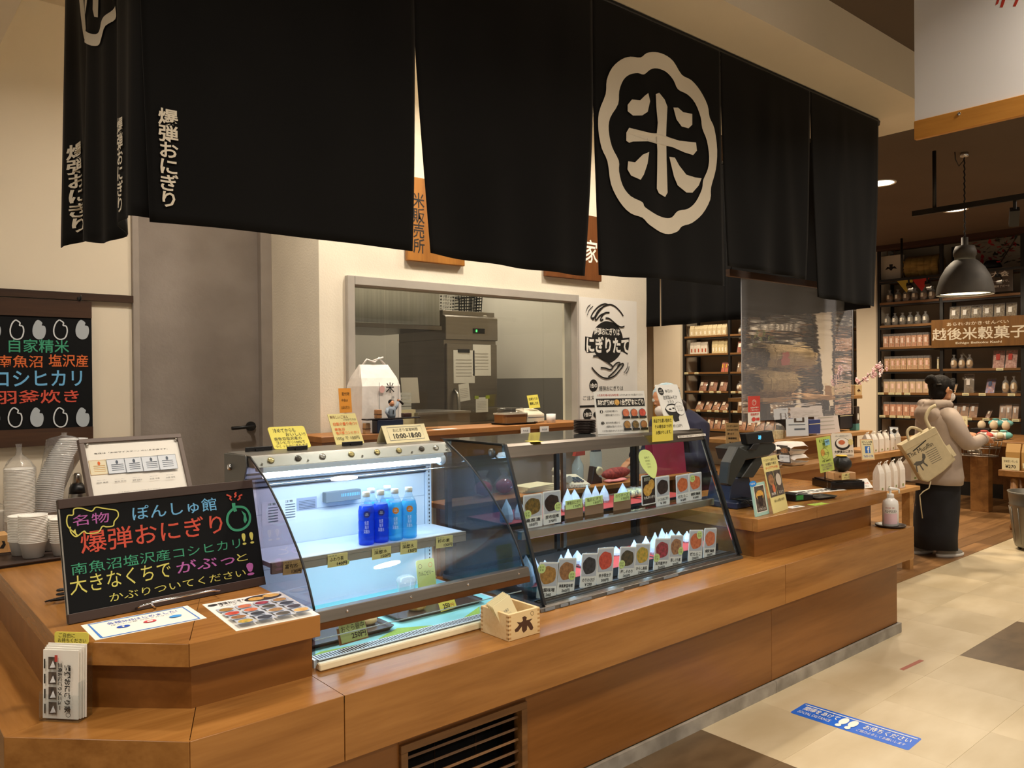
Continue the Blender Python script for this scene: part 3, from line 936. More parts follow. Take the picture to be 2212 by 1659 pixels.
# curved front pane, side panes with black edges
def arc_sheet(x0, x1):
    n = len(prof)
    mb = MB()
    vs = [(x, p[0], p[1]) for x in (x0, x1) for p in prof] + [(x, p[0] + .004, p[1] + .003) for x in (x0, x1) for p in prof]
    fs = [(i, i + 1, n + i + 1, n + i) for i in range(n - 1)] + [(2 * n + i, 3 * n + i, 3 * n + i + 1, 2 * n + i + 1) for i in range(n - 1)]
    mb.add(vs, fs, True)
    return mb
arc_sheet(C1L + .006, C1R - .004).build('curved_pane', M_CASEGLASS, c1)
side = prof + [(2.226, .66), (2.81, .66), (2.81, 1.19)]
for x in (C1L - .001, C1R - .003):
    sp_ = MB().prism(side, x, x + .004, frame((0, 0, 0), (0, 1, 0), (0, 0, 1))).build('side_pane', clear('mauve_side_glass', (.72, .64, .68, 1)) if x < 1.5 else clear('grey_side_glass', (.74, .76, .82, 1)), c1)
    MB().tube([(x + .002, p[0] - .001, p[1] + .001) for p in prof], .0042, 6).build('pane_edge', M_RUBBER, sp_)
# inner rounded acrylic guard under the lamp
g_ = MB(); g_.box(C1L + .02, 2.585, 1.145, C1R - .01, 2.588, 1.147); g_.build('guard_edge', M_CHROME, c1)
# front bar and lower pane
BARZ0, BARZ1 = .764, .797
mb = MB().prism([(2.198, BARZ0), (2.208, BARZ1), (2.24, BARZ1), (2.24, BARZ0)], C1L, C1R + .01, frame((0, 0, 0), (0, 1, 0), (0, 0, 1)))
fb = mb.build('front_bar', M_STEELD, c1, .002)
for k in range(4):
    mb = MB(); mb.ball((1.2 + k * .235, 2.203, .782), .005, 10, 6); mb.build('bolt', M_CHROME, fb)
B(C1L, 2.202, BARZ0 - .022, C1R + .01, 2.23, BARZ0 - .001).build('lower_rail', mat('brown_reflection_rail', '#6A4426', .3, .6), c1)  # brown of the reflected wood put into the rail's own colour
B(C1L + .006, 2.20, .645, C1R - .004, 2.204, BARZ0 - .022).build('lower_pane', M_CASEGLASS, c1)
B(C1L + .006, 2.235, .702, C1R - .004, 2.2365, .705).build('inner_pane_edge', mat('glass_edge', '#CFE8EE', .3), c1)
mb = MB().prism([(2.188, .622), (2.192, .642), (2.21, .645), (2.225, .622)], C1L, C1R, frame((0, 0, 0), (0, 1, 0), (0, 0, 1)))
mb.build('front_rail', mat('cream_rail', '#E8D9B4', .45), c1, .003)
gr = B(C1L + .01, 2.215, .6455, C1R - .01, 2.262, .648).build('air_grille', M_CASEWHITE, c1)
mb = MB()
for k in range(86):
    x = C1L + .015 + k * .0095
    mb.box(x, 2.222, .648, x + .0048, 2.256, .6486)
o = mb.build('grille_slots', M_BLACK, gr); o['kind'] = 'stuff'
# shelf with lamp and price rail
SHZ = .883
sh = B(C1L + .01, 2.565, SHZ - .016, C1R - .022, 2.812, SHZ).build('shelf', M_CASEWHITE, c1)
mb = MB(); mb.box(C1L + .01, 2.552, SHZ - .036, C1R - .022, 2.565, SHZ + .002); mb.box(C1L + .01, 2.550, SHZ - .010, C1R - .022, 2.553, SHZ - .008)
mb.build('price_rail', mat('price_rail_grey', '#A79F94', .4, .3), sh)
MB().cyl((1.16, 2.585, SHZ - .03), (1.9, 2.585, SHZ - .03), .008, 10).build('shelf_tube', M_TUBE, sh)
area_light('shelf_tube_lamp', (1.53, 2.59, SHZ - .045), .72, .6, COOL, (1.53, 2.62, .2), .02)
# thermometer housing and notices on the back panel
tb = PY(700, 1066, 2.80); t2 = PY(776, 1053, 2.80)
th = B(tb.x, 2.785, tb.z - .036, t2.x, 2.815, tb.z + .004).build('thermometer_box', mat('grey_plastic', '#76808A', .4), c1, .002)
mb = MB()
for k in range(11):
    x = t2.x - .012 - k * .0075
    mb.box(x, 2.7845, tb.z - .018, x + .004, 2.7852, tb.z - .006)
mb.build('thermometer_marks', mat('pale_blue_lcd', '#7CC4F0', .4), th)
M_NOTICE = mat('notice_paper', '#DDE4EC', .6); M_NOTICE2 = mat('grey_notice_paper', '#A4AEC8', .6); M_GREYINK = mat('grey_ink', '#55606E', .7)
for (x0, y0, x1, y1, m_, tl_) in ((566, 1082, 603, 1136, M_NOTICE, ('警告', '注意')), (603, 1076, 640, 1126, M_NOTICE, ('注意',)), (641, 1072, 684, 1104, M_NOTICE2, ())):
    a = PY(x0, y1, 2.814); b = PY(x1, y0, 2.814)
    it = [('t', M_INK, '注意', .35, .84, .8, .95)] if m_ is M_NOTICE else []
    for k in range(6):
        it.append(('r', M_GREYINK, .1 if m_ is M_NOTICE2 else .35, .72 - k * .12, .92, .755 - k * .12))
    card('notice_sticker', None, None, (FY(max(a.x, C1L + .012), 2.8138, a.z), b.x - max(a.x, C1L + .012), b.z - a.z), m_, it, .0005, parent=c1)
# pin badges along the sloping strip
bn = Vector((0, -.040, .047)).normalized()
def strip_pt(px):
    k = PY(px, 975, 2.69); return k.x
for k, (px, m_) in enumerate(((585, 'g'), (644, 'b'), (697, 's'), (759, 'g'), (815, 'g'), (862, 'g'), (911, 'b'), (942, 's'))):
    m_ = {'g': mat('badge_gold', '#C9B57A', .25, .9), 'b': mat('badge_black', '#2A2A2C', .25, .3), 's': mat('badge_silver', '#A9A49C', .25, .9)}[m_]
    x = strip_pt(px)
    o = MB().lathe([(.0115, 0), (.0125, .002), (.010, .005), (0, .006)], 18).build('badge', m_, c1)
    o.matrix_basis = frame((x, 2.6905, 1.217), (1, 0, 0), (0, .7, .72))
for px in (563, 663, 780, 887, 962):
    o = MB().lathe([(.004, 0), (.0035, .003), (0, .004)], 10).build('screw', M_CHROME, c1)
    o.matrix_basis = frame((strip_pt(px), 2.680, 1.208), (1, 0, 0), (0, .7, .72))

# bottles of deep-sea water on the shelf
def bottle_liquid(name, c, c2):
    return clear(name, c, 1.35, .05, haze=.5, hazec=c2)
M_BOTD = bottle_liquid('deep_blue_bottle', (.25, .42, .95, 1), lin('#1F4FE0'))
M_BOTL = bottle_liquid('sky_blue_bottle', (.45, .85, 1, 1), lin('#38B4F2'))
M_BOTN = clear('clear_bottle_neck', (.85, .95, 1, 1), 1.4, .05, haze=.2, hazec=(.8, .93, 1, 1))
M_CAP = mat('white_cap', '#F0EEE6', .5)
def make_bottle(dark):
    t = thing('water_bottle', '', 'bottle')
    m_ = M_BOTD if dark else M_BOTL
    p = [(.026, .001), (.0305, .004), (.0305, .05), (.029, .053), (.0305, .056), (.0305, .088), (.029, .091), (.0305, .094), (.0305, .125), (.026, .146)]
    MB().lathe(p, 20).build('body', m_, t)
    MB().lathe([(.026, .146), (.0135, .170), (.0125, .180)], 20).build('neck', M_BOTN, t)
    c_ = MB().lathe([(.0145, .178), (.0145, .194), (.0135, .196), (0, .196)], 20); c_.build('cap', M_CAP, t)
    # label: round seal and white lettering wrapped on the front of the body
    def wrap(u, v, e):   # u angle offset (m along the wall), v height
        a = u / .0305 - RAD(100)
        return ((.0309 + e) * math.cos(a), (.0309 + e) * math.sin(a), v)
    pts = ell(0.006, .132 - .016, .0125, .0125, 18)
    mb = MB(); mb.add([wrap(x, y, .0006) for x, y in pts], [tuple(range(18))])
    mb.build('seal', mat('navy_seal', '#1B2C8C', .5) if dark else mat('orange_seal', '#E88A1C', .5), t)
    vs, fs = text_fit('佐渡\n海洋\n深層水', -.006, .045, .016, .092, 0, .0)
    mb = MB(); mb.add([wrap(v[0], v[1], .0008) for v in vs], fs)
    vs, fs = text_fit('海洋\n深層水', -.001, .111, .013, .121, 0, .01)
    mb.add([wrap(v[0], v[1], .0012) for v in vs], fs)
    mb.build('lettering', mat('white_print', '#E8F2FF', .6), t)
    return t
bots = [(801, 1184, 2.585, 1, 'dark blue bottle at the left front of the lit shelf'), (832, 1178, 2.585, 1, 'dark blue bottle second from the left at the shelf front'),
        (863, 1172, 2.585, 0, 'light blue bottle with an orange seal beside the dark blue pair'), (893, 1167, 2.585, 0, 'light blue bottle at the right end of the shelf front'),
        (811, 1160, 2.66, 0, 'bottle behind the first dark blue one, only cap and shoulder showing'), (846, 1154, 2.68, 0, 'bottle at the back of the row with a white cap, behind the orange seals')]
pd = make_bottle(1); pl_ = make_bottle(0)
used = {0: False, 1: False}
for (px, py, y, dk, lb) in bots:
    src = pd if dk else pl_
    p = PY(px, py, y)
    m_ = at(p.x, y + .03, SHZ + .0005, RAD(-28))
    if used[dk]: o = dup(src, m_, lb, 'bottles on the lit shelf')
    else:
        o = src; o.matrix_basis = m_; tag(o, lb, None, 'bottles on the lit shelf'); used[dk] = True
# price tags clipped to the shelf rail
def price(name, label, a, b, c_, Y, m_, items, group=None, t=.0015, r=0.):
    """card on a plane Y: a bottom-left, b bottom-right, c top-left pixels"""
    A = PY(*a, Y); Bq = PY(*b, Y); Cq = PY(*c_, Y)
    f = frame(A, (1, 0, (Bq.z - A.z) / (Bq.x - A.x)), (0, 0, 1))
    return card(name, label, 'price tag', (f, (Bq - A).length, Cq.z - A.z), m_, items, t, group, r)
RY = 2.5475
for (a, b, c_, tx, pr_, lb) in (((611, 1243), (652, 1238), (608, 1214), '富有柿', '130円', 'price tag at the left end of the shelf rail, seen through the side glass'),
        ((708, 1227), (751, 1220), (706, 1200), 'ふわり茶', '140円', 'price tag with a small slip tucked behind its corner'),
        ((804, 1210), (845, 1203), (802, 1186), '深層水', '150円', 'price tag with a peeling corner under the dark blue bottles'),
        ((865, 1198), (901, 1193), (863, 1172), '深層水', '130円', 'price tag under the light blue bottles'),
        ((942, 1185), (978, 1180), (940, 1161), '柿の素', '130円', 'price tag at the right end of the shelf rail')):
    price('price_tag', lb, a, b, c_, RY, M_YPALE, [('t', M_INK, tx, .1, .45, .8, .78, dict(bold=.01)), ('t', M_INK, pr_, .45, .06, .95, .36, dict(bold=.02)), ('t', M_GREYINK, 'なまら', .06, .84, .45, .95)], 'price tags on the lit shelf')
k = PY(753, 1212, RY)
card('paper_slip', 'small pale slip stuck behind the second price tag', 'slip', (frame((k.x - .04, RY + .004, k.z), (1, 0, -.28), (0, 0, 1)), .045, .014), M_GREENCARD, [('t', M_INK, 'おすすめ', .1, .25, .9, .75)], .0006)
# case floor: mats, trays, goods
M_MATB = mat('aqua_paper_mat', '#8FD8DC', .7)
M_MATG = mat('green_paper_mat', '#A6C95A', .8, c2='#90B848', nscale=160)
ma = card('paper_mat', 'aqua paper mat lining the case floor', 'mat', (FZ(C1L + .012, 2.268, .6456), C1R - C1L - .024, .5), M_MATB, [], .0004)
def gq(px, py): 
    p = PZ(px, py, .6462); return (p.x, p.y)
tri = [[(692, 1428), (692, 1408), (786, 1400)], [(833, 1390), (858, 1357), (951, 1357)], [(1018, 1340), (1036, 1310), (1050, 1330)], [(975, 1305), (1000, 1293), (1020, 1303)]]
for t_, lb in zip(tri, ('green triangular paper mat at the left end of the case floor', 'large green triangular paper mat in the middle of the case floor', 'green triangular paper mat beside the wooden box', 'green triangular paper mat behind the right tray')):
    ps = [gq(*q) for q in t_]
    ps = [(max(C1L + .013, min(C1R - .013, x)), max(2.268, y)) for x, y in ps]
    tag(MB().prism(ps, .6463, .6467).build('paper_mat', M_MATG), lb, 'mat', 'green paper mats')
M_TRAYD = mat('dark_lacquer_tray', '#3A2A26', .25)
def tray(label, cx, cy, z, w, d, rz, m_, h=.014, lipw=.012, name='tray', cat='tray', group=None):
    t = thing(name, label, cat, (cx, cy, z), rz, group)
    MB().prism(rrect(-w / 2 + lipw, -d / 2 + lipw, w / 2 - lipw, d / 2 - lipw, .012), 0, .004).build('base', m_, t)
    o, i = rrect(-w / 2, -d / 2, w / 2, d / 2, .02), rrect(-w / 2 + lipw, -d / 2 + lipw, w / 2 - lipw, d / 2 - lipw, .012)
    n = len(o)
    vs = [(x, y, .002) for x, y in i] + [(x, y, h) for x, y in o] + [(x * .99, y * .99, h + .001) for x, y in o] + [(x, y, .004) for x, y in i]
    fs = [(k_ + j, k_ + (j + 1) % n, k_ + n + (j + 1) % n, k_ + n + j) for k_ in (0, n, 2 * n) for j in range(n)]
    MB().add(vs, fs, True).build('rim', m_, t)
    return t
tray('dark lacquered tray at the left of the case floor', 1.265, 2.42, .6475, .36, .22, 0, M_TRAYD)
tray('dark lacquered tray with a wrapped sweet at the right of the case floor', 1.68, 2.48, .6475, .38, .24, 0, M_TRAYD)
def wrapped(label, x, y, z, r, c, group=None):
    t = thing('wrapped_sweet', label, 'sweet', (x, y, z), 0, group)
    MB().lathe([(r * .75, .001), (r, r * .25), (r * .98, r * .7), (r * .55, r * .95), (0, r)], 12).build('sweet', mat('sweet_' + c, c, .5, c2='#F4E2A0', nscale=60), t)
    mb = MB()
    for i in range(9):
        a = i * .7
        mb.ball((r * .6 * math.cos(a), r * .6 * math.sin(a), r * .9), r * .28, 7, 5)
    mb.build('film', clear('crinkled_film', (1, 1, 1, 1), 1.6, .05, .6, 80), t)
    return t
wrapped('yellow sweet in clear film on the right tray', 1.62, 2.45, .6525, .036, '#D9A62C')
wrapped('pale cream sweet at the right of the left tray', 1.40, 2.42, .6525, .03, '#E8CFA0')
wrapped('pale bun in film at the left end of the left tray', 1.16, 2.41, .6525, .03, '#E0C49A')
f = stand((739, 1391), (795, 1375), (731, 1351), .662)
card('price_card', 'light green handwritten price card leaning on the left tray', 'price tag', (f[0], f[1], f[2]), M_GREENCARD, [('t', M_INK, 'おぐら最中', .06, .55, .94, .9), ('t', M_INK, '250円', .4, .1, .95, .45, dict(bold=.02))], .0015)
o = card('backing_card', 'brown card behind the green price card', 'card', (Matrix.Translation((-.006, .004, -.006)) @ f[0], f[1] * 1.12, f[2] * .9), mat('brown_card', '#A06A3C', .6), [], .0015)
f = stand((953, 1322), (987, 1311), (947, 1303), .664)
card('price_card', 'bright yellow price card reading 250 on the right tray', 'price tag', (f[0], f[1], max(f[2], .03)), M_YCARD, [('t', M_INK, '250', .2, .2, .62, .75, dict(bold=.03)), ('t', M_RED, '円', .66, .2, .85, .6)], .0015)
k = PY(922, 1262, 2.5)
card('price_card', 'light green card with an apple drawing standing behind the front bar', 'price tag', (frame((k.x + .004, 2.56, .662), (1, 0, 0), (0, .15, 1)), .085, .135), M_GREENCARD, [('o', M_INK, .2, .82, .09, .06, .0012), ('o', M_ORANGE, .76, .82, .1, .06, .0012), ('t', M_INK, 'りんごゼリー', .1, .55, .9, .68)], .0015, r=.008)
t = thing('dessert_cup', 'clear dessert cup half hidden behind the front bar', 'cup', (k.x - .06, 2.55, .6525))
MB().lathe([(.028, 0), (.036, .08), (.0385, .082), (.0385, .088), (.030, .100), (.012, .104)], 20).build('cup', clear('cup_plastic', (.95, .98, 1, 1), 1.5, .05, haze=.25), t)

# ================================================================== SLANTED GLASS CASE WITH RICE BALLS
C2L, C2R = 2.03, 3.325
c2 = thing('display_case', 'slanted glass case with two shelves of wrapped rice balls and menu cards', 'display case')
FBY, FBZ, FTY, FTZ = 2.205, .640, 2.405, 1.183
def fy(z): return FBY + (FTY - FBY) * (z - FBZ) / (FTZ - FBZ)
FW = frame((0, 0, 0), (0, 1, 0), (0, 0, 1))
B(C2L, 2.225, .6205, C2R, 2.86, .640).build('case_floor', mat('case_floor_steel', '#8B9096', .3, .7), c2)
mb = MB().prism([(2.185, .6205), (2.19, .634), (2.215, .640), (2.224, .6205)], C2L - .03, C2R, FW); mb.build('front_rail', M_STEELD, c2, .001)
mb = MB()
for k in range(2):
    mb.box(C2L, 2.235 + k * .016, .640, C2R, 2.241 + k * .016, .647)
mb.build('sliding_track', M_STEELD, c2)
# slanted front pane and its edges
mb = MB().prism([(FBY, FBZ), (FTY, FTZ), (FTY + .005, FTZ), (FBY + .005, FBZ)], C2L + .006, C2R - .012, FW); mb.build('front_pane', M_CASEGLASS, c2)
sd = [(FBY, FBZ), (FTY, FTZ), (FTY + .02, 1.232), (2.84, 1.232), (2.84, FBZ)]
for x, nm in ((C2L, 'left'), (C2R - .004, 'right')):
    sp_ = MB().prism(sd, x, x + .004, FW).build('side_pane', clear('tinted_side_glass', (.62, .70, .74, 1), 1.45) if nm == 'left' else M_CASEGLASS, c2)
    mb = MB(); mb.bar((x + .002, FBY - .002, FBZ), (x + .002, FTY, FTZ), .012 if nm == 'left' else .02, .012, (1, 0, 0)); mb.bar((x + .002, FTY, FTZ), (x + .002, FTY + .022, 1.235), .012, .012, (1, 0, 0))
    mb.build('pane_edge', M_RUBBER, sp_)
    if nm == 'right':
        mb = MB(); mb.bar((x - .014, FBY + .004, FBZ), (x - .014, FTY + .004, FTZ), .006, .010, (1, 0, 0)); mb.build('edge_trim', M_CHROME, sp_)
# top: glass deck with a steel front band
mb = MB().prism([(FTY - .004, FTZ), (FTY + .01, 1.226), (FTY + .03, 1.236), (FTY + .05, 1.236), (FTY + .05, FTZ + .004)], C2L + .008, C2R - .006, FW); mb.build('top_band', M_STEELD, c2, .002)
B(C2L + .008, FTY + .05, 1.228, C2R - .006, 2.86, 1.236).build('top_deck', mat('smoked_glass_deck', '#3E3F3E', .08, .0, .8), c2)
B(C2L, FTY + .03, 1.2362, C2L + .008, 2.87, 1.2385).build('deck_edge', M_RUBBER, c2)
# lamp under the band
MB().cyl((C2L + .03, FTY + .055, 1.205), (C2R - .03, FTY + .055, 1.205), .009, 10).build('fluorescent_tube', mat('case_lamp', (.85, .93, 1, 1), .4, emit=6), c2)
area_light('case_led_lamp', (2.68, FTY + .06, 1.19), 1.2, 5.0, COOL, (2.68, 2.52, .6), .03)
mb = MB().lathe([(.016, 0), (.016, .012), (.012, .016), (0, .016)], 16); o = mb.build('knob', M_CASEGREY, c2); o.matrix_basis = frame((C2L - .0005, 2.50, 1.20), (0, -1, 0), (0, 0, 1))
# shelf
S2Z = .895
sh2 = B(C2L + .01, 2.36, S2Z - .008, C2R - .012, 2.80, S2Z).build('shelf', clear('shelf_glass', (.86, .9, .92, 1), 1.5), c2)
B(C2L + .006, 2.335, S2Z - .03, C2R - .02, 2.36, S2Z + .002).build('shelf_rail', M_STEEL, sh2, .002)
area_light('case_shelf_lamp', (2.68, 2.37, S2Z - .035), 1.15, 3.4, COOL, (2.68, 2.47, .3), .02)
# back posts and sliding doors
for x in (C2L + .01, 2.70, 2.745, 3.27, 3.30):
    B(x, 2.83, .645, x + .022, 2.85, 1.225).build('back_post', M_RUBBER if x in (2.70, 3.27) else M_STEELD, c2)
for a, b, y in ((C2L + .03, 2.71, 2.838), (2.76, 3.27, 2.846)):
    B(a, y, .65, b, y + .004, 1.22).build('sliding_door', M_CASEGLASS, c2)
B(C2L, 2.83, .640, C2R, 2.852, .655).build('door_track', M_RUBBER, c2)
# printed labels on the front rail
k0 = 2.1
mb = MB()
for i, (a, w) in enumerate(((2.02, .05), (2.10, .04), (2.15, .12), (2.36, .10), (2.56, .06), (2.72, .10))):
    B(a, 2.184, .6225, a + w, 2.1855, .6325).build('rail_label', mat('rail_label_grey', '#7F8B95', .5), c2)

# the wrapped rice balls
M_FILM = clear('rice_ball_film', (.78, .88, 1, 1), 1.5, .12, .3, 40, haze=.55, hazec=(.84, .92, 1, 1))
M_NORI = mat('nori_black', '#20242B', .6); M_RICE = mat('white_rice', '#EDEFF2', .8, bump=.3, bscale=200)
def make_rb(kind):
    t = thing('rice_ball', '', 'rice ball')
    h = .10
    vs = []
    rings = [(.030, .024, 0), (.037, .030, .012), (.035, .028, .035), (.024, .018, .062), (.011, .008, .083), (.002, .002, h)]
    mb = MB(); n = 10; fs = []
    for (a, b, z) in rings:
        for i in range(n):
            th_ = 2 * math.pi * i / n
            w = 1 + .10 * math.cos(4 * th_)
            vs.append((a * w * math.cos(th_), b * w * math.sin(th_), z))
    for j in range(len(rings) - 1):
        for i in range(n):
            k = (i + 1) % n; fs.append((j * n + i, j * n + k, (j + 1) * n + k, (j + 1) * n + i))
    mb.add(vs, fs); mb.add([vs[i] for i in range(n)][::-1], [tuple(range(n))])
    mb.build('wrapper', M_FILM, t)
    mb = MB().prism([(-.031, .004), (.031, .004), (.03, .02), (.007, .062), (-.007, .062), (-.03, .02)], -.016, .016, frame((0, 0, 0), (1, 0, 0), (0, 0, 1)))
    mb.build('rice', M_RICE if kind == 'w' else M_NORI, t, .005)
    if kind == 'w':
        B(-.014, -.0175, .004, .014, .0175, .026).build('nori_strip', M_NORI, t)
    return t
rbw, rbn = make_rb('w'), make_rb('n')
first = {'w': True, 'n': True}
def rb(px, py, Y, z0, kind, label, group, rz):
    p = PY(px, py, Y)
    s = (p.z - z0) / .10
    m_ = at(p.x, Y, z0, rz) @ Matrix.Diagonal((max(s, .8), max(s, .8), s, 1))
    src = rbw if kind == 'w' else rbn
    if first[kind]:
        first[kind] = False; src.matrix_basis = m_; return tag(src, label, None, group)
    return dup(src, m_, label, group)
r2 = random.Random(3)
# risers carry the lower row; red paper under them
M_REDP = mat('red_paper', '#C0392E', .6)
M_RISER = mat('black_riser', '#0F1116', .3)
ris = B(C2L + .03, 2.30, .6475, C2R - .04, 2.56, .682).build('riser', M_RISER); tag(ris, 'long black riser along the floor of the rice ball case', 'riser')
red = []
for (a, b) in ((2.06, 2.42), (2.44, 2.80), (2.82, 3.27)):
    o = B(a, 2.302, .6825, b, 2.555, .6833).build('paper_liner', M_REDP); tag(o, 'red paper liner under the lower rice balls, ' + {2.06: 'left third', 2.44: 'middle', 2.82: 'right third'}[a], 'liner', 'red liners on the riser')
low = [(1136, 1200, 2.34, 'w'), (1156, 1206, 2.36, 'w'), (1177, 1210, 2.40, 'w'), (1212, 1198, 2.36, 'w'), (1227, 1186, 2.42, 'w'), (1247, 1189, 2.45, 'w'), (1266, 1194, 2.40, 'w'), (1306, 1182, 2.42, 'w'),
       (1370, 1166, 2.38, 'w'), (1395, 1158, 2.42, 'w'), (1388, 1171, 2.34, 'w'), (1415, 1150, 2.36, 'w'), (1430, 1141, 2.46, 'w'), (1440, 1150, 2.38, 'w'), (1450, 1144, 2.46, 'w'), (1466, 1147, 2.46, 'w'), (1484, 1147, 2.42, 'w'), (1330, 1180, 2.46, 'w')]
ORD = ['first', 'second', 'third', 'fourth', 'fifth', 'sixth', 'seventh', 'eighth', 'ninth', 'tenth', 'eleventh', 'twelfth', 'thirteenth', 'fourteenth', 'fifteenth', 'sixteenth', 'seventeenth', 'eighteenth']
for i, (px, py, Y, kd) in enumerate(sorted(low)):
    rb(px, py, Y, .6836, kd, 'rice ball in white film behind the lower menu cards, %s tip from the left' % ORD[i], 'rice balls on the lower level', r2.uniform(-.4, .4))
tr2 = B(C2L + .03, 2.45, S2Z + .0005, C2R - .05, 2.72, S2Z + .012).build('shelf_tray', M_RISER); tag(tr2, 'black tray along the middle shelf of the rice ball case', 'tray')
for (a, b) in ((2.06, 2.5), (2.52, 2.96), (2.98, 3.26)):
    o = B(a, 2.452, S2Z + .0125, b, 2.715, S2Z + .0133).build('paper_liner', M_REDP); tag(o, 'red paper liner on the middle shelf tray, ' + {2.06: 'left', 2.52: 'centre', 2.98: 'right'}[a], 'liner', 'red liners on the middle shelf')
upr = [(1094, 1078, 2.50, 'n'), (1122, 1078, 2.52, 'n'), (1226, 1056, 2.52, 'w'), (1241, 1057, 2.56, 'w'), (1268, 1048, 2.56, 'n'), (1286, 1049, 2.60, 'n'), (1305, 1048, 2.58, 'n'), (1345, 1044, 2.54, 'w')]
cnt = {'w': 0, 'n': 0}
for (px, py, Y, kd) in upr:
    cnt[kd] += 1
    rb(px, py, Y, S2Z + .0136, kd, ('rice ball in white film on the middle shelf, ' if kd == 'w' else 'dark seaweed rice ball in clear film on the middle shelf, ') + ORD[cnt[kd] - 1] + ' from the left', 'rice balls on the middle shelf, ' + ('white' if kd == 'w' else 'dark'), r2.uniform(-.4, .4))
for (px, py, lb) in ((1365, 1052, 'twisted film packet of a round rice ball, left of the fried-food card'), (1380, 1058, 'twisted film packet touching the fried-food card')):
    p = PY(px, py, 2.58)
    wrapped(lb, p.x, 2.6, S2Z + .0136, .042, '#41464F')

# menu cards
M_MENU = mat('menu_card_white', '#E9E9E4', .4); M_PIC = mat('photo_grey', '#B9BEC8', .5)
def food(n, a, b, s=75): return mat('food_' + n, a, .5, c2=b, nscale=s)
FOODS = {'takana': food('takana', '#8A6A2E', '#4A4018'), 'konbu': food('konbu', '#3A2118', '#120A08'), 'miso': food('miso', '#B8873E', '#8A6226'), 'nanban': food('nanban', '#A87444', '#80552E'),
         'nori': food('nori', '#33343A', '#101114'), 'mentai': food('mentai', '#D8543A', '#B03424'), 'shiso': food('shiso', '#5A4A24', '#2C2A1A'), 'karashi': food('karashi', '#D9A93A', '#8A8A34'),
         'ume': food('ume', '#B5354A', '#6E2A2A'), 'buta': food('buta', '#B48458', '#7A4E34'), 'tara': food('tara', '#D87848', '#B8582E'), 'sake': food('sake', '#DE8054', '#C0603A'), 'ten': food('ten', '#E4B45C', '#C08A30'), 'dark': food('dark', '#3E2A26', '#1A1212')}
def menu(label, bl, br, tl, Y, fd, name, pr_, badge=None, lean=.0, dark=False):
    A = PY(*bl, Y); Bq = PY(*br, Y); Cq = PY(*tl, Y)
    w = (Bq - A).length; h = Cq.z - A.z
    if Y < 2.3: A.z += .011
    f = frame(A, (1, 0, (Bq.z - A.z) / (Bq.x - A.x)), (0, lean, 1))
    it = [('r', M_PIC, .05, .33, .95, .96), ('e', FOODS[fd], .5, .64, .38, .27, .16), ('t', M_INK, name, .12, .17, .88, .28, dict(bold=.012)), ('t', M_INK, pr_, .28, .05, .72, .14, dict(bold=.012))]
    if dark:
        it = [('r', FOODS['dark'], .05, .04, .95, .97), ('e', FOODS['ten'], .42, .5, .3, .2, .05), ('e', FOODS['ten'], .68, .66, .22, .18, .05), ('t', M_WHITE, name, .12, .2, .9, .3, dict(bold=.02)), ('t', M_WHITE, '期間限定', .15, .8, .6, .93)]
    if badge:
        it.append(('e', M_GREENCARD, badge[0], badge[1], .2, .13)); it.append(('t', M_INK, 'おす\nすめ', badge[0] - .11, badge[1] - .07, badge[0] + .11, badge[1] + .07))
    return card('menu_card', label, 'menu card', (f, w, h), M_MENU, it, .0025, 'menu cards in the rice ball case', .006)
LOWY = 2.27
menu('menu card of soy bean miso, first at the left on the case floor', (1158, 1299), (1201, 1291), (1160, 1221), LOWY, 'miso', '大葉味噌', '￥260', (.12, .82))
menu('menu card of brown vegetable miso, second from the left on the case floor', (1201, 1290), (1240, 1281), (1201, 1213), LOWY, 'nanban', '神楽南蛮味噌', '260円', (.8, .5))
menu('menu card of dark seaweed paste, third from the left on the case floor', (1252, 1276), (1287, 1268), (1252, 1202), LOWY, 'nori', 'のりわさび', '￥290')
menu('menu card of red cod roe, beside the dark seaweed card', (1288, 1268), (1323, 1258), (1285, 1191), LOWY, 'mentai', '辛子明太子', '300円')
menu('menu card of plum and shiso seaweed with a slanted caption', (1335, 1256), (1369, 1249), (1336, 1187), LOWY, 'shiso', '梅しそのり', '260円', (.15, .45))
menu('menu card of yellow mustard greens', (1369, 1249), (1400, 1242), (1371, 1180), LOWY, 'karashi', 'からし高菜', '290円')
menu('menu card of red pickled plums', (1411, 1238), (1444, 1231), (1415, 1168), LOWY, 'ume', '紀州産梅干', '260円', (.15, .4))
menu('menu card of simmered pork beside the pickled plums', (1444, 1231), (1472, 1224), (1444, 1162), LOWY, 'buta', '豚しぐれ煮', '300円', (.85, .5))
menu('menu card of grilled cod roe, second from the right on the case floor', (1486, 1218), (1516, 1211), (1488, 1150), LOWY, 'tara', '焼たらこ', '290円', (.7, .84))
menu('menu card of silver salmon, last at the right on the case floor', (1519, 1210), (1545, 1203), (1521, 1146), LOWY, 'sake', '銀鮭', '280円')
UPY = 2.385
menu('menu card of pickled takana leaves at the left of the middle shelf', (1131, 1143), (1172, 1136), (1134, 1070), UPY, 'takana', '高菜漬', '250円', (.2, .42))
menu('menu card of dark simmered kelp on the middle shelf', (1174, 1135), (1212, 1128), (1175, 1063), UPY, 'konbu', '昆布佃煮', '270円', (.82, .5))
menu('dark menu card of fried rice balls on the middle shelf', (1387, 1093), (1417, 1087), (1388, 1028), UPY, 'ten', '大丸おにぎり', '', dark=True)
menu('menu card of a half-unwrapped brown rice ball, right of the dark card', (1418, 1095), (1447, 1089), (1420, 1031), UPY, 'dark', 'いくらおにぎり', '￥390')
menu('menu card of one big grilled roe, second from the right on the middle shelf', (1462, 1088), (1489, 1082), (1460, 1028), UPY, 'tara', '焼たらこ', '￥600')
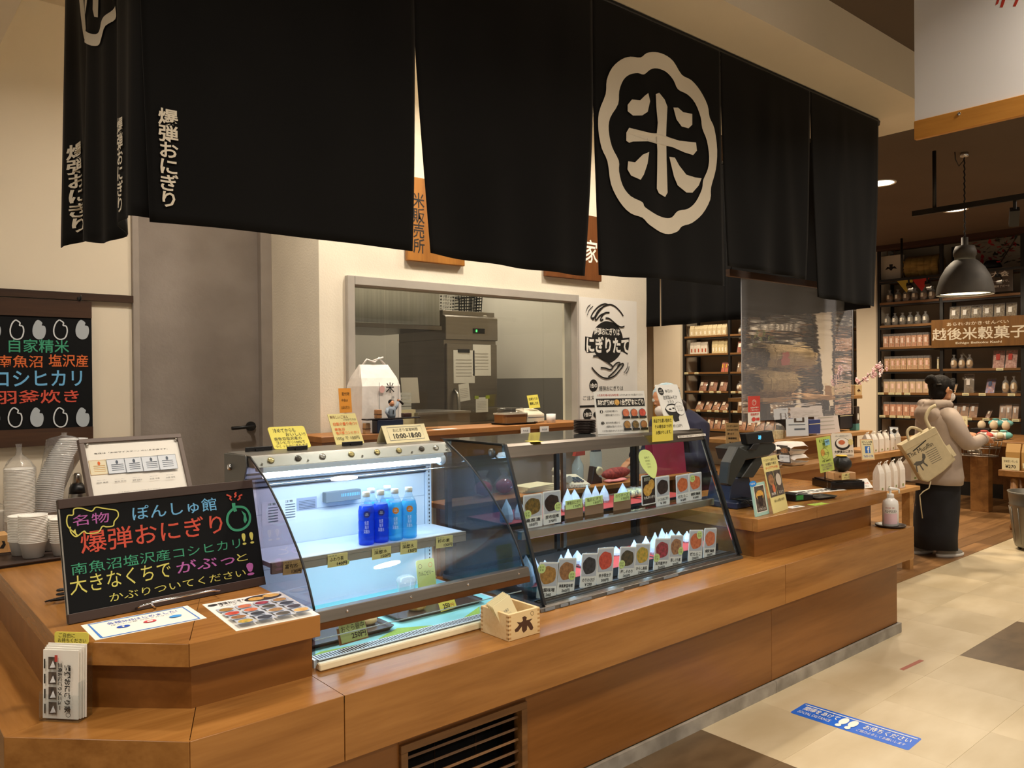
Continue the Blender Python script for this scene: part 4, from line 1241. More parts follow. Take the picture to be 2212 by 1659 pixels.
menu('menu card of two salmon pieces at the right of the middle shelf', (1489, 1082), (1516, 1077), (1489, 1023), UPY, 'sake', '銀鮭', '￥600', (.25, .8))
for (a, b, c_, tx, pr_, lb) in (((1222, 1102), (1258, 1096), (1218, 1083), '味噌おにぎり', '170円', 'left'), ((1265, 1094), (1302, 1087), (1259, 1077), '塩おにぎり', '150円', 'middle'), ((1327, 1085), (1361, 1079), (1321, 1068), 'のりチーズ', '170円', 'right')):
    price('price_card', 'light green price strip, ' + lb + ' of three along the middle shelf', a, b, c_, 2.43, M_GREENCARD, [('t', M_INK, tx, .08, .5, .9, .9), ('t', M_INK, pr_, .45, .08, .92, .42)], 'green price strips')
    A = PY(*a, 2.434); Bq = PY(*b, 2.434)
    tag(B(A.x - .004, 2.433, S2Z + .0005, Bq.x + .004, 2.437, min(A.z, Bq.z) + .02).build('card_holder', mat('clear_brown_holder', '#8A6A4A', .4)), 'low brown holder behind the ' + lb + ' green price strip', 'holder', 'price strip holders')
# leaf-shaped note stuck on the pane
ps = [(1414, 1036), (1398, 1015), (1394, 992), (1400, 976), (1411, 971), (1422, 976), (1428, 995), (1426, 1015)]
p0 = PY(1411, 1000, 2.345)
pts = [(PY(a, b, 2.345).x - p0.x, PY(a, b, 2.345).z - p0.z) for a, b in ps]
nv = Vector((0, FTY - FBY, FTZ - FBZ)).normalized()
fl = frame((p0.x, fy(p0.z) - .0012, p0.z), (1, 0, 0), nv)
o = MB().prism(smooth_line(pts, 4, True), -.0003, .0002).build('leaf_note', M_GREENCARD); o.matrix_basis = fl
tag(o, 'pale green leaf-shaped note stuck on the slanted glass', 'note')
mb = MB()
for k, s in enumerate(('店内で', 'お米の旨さ', 'にこだわった', 'おにぎりです')):
    vs, fs = text_fit(s, -.018 + .002 * k, .018 - .015 * k, .018 - .002 * k, .028 - .015 * k, .0005); mb.add(vs, fs)
mb.build('lettering', M_INK, o)

# ================================================================== LEFT END OF THE COUNTER
M_CHALK = mat('chalkboard_black', '#0A0C0E', .7, spec=.2)
M_FRAMEW = wood('chalkboard_frame', '#4C382E', '#33241D', 'x', .5)
CH = {k: mat('chalk_' + k, v, .8) for k, v in dict(green='#3F9E78', orange='#D86A32', blue='#6FB4E2', red='#D2523E', yellow='#D9D36A', purple='#B765AE', white='#D5DADD', grey='#AEB6BC').items()}
# wall chalkboard hung from a rail
WB = DY - .035
a = PY(0, 641, DY); b = PY(286, 655, DY)
rl = thing('wall_rail', 'dark wooden picture rail along the left wall', 'rail')
B(-1.2, DY - .028, PY(286, 655, DY).z, PY(285, 640, DY).x, DY - .0005, PY(286, 640, DY).z).build('rail_board', M_DWOOD, rl)
hk = PY(172, 640, DY - .03)
mb = MB(); mb.tube([(hk.x, DY - .03, hk.z - .02), (hk.x, DY - .05, hk.z - .02), (hk.x, DY - .055, hk.z + .005)], .003); mb.box(hk.x - .01, DY - .034, hk.z - .03, hk.x + .01, DY - .029, hk.z - .005)
mb.build('rail_hook', M_BLACKM, rl)
br_ = PY(201, 957, WB); tr_ = PY(199, 652, WB)
bx1 = br_.x; bz0 = br_.z; bz1 = tr_.z; bw = 1.05; bx0 = bx1 - bw
t = thing('wall_chalkboard', 'large wall chalkboard with coloured lettering and rice grains between dark wood bars', 'chalkboard', (bx0, WB, bz0))
BHt = bz1 - bz0; barh = .085
panel = B(0, 0, barh, bw, .015, BHt - barh).build('board', M_CHALK, t)
B(0, -.006, 0, bw, .02, barh).build('wood_bar', M_DWOOD, t); B(0, -.006, BHt - barh, bw, .02, BHt).build('wood_bar', M_DWOOD, t)
fwb = (FY(bx0, WB - .001, bz0), 1., 1.)
bxr = boxer(fwb); ptr = pointer(fwb)
items = [('t', CH['green'], '自家精米', *bxr(19, 761, 149, 734), dict(bold=.008)), ('t', CH['orange'], '南魚沼', *bxr(-6, 794, 92, 768), dict(bold=.01)), ('t', CH['orange'], '塩沢産', *bxr(105, 793, 190, 766), dict(bold=.01)),
         ('t', CH['blue'], 'コシヒカリ', *bxr(-12, 836, 177, 800), dict(bold=.012)), ('t', CH['red'], '羽釜炊き', *bxr(-8, 874, 170, 841), dict(bold=.012))]
def grain(cx, cy, s=1.):
    return [(cx + s * x, cy + s * y) for x, y in ((-3, -20), (6, -14), (5, -8), (12, -6), (14, 6), (9, 19), (-3, 22), (-13, 14), (-15, 0), (-10, -14))]
for row, cy in ((0, 711), (1, 900)):
    for k, cx in enumerate(((-12, 37, 85, 131, 178), (-14, 33, 80, 131, 179))[row]):
        g_ = ptr(grain(cx, cy)) 
        if k % 2 == 0:
            items.append(('p', CH['grey'], smooth_line(g_, 3, True)))
        else:
            items.append(('l', CH['white'], smooth_line(g_ + g_[:1], 3), .006, False))
root = bpy.data.objects.new('chalk_drawing', None)
bpy.data.objects.remove(root)
tmp = panel
# prints are in board metres: shift from the thing's origin to its front face
def prints_at(root, items, mtx):
    n0 = set(bpy.data.objects)
    prints(root, 1., 1., items)
    for o in set(bpy.data.objects) - n0:
        o.matrix_basis = mtx
prints_at(panel, items, frame((0, -.0006, 0), (1, 0, 0), (0, 0, 1)))

# certificate board
fw = stand((206, 1160), (432, 1128), (168, 950), UZ + .004)
fcb = thing('certificate_board', 'framed sheet of five small certificates standing behind the chalkboard', 'notice board', mtx=fw[0])
w, h = fw[1], fw[2]
B(0, 0, -.02, w, h, -.004).build('backing', mat('frame_grey_brown', '#6A5C54', .5), fcb)
mb = MB(); e = .022
mb.box(0, 0, -.004, w, e, .008); mb.box(0, h - e, -.004, w, h, .008); mb.box(0, e, -.004, e, h - e, .008); mb.box(w - e, e, -.004, w, h - e, .008)
mb.build('frame_bar', mat('frame_grey_brown', '#6A5C54', .5), fcb, .002)
for x in (.035, w - .03):
    mb = MB(); mb.ball((x, h - .03, .004), .008, 10, 6); mb.build('pin', M_CHROME, fcb)
ppr = MB().box(e, .02, -.004, w - e, h - e, -.0028).build('paper', M_WHITE, fcb)
bq = boxer((fw[0], w, h), 0, 600, .3165)
it = [('t', M_INK, '当店は「お米マイスター」のいるお店です。', *bq(645, 1205, 1145, 1160), dict(bold=.004)), ('t', M_INK, '日本穀物小売商業組合連合会認定', *bq(810, 1465, 1097, 1432))]
M_CERT = mat('certificate_cream', '#E8DFC0', .7); M_GOLD = mat('certificate_gold', '#C89A4A', .5)
for k, (x0, x1) in enumerate(((622, 737), (742, 860), (865, 968), (980, 1085), (1090, 1190))):
    y0 = 1348 - k * 8; 
    u0, v0, u1, v1 = bq(x0, y0, x1, y0 - 108)
    it.append(('r', M_CERT if k == 0 else M_NOTICE, u0, v0, u1, v1))
    for q in range(4):
        it.append(('r', M_GREYINK if k else M_GOLD, u0 + .2 * (u1 - u0), v0 + (v1 - v0) * (.2 + .13 * q), u1 - .2 * (u1 - u0), v0 + (v1 - v0) * (.2 + .13 * q) + .006))
    it.append(('e', M_ORANGE if k == 0 else M_GREYINK, (u0 + u1) / 2, v1 - .22 * (v1 - v0), .012, .02))
    it.append(('l', M_GOLD if k == 0 else M_GREYINK, [(u0, v0), (u1, v0), (u1, v1), (u0, v1), (u0, v0)], .0015, False))
    nm = ('田中 竜男', '飯田 和也', '星野 菜穂子', '吉田 千春', '大野 雪枝')[k]
    it.append(('t', M_INK, nm, *bq(x0 + 40, y0 + 58, x1, y0 + 42)))
    it.append(('t', M_GREYINK, 'お米マイスター', *bq(x0 + 40, y0 + 38, x1 - 10, y0 + 28)))
prints(ppr, w, h, it, -.0022)

# chalkboard on its wire stand
fw = stand((148, 1349.5), (573.7, 1262.6), (124, 1079.5), UZ + .001)
w, h = fw[1], fw[2]
cb_ = thing('chalkboard_sign', 'tilted black chalkboard with handwritten rice ball advertisement in coloured chalk', 'chalkboard', mtx=fw[0])
bb = h * .078
brd = B(0, bb, -.012, w, h - bb, -.001).build('board', M_CHALK, cb_)
B(0, 0, -.016, w, bb, .004).build('wood_bar', M_FRAMEW, cb_, .001); B(0, h - bb, -.016, w, h, .004).build('wood_bar', M_FRAMEW, cb_, .001)
B(0, 0, -.016, .004, h, -.0005).build('edge_strip', mat('pale_edge', '#8C8880', .6), cb_)
bq = boxer(fw, 0, 880, .4695); pq_ = pointer(fw, 0, 880, .4695)
it = [('t', CH['purple'], '名物', *bq(336, 548, 500, 478), dict(bold=.004)), ('t', CH['blue'], 'ぽんしゅ館', *bq(612, 522, 992, 412), dict(bold=.006)),
      ('t', CH['red'], '爆弾おにぎり', *bq(375, 675, 1018, 488), dict(bold=.006)), ('t', CH['green'], '南魚沼塩沢産コシヒカリ', *bq(330, 775, 1102, 600)),
      ('t', CH['yellow'], '!!', *bq(1116, 634, 1163, 572), dict(bold=.01)), ('t', CH['yellow'], '大きなくちで', *bq(325, 866, 780, 704)), ('t', CH['purple'], 'がぶっ', *bq(815, 766, 1075, 668), dict(bold=.008)),
      ('t', CH['yellow'], 'と', *bq(1090, 711, 1135, 668)), ('t', CH['yellow'], 'かぶりついてください', *bq(505, 896, 1127, 742)), ('t', CH['purple'], '!', *bq(1137, 776, 1163, 712), dict(bold=.02)),
      ('l', CH['yellow'], pq_([(350, 585), (310, 545), (310, 500), (335, 495), (340, 468), (375, 465), (420, 478), (440, 460), (475, 465), (495, 468), (535, 475), (543, 500), (525, 525), (520, 545), (490, 550), (470, 548), (450, 575), (400, 580), (385, 570), (350, 595), (325, 575), (322, 550)]), .0035),
      ('p', CH['yellow'], pq_([(345, 560), (335, 570), (350, 592), (362, 593), (350, 580)])),
      ('l', CH['green'], pq_([(1078, 462), (1050, 490), (1045, 530), (1070, 562), (1110, 562), (1143, 535), (1147, 495), (1125, 463), (1090, 458), (1078, 462)]), .008),
      ('l', CH['green'], pq_([(1082, 480), (1074, 455), (1073, 440)]), .012), ('p', CH['green'], pq_([(1108, 475), (1128, 490), (1135, 520), (1125, 535), (1118, 520), (1120, 500)])),
      ('l', CH['red'], pq_([(1064, 428), (1056, 420), (1060, 412), (1046, 405), (1040, 402)]), .005), ('l', CH['red'], pq_([(1076, 415), (1084, 405), (1078, 400), (1085, 392)]), .005), ('l', CH['red'], pq_([(1090, 428), (1102, 418), (1098, 410), (1112, 402)]), .005)]
prints(brd, w, h, it, -.0003)
pa = loc(fw[0], 625 * .4695, 880 + 938 * .4695); pb = loc(fw[0], 985 * .4695, 880 + 866 * .4695)
mb = MB(); zf = .045
mb.tube([(pa[0], -.005 + .012, .004), (pa[0], .012, zf), (pa[0] + .03, .016, zf + .006), (pb[0] - .03, .016, zf + .006), (pb[0], .012, zf), (pb[0], .012, .004)], .0035)
mb.tube([(pa[0] + .05, .004, -.01), (pa[0] + .05, -.004, .02), (pa[0] + .03, .014, zf)], .003)
mb.build('wire_stand', M_CHROME, cb_)
mb = MB(); mb.bar((w * .5, h * .6, -.016), (w * .5, .09, -.165), .03, .008); mb.build('rear_strut', M_FRAMEW, cb_)

# sheets lying on the raised block
M_BLUEB = mat('blue_border', '#3E7FD0', .6)
fw = flat((206, 1383), (447, 1335), (184, 1349), UZ + .0008)
it = [('l', M_BLUEB, [(.06, .05), (.94, .05), (.94, .95), (.06, .95), (.06, .05)], .007, False), ('t', M_BLUEINK, '各種SNSはじめました!', .2, .70, .85, .84), ('t', M_GREYINK, 'ぽんしゅ館 公式アカウント', .22, .60, .8, .66),
      ('e', M_BLUEINK, .3, .44, .06, .07), ('t', M_WHITE, 'f', .285, .395, .315, .485, dict(bold=.03)), ('e', mat('camera_red', '#D8414A', .6), .54, .44, .06, .07), ('r', M_WHITE, .515, .41, .565, .47), ('e', mat('sky_blue_ink', '#3E9CE8', .6), .78, .44, .06, .07)]
card('leaflet', 'blue-bordered leaflet lying in front of the chalkboard', 'leaflet', fw, M_WHITE, it, .0006)
fw = flat((510, 1363), (691, 1327.5), (418, 1309), UZ + .0008)
it = [('t', M_INK, '爆弾おにぎり', .16, .86, .5, .95, dict(bold=.01)), ('t', M_INK, 'メニュー', .14, .80, .44, .85), ('e', M_INK, .09, .9, .06, .035), ('e', FOODS['dark'], .72, .87, .24, .10), ('e', FOODS['ten'], .62, .86, .10, .06), ('e', FOODS['ten'], .83, .89, .11, .06)]
fl_ = ['miso', 'sake', 'ume', 'miso', 'mentai', 'tara', 'shiso', 'nori', 'nanban', 'nori', 'miso', 'dark', 'karashi', 'nori', 'shiso', 'ten']
for r_ in range(4):
    for c_ in range(4):
        u = .06 + c_ * .225; v = .58 - r_ * .18
        it.append(('r', M_PIC, u, v, u + .205, v + .15)); it.append(('e', FOODS[fl_[r_ * 4 + c_]], u + .10, v + .085, .085, .052, .08)); it.append(('r', M_GREYINK, u, v, u + .16, v + .028))
card('menu_sheet', 'laminated sheet of sixteen rice ball photos lying at the corner of the raised block', 'menu', fw, M_WHITE, it, .0008)

# brochure holder on the ledge
fw = stand((90, 1552), (168, 1556), (91, 1404), LZ + .006)
bh = thing('brochure_holder', 'clear acrylic holder of folded menus on the corner ledge', 'brochure holder', mtx=fw[0])
w, h = fw[1], fw[2]
M_ACR = clear('acrylic', (.95, .97, .98, 1), 1.5)
mb = MB(); mb.box(-.004, -.005, -.05, w + .004, -.003, .004); mb.box(-.004, -.005, .002, w + .004, h * .36, .004); mb.box(-.005, -.005, -.05, -.003, h * .40, .004); mb.box(w + .003, -.005, -.05, w + .005, h * .55, .004); mb.box(-.004, -.005, -.052, w + .004, h * 1.0, -.05)
mb.build('holder', M_ACR, bh)
for k in range(4):
    z = -.004 - k * .006
    o = B(0, 0, z - .003, w - .002 + k * .003, h + k * .004, z).build('folded_menu', M_WHITE, bh)
    if k == 0:
        M_DPHOTO = mat('photo_dark', '#2E2A28', .5, c2='#6A5A4E', nscale=70)
        it = [('t', M_INK, '爆弾おにぎり家', .62, .10, .80, .80, dict(rot=1, bold=.03)), ('t', M_INK, '三角おにぎりメニュー', .44, .14, .57, .82, dict(rot=1, bold=.03)), ('o', M_INK, .74, .07, .06, .03, .0012)]
        for q in range(4):
            it.append(('r', M_DPHOTO, .2, .07 + q * .22, .42, .25 + q * .22)); it.append(('p', M_RICE, [(.24, .09 + q * .22), (.4, .1 + q * .22), (.33, .2 + q * .22)]))
            it.append(('r', M_INK, .08, .08 + q * .22, .12, .22 + q * .22))
        it.append(('r', mat('red_print', '#C2463C', .6), .38, .84, .46, .94))
        prints(o, w, h, it, .0003)
yt = stand((94, 1397), (163, 1396), (91, 1374), LZ + .006)
o = MB().prism(rrect(w * .02, h * 1.03, w * .98, h * 1.20, .006), -.045, -.043).build('tag', M_YCARD, bh)
prints(o, w, h, [('t', M_INK, 'ご自由に', .14, 1.115, .6, 1.185), ('t', M_INK, 'お持ちください', .12, 1.045, .92, 1.11)], -.0427)

# tray of paper bowls, bagged stacks
M_BOWL = mat('white_paper_bowl', '#EFEBE2', .65); M_BAG = clear('clear_bag', (.97, .97, .97, 1), 1.6, .08, .8, 25, haze=.08)
p = PZ(77, 1209, UZ + .012)
tray('dark brown tray under the paper bowls at the left', p.x - .005, p.y + .10, UZ + .0008, .30, .26, RAD(2), mat('brown_tray', '#3E312C', .4), .012)
def bowls(label, px, py, rpx, ytop, n, z0, name='bowl_stack', cat='bowls', lean=0.):
    """a stack of nested bowls: every bowl a part"""
    p = PZ(px, py, z0); dpt = (p - CO).dot(fwd)
    r = rpx * dpt / FPX
    htot = (py - ytop) * dpt / FPX * .985
    t = thing(name, label, cat, (p.x, p.y + r * .7, z0), 0)
    hb = r * 1.25; st = (htot - hb) / max(n - 1, 1)
    me = MB().lathe([(r * .70, 0), (r * .93, hb * .9), (r * 1.0, hb * .93), (r * 1.0, hb), (r * .93, hb), (r * .6, hb * .12), (0, hb * .10)], 20).mesh('bowl'); me.materials.append(M_BOWL)
    for k in range(n):
        o = link('bowl', me, t); o.location = (lean * k * st * (k / n), 0, k * st)
    return t, r, htot
bowls('front stack of white paper bowls on the brown tray', 76, 1206, 28.5, 1113, 17, UZ + .0065)
bowls('stack of white paper bowls at the tray left, behind the front stack', 50, 1200, 26, 1114, 16, UZ + .0065)
bowls('stack of white paper bowls at the tray back, right of the front stack', 112, 1190, 24, 1117, 14, UZ + .0065)
bowls('stack of paper bowls half hidden by the chalkboard edge', 138, 1200, 24, 1120, 12, UZ + .0065)
def bag(t, r, h, tip, w=1.06):
    vs = []
    prof = [(r * w, 0), (r * w, h * .5), (r * w * 1.01, h), (r * .7, h + tip * .35), (r * .25, h + tip * .55), (r * .16, h + tip * .75), (r * .22, h + tip)]
    mb = MB().lathe(prof, 18, cap=False)
    mb.v = [(x * (1 + .05 * math.sin(z * 90 + 5 * math.atan2(y, x))), y * (1 + .05 * math.cos(z * 70)), z) for x, y, z in mb.v]
    return mb.build('plastic_bag', M_BAG, t)
t, r, ht = bowls('tall bagged stack of paper bowls with a twisted top', 47, 1160, 29, 1011, 34, UZ + .0007)
bag(t, r, ht, .11)
t, r, ht = bowls('leaning bagged tower of clear lids behind the bowls', 107, 1140, 29, 948, 40, UZ + .0007, 'lid_stack', 'lids', .35)
for o in t.children: o.name = 'lid'
M_LID = clear('lid_plastic', (.96, .96, .96, 1), 1.5, .2, haze=.75, hazec=(.95, .94, .92, 1))
t.children[0].data.materials[0] = M_LID
b_ = bag(t, r, ht, .03, 1.1)
b_.data.transform(Matrix.Shear('XY', 4, (.17, 0)))
# pans, flask, wooden box, bag at the far left
def pan(label, px, py, z, r, h, m_, kind):
    p = PZ(px, py, z)
    t = thing(kind, label, {'flask': 'flask', 'pot': 'pot'}[kind], (p.x, p.y + r, z))
    if kind == 'flask':
        MB().lathe([(r * .98, 0), (r, .01), (r, h * .55), (r * .85, h * .68)], 22).build('body', m_, t)
        MB().lathe([(r * .98, h * .58), (r * .92, h * .7), (r * .6, h * .78)], 22).build('shoulder', M_BLACK, t)
        MB().lathe([(r * .55, h * .76), (r * .5, h * .95), (r * .3, h), (0, h)], 18).build('lid', M_STEEL, t)
    else:
        MB().lathe([(r * .96, 0), (r, .01), (r, h * .55), (r * 1.04, h * .56), (r * 1.04, h * .6)], 28).build('body', m_, t)
        MB().lathe([(r * 1.03, h * .6), (r * .9, h * .72), (r * .4, h * .86), (0, h * .88)], 28).build('lid', M_STEEL, t)
        MB().lathe([(.012, h * .86), (.02, h * .93), (.02, h), (0, h)], 12).build('knob', M_BLACK, t)
        B(-r * .4, -r * 1.02, h * .36, r * .4, -r * .98, h * .5).build('band', M_BLACK, t)
    return t
pan('steel vacuum flask with a black collar behind the bagged lids', 172, 1128, UZ + .001, .04, .24, M_STEEL, 'flask')
pan('stainless rice pot cut by the left edge of the picture', -14, 1112, UZ + .001, .12, .26, M_STEEL, 'pot')
p = PZ(4, 1196, UZ + .001)
t = thing('wooden_box', 'small wooden box with a dark leaf mark at the left edge', 'box', (p.x - .06, p.y, UZ + .001))
B(0, 0, 0, .085, .10, .075).build('body', mat('box_wood', '#C79A62', .6), t, .002)
mb = MB(); mb.prism([(.052, .022), (.066, .02), (.074, .034), (.07, .05), (.06, .052), (.064, .04), (.058, .032)], 0, .0006, frame((0, 0, 0), (1, 0, 0), (0, 0, 1))); mb.build('leaf_mark', M_INK, t)
p = PZ(-2, 1160, UZ + .001)
t = thing('plastic_bag', 'crumpled clear bag of white napkins at the left edge', 'bag', (p.x, p.y + .10, UZ + .001))
MB().prism(rrect(-.08, -.05, .05, .05, .01), 0, .10).build('napkins', M_WHITE, t)
mb = MB().ball((-.015, 0, .07), .09, 14, 9, 1, .8, .8)
r3 = random.Random(5)
mb.v = [(x + r3.uniform(-.008, .008), y + r3.uniform(-.008, .008), max(.001, z + r3.uniform(-.008, .008))) for x, y, z in mb.v]
mb.build('film', M_BAG, t)
card('paper_sheet', 'sheet of white paper leaning behind the steel flask', 'paper', (frame(PZ(150, 1098, UZ + .02), (1, -.35, 0), (0, .5, 1)), .17, .24), M_WHITE, [], .001)
# cable at the foot of the chalkboard
mb = MB(); p = PZ(130, 1305, UZ + .004)
pts = []
for k in range(46):
    a = k * .42
    pts.append((p.x + .03 + .03 * math.cos(a) * (1 + .1 * math.sin(k)), p.y + .045 + .02 * math.sin(a), UZ + .004 + .0009 * k))
mb.tube(pts, .0035, 6); mb.tube([pts[0], (p.x - .02, p.y + .03, UZ + .012), (p.x - .03, p.y + .055, UZ + .006), (p.x, p.y + .075, UZ + .004)], .003, 6)
tag(mb.build('cable', M_BLACK), 'coiled black cable behind the left edge of the chalkboard', 'cable')

# ================================================================== SIGNS ON THE CASES
CT = 1.2372
def sign(name, label, bl, br, tl, z, m_, fn, t=.0025, r=0., cat='sign'):
    fw = stand(bl, br, tl, z)
    return card(name, label, cat, fw, m_, fn(boxer(fw), pointer(fw)), t, None, r)
sign('yellow_sign', 'yellow handwritten card saying cold is tasty, at the left of the curved case', (593, 971), (673, 966), (577, 923), CT, M_YCARD,
     lambda b, p: [('t', M_INK, '冷めてからも', .12, .72, .72, .92, dict(bold=.004)), ('t', M_INK, 'おいしい!!', .42, .55, .96, .70), ('t', M_INK, '南魚沼塩沢産の', .08, .37, .82, .52), ('t', M_INK, 'コシヒカリ100%で', .10, .21, .88, .34), ('t', M_INK, 'つくったおにぎりです', .05, .05, .93, .18, dict(bold=.004))], r=.01)
sign('cream_sign', 'tall pale card in brown and orange writing on the curved case', (726.5, 961), (787, 957), (707, 895), CT, M_YPALE,
     lambda b, p: [('t', mat('brown_ink', '#6A3A1C', .7), '美味しいごはん', .05, .84, .7, .95), ('t', M_INK, 'いかがですか', .5, .76, .97, .84), ('t', M_ORANGE, '白飯の量り売り!!', .1, .61, .95, .72, dict(bold=.01)), ('t', M_ORANGE, '南魚沼', .1, .44, .45, .54, dict(bold=.01)), ('t', M_ORANGE, '塩沢産コシヒカリ', .1, .32, .92, .42, dict(bold=.01)), ('t', M_INK, '100g で 100円', .08, .12, .88, .25)])
fw = stand((836, 958.5), (928.4, 951.5), (823.5, 920), CT)
hr = thing('tent_card', 'cream folded tent card with the opening hours 10:00-18:00', 'sign', mtx=fw[0])
w, h = fw[1], fw[2]
fc = B(0, 0, -.0015, w, h, 0).build('front_leaf', M_CREAMCARD, hr)
prints(fc, w, h, [('l', M_GREYINK, [(.1, .15), (.9, .15), (.9, .88), (.1, .88), (.1, .15)], .0015, False), ('t', M_INK, 'おにぎり営業時間', .22, .62, .8, .8), ('t', M_INK, '10:00-18:00', .2, .24, .84, .52, dict(bold=.02))])
ry = fw[0].inverted().to_3x3() @ Vector((0, 0, 1)); 
apex = Vector((0, h, -.001)); dn = apex - Vector((0, 0, 0)); bk = Vector((0, h * 0, 0)); 
# rear leaf falls from the ridge to the deck behind
upw = ry; top_h = upw.dot(apex)
bdir = Vector((0, upw.z, -upw.y)).normalized()
if bdir.z > 0: bdir = -bdir
foot = apex - upw * top_h + bdir * .035
mb = MB(); mb.add([(0, apex.y, apex.z), (w, apex.y, apex.z), (w, foot.y, foot.z), (0, foot.y, foot.z)], [(0, 1, 2, 3)])
o = mb.build('rear_leaf', M_CREAMCARD, hr); md = o.modifiers.new('t', 'SOLIDIFY'); md.thickness = .0015
for (x0, y0, x1, y1, lb) in ((530, 976, 587, 972, 'long black clip at the left end of the curved case top'), (621, 974, 656, 970, 'black clip holding the yellow card'), (740, 964, 773, 960, 'black clip holding the tall pale card')):
    a = PZ(x0, y0, CT); b = PZ(x1, y1, CT)
    t = thing('sign_clip', lb, 'clip', a)
    B(0, -.006, 0, b.x - a.x, .006, .016).build('jaw', M_BLACK, t, .001); B((b.x - a.x) * .35, -.012, 0, (b.x - a.x) * .65, -.006, .008).build('foot', M_BLACK, t)
# case 2 top
sg = sign('menu_board', 'white standing menu board with six round food photos on the slanted case', (1292, 938), (1402, 934), (1282, 846), CT, M_MENU,
     lambda b, p: [('t', M_RED, '人気具材3種×秘伝味噌3種', .06, .88, .48, .94), ('t', M_INK, 'おかかもありますお選びください', .5, .885, .97, .935), ('r', M_INK, .03, .63, .98, .83), ('t', M_WHITE, '具材2種類MIX', .05, .67, .38, .80, dict(bold=.03)), ('e', FOODS['ten'], .43, .735, .05, .07), ('t', M_WHITE, '1合爆弾おにぎり', .5, .66, .96, .81, dict(bold=.03)),
     ('e', M_INK, .11, .52, .03, .04), ('t', M_WHITE, '1', .1, .49, .12, .55), ('t', M_INK, '人気具材3種から', .17, .5, .42, .55), ('t', M_INK, '1種類お選びください', .17, .41, .46, .46), ('e', M_INK, .11, .25, .03, .04), ('t', M_WHITE, '2', .1, .22, .12, .28), ('t', M_INK, '秘伝味噌3種から', .17, .23, .44, .28), ('t', M_INK, '1種類お選びください', .17, .14, .48, .19), ('t', M_INK, 'その他の組合せもできます!', .08, .04, .48, .09)]
     + [('e', M_GREYINK, .575 + .165 * (k % 3), .47 - .28 * (k // 3), .07, .105) for k in range(6)] + [('e', FOODS[('sake', 'tara', 'mentai', 'miso', 'takana', 'nanban')[k]], .575 + .165 * (k % 3), .475 - .28 * (k // 3), .062, .09, .04) for k in range(6)] + [('r', M_INK, .50 + .165 * (k % 3), .34 - .28 * (k // 3), .645 + .165 * (k % 3), .395 - .28 * (k // 3)) for k in range(6)], t=.004)
def bowlpts(b, p):
    z = pointer
    return [('e', M_INK, .17, .85, .12, .085), ('t', M_WHITE, 'HOT\nMISO', .1, .81, .24, .89), ('t', M_INK, '本日の', .35, .82, .68, .89), ('t', M_INK, '自家製みそ汁', .2, .67, .82, .76),
            ('p', M_INK, [(.12, .46), (.2, .36), (.3, .29), (.38, .27), (.38, .2), (.42, .18), (.62, .2), (.63, .27), (.7, .32), (.76, .4), (.79, .48), (.7, .55), (.5, .58), (.3, .56)]),
            ('e', M_MENU, .46, .47, .28, .075), ('e', M_INK, .35, .455, .06, .018), ('e', M_INK, .5, .475, .05, .016), ('e', M_INK, .6, .45, .04, .016),
            ('l', M_INK, [(.35, .58), (.38, .61), (.34, .64)], .0025), ('l', M_INK, [(.45, .59), (.48, .62), (.44, .65)], .0025), ('l', M_INK, [(.55, .59), (.58, .62), (.54, .65)], .0025),
            ('e', M_INK, .78, .46, .21, .145), ('e', M_MENU, .78, .46, .20, .137), ('t', M_INK, 'おにぎりと\nセットで\n1杯 100円', .64, .4, .92, .53), ('t', M_INK, '1杯120円', .22, .06, .66, .13)]
sign('soup_board', 'white standing board advertising miso soup with a black bowl drawing', (1443, 931), (1491, 928), (1415, 831), CT, M_MENU, bowlpts, .004, .008)
a = PY(1409, 955, 2.395)
fy_ = frame(a, (1, 0, .02), (-.12, -.05, 1))
Aq = PY(1398, 903, 2.395); Bq = PY(1454, 951, 2.395)
card('sticky_note', 'yellow handwritten note stuck on the front band of the slanted case', 'note', (frame(a, Bq - a, Aq - a), (Bq - a).length, (Aq - a).length), M_YCARD, [('t', M_INK, '単品でも買い始めた', .06, .74, .92, .9, dict(bold=.01)), ('t', M_INK, 'その場合は1つ3円', .12, .52, .92, .66, dict(bold=.01)), ('t', M_INK, 'お預かりします。', .18, .28, .9, .42, dict(bold=.01))], .0008)
card('deck_note', 'yellow note lying on the dark glass top of the slanted case', 'note', (flat((1147.5, 955), (1173, 954), (1158, 938), CT + .0004)[0], .055, .075), M_YCARD, [('t', M_INK, '商品をお取り', .1, .6, .9, .85, dict(bold=.01)), ('t', M_INK, 'しましょう', .1, .2, .8, .45, dict(bold=.01))], .0004)
a = PY(1465, 944, 2.40); b = PY(1525, 937, 2.40)
card('band_label', 'white printed label strip at the right of the steel band', 'label', (frame((a.x, 2.4005, a.z - .006), (1, 0, 0), (0, .25, 1)), b.x - a.x, .012), M_WHITE, [('t', M_INK, '商品はすべて税込価格です ショーケース内に', .03, .2, .97, .8)], .0005)
p = PZ(1286, 936, CT)
t = thing('plate_stack', 'stack of small dark plates beside the white menu board', 'plates', (p.x - .02, p.y + .05, CT))
me = MB().lathe([(.03, 0), (.05, .004), (.055, .010), (.052, .010), (.03, .004), (0, .004)], 22).mesh('plate'); me.materials.append(mat('dark_plate', '#30231E', .35))
for k in range(8):
    o = link('plate', me, t); o.location = (0, 0, k * .0075)

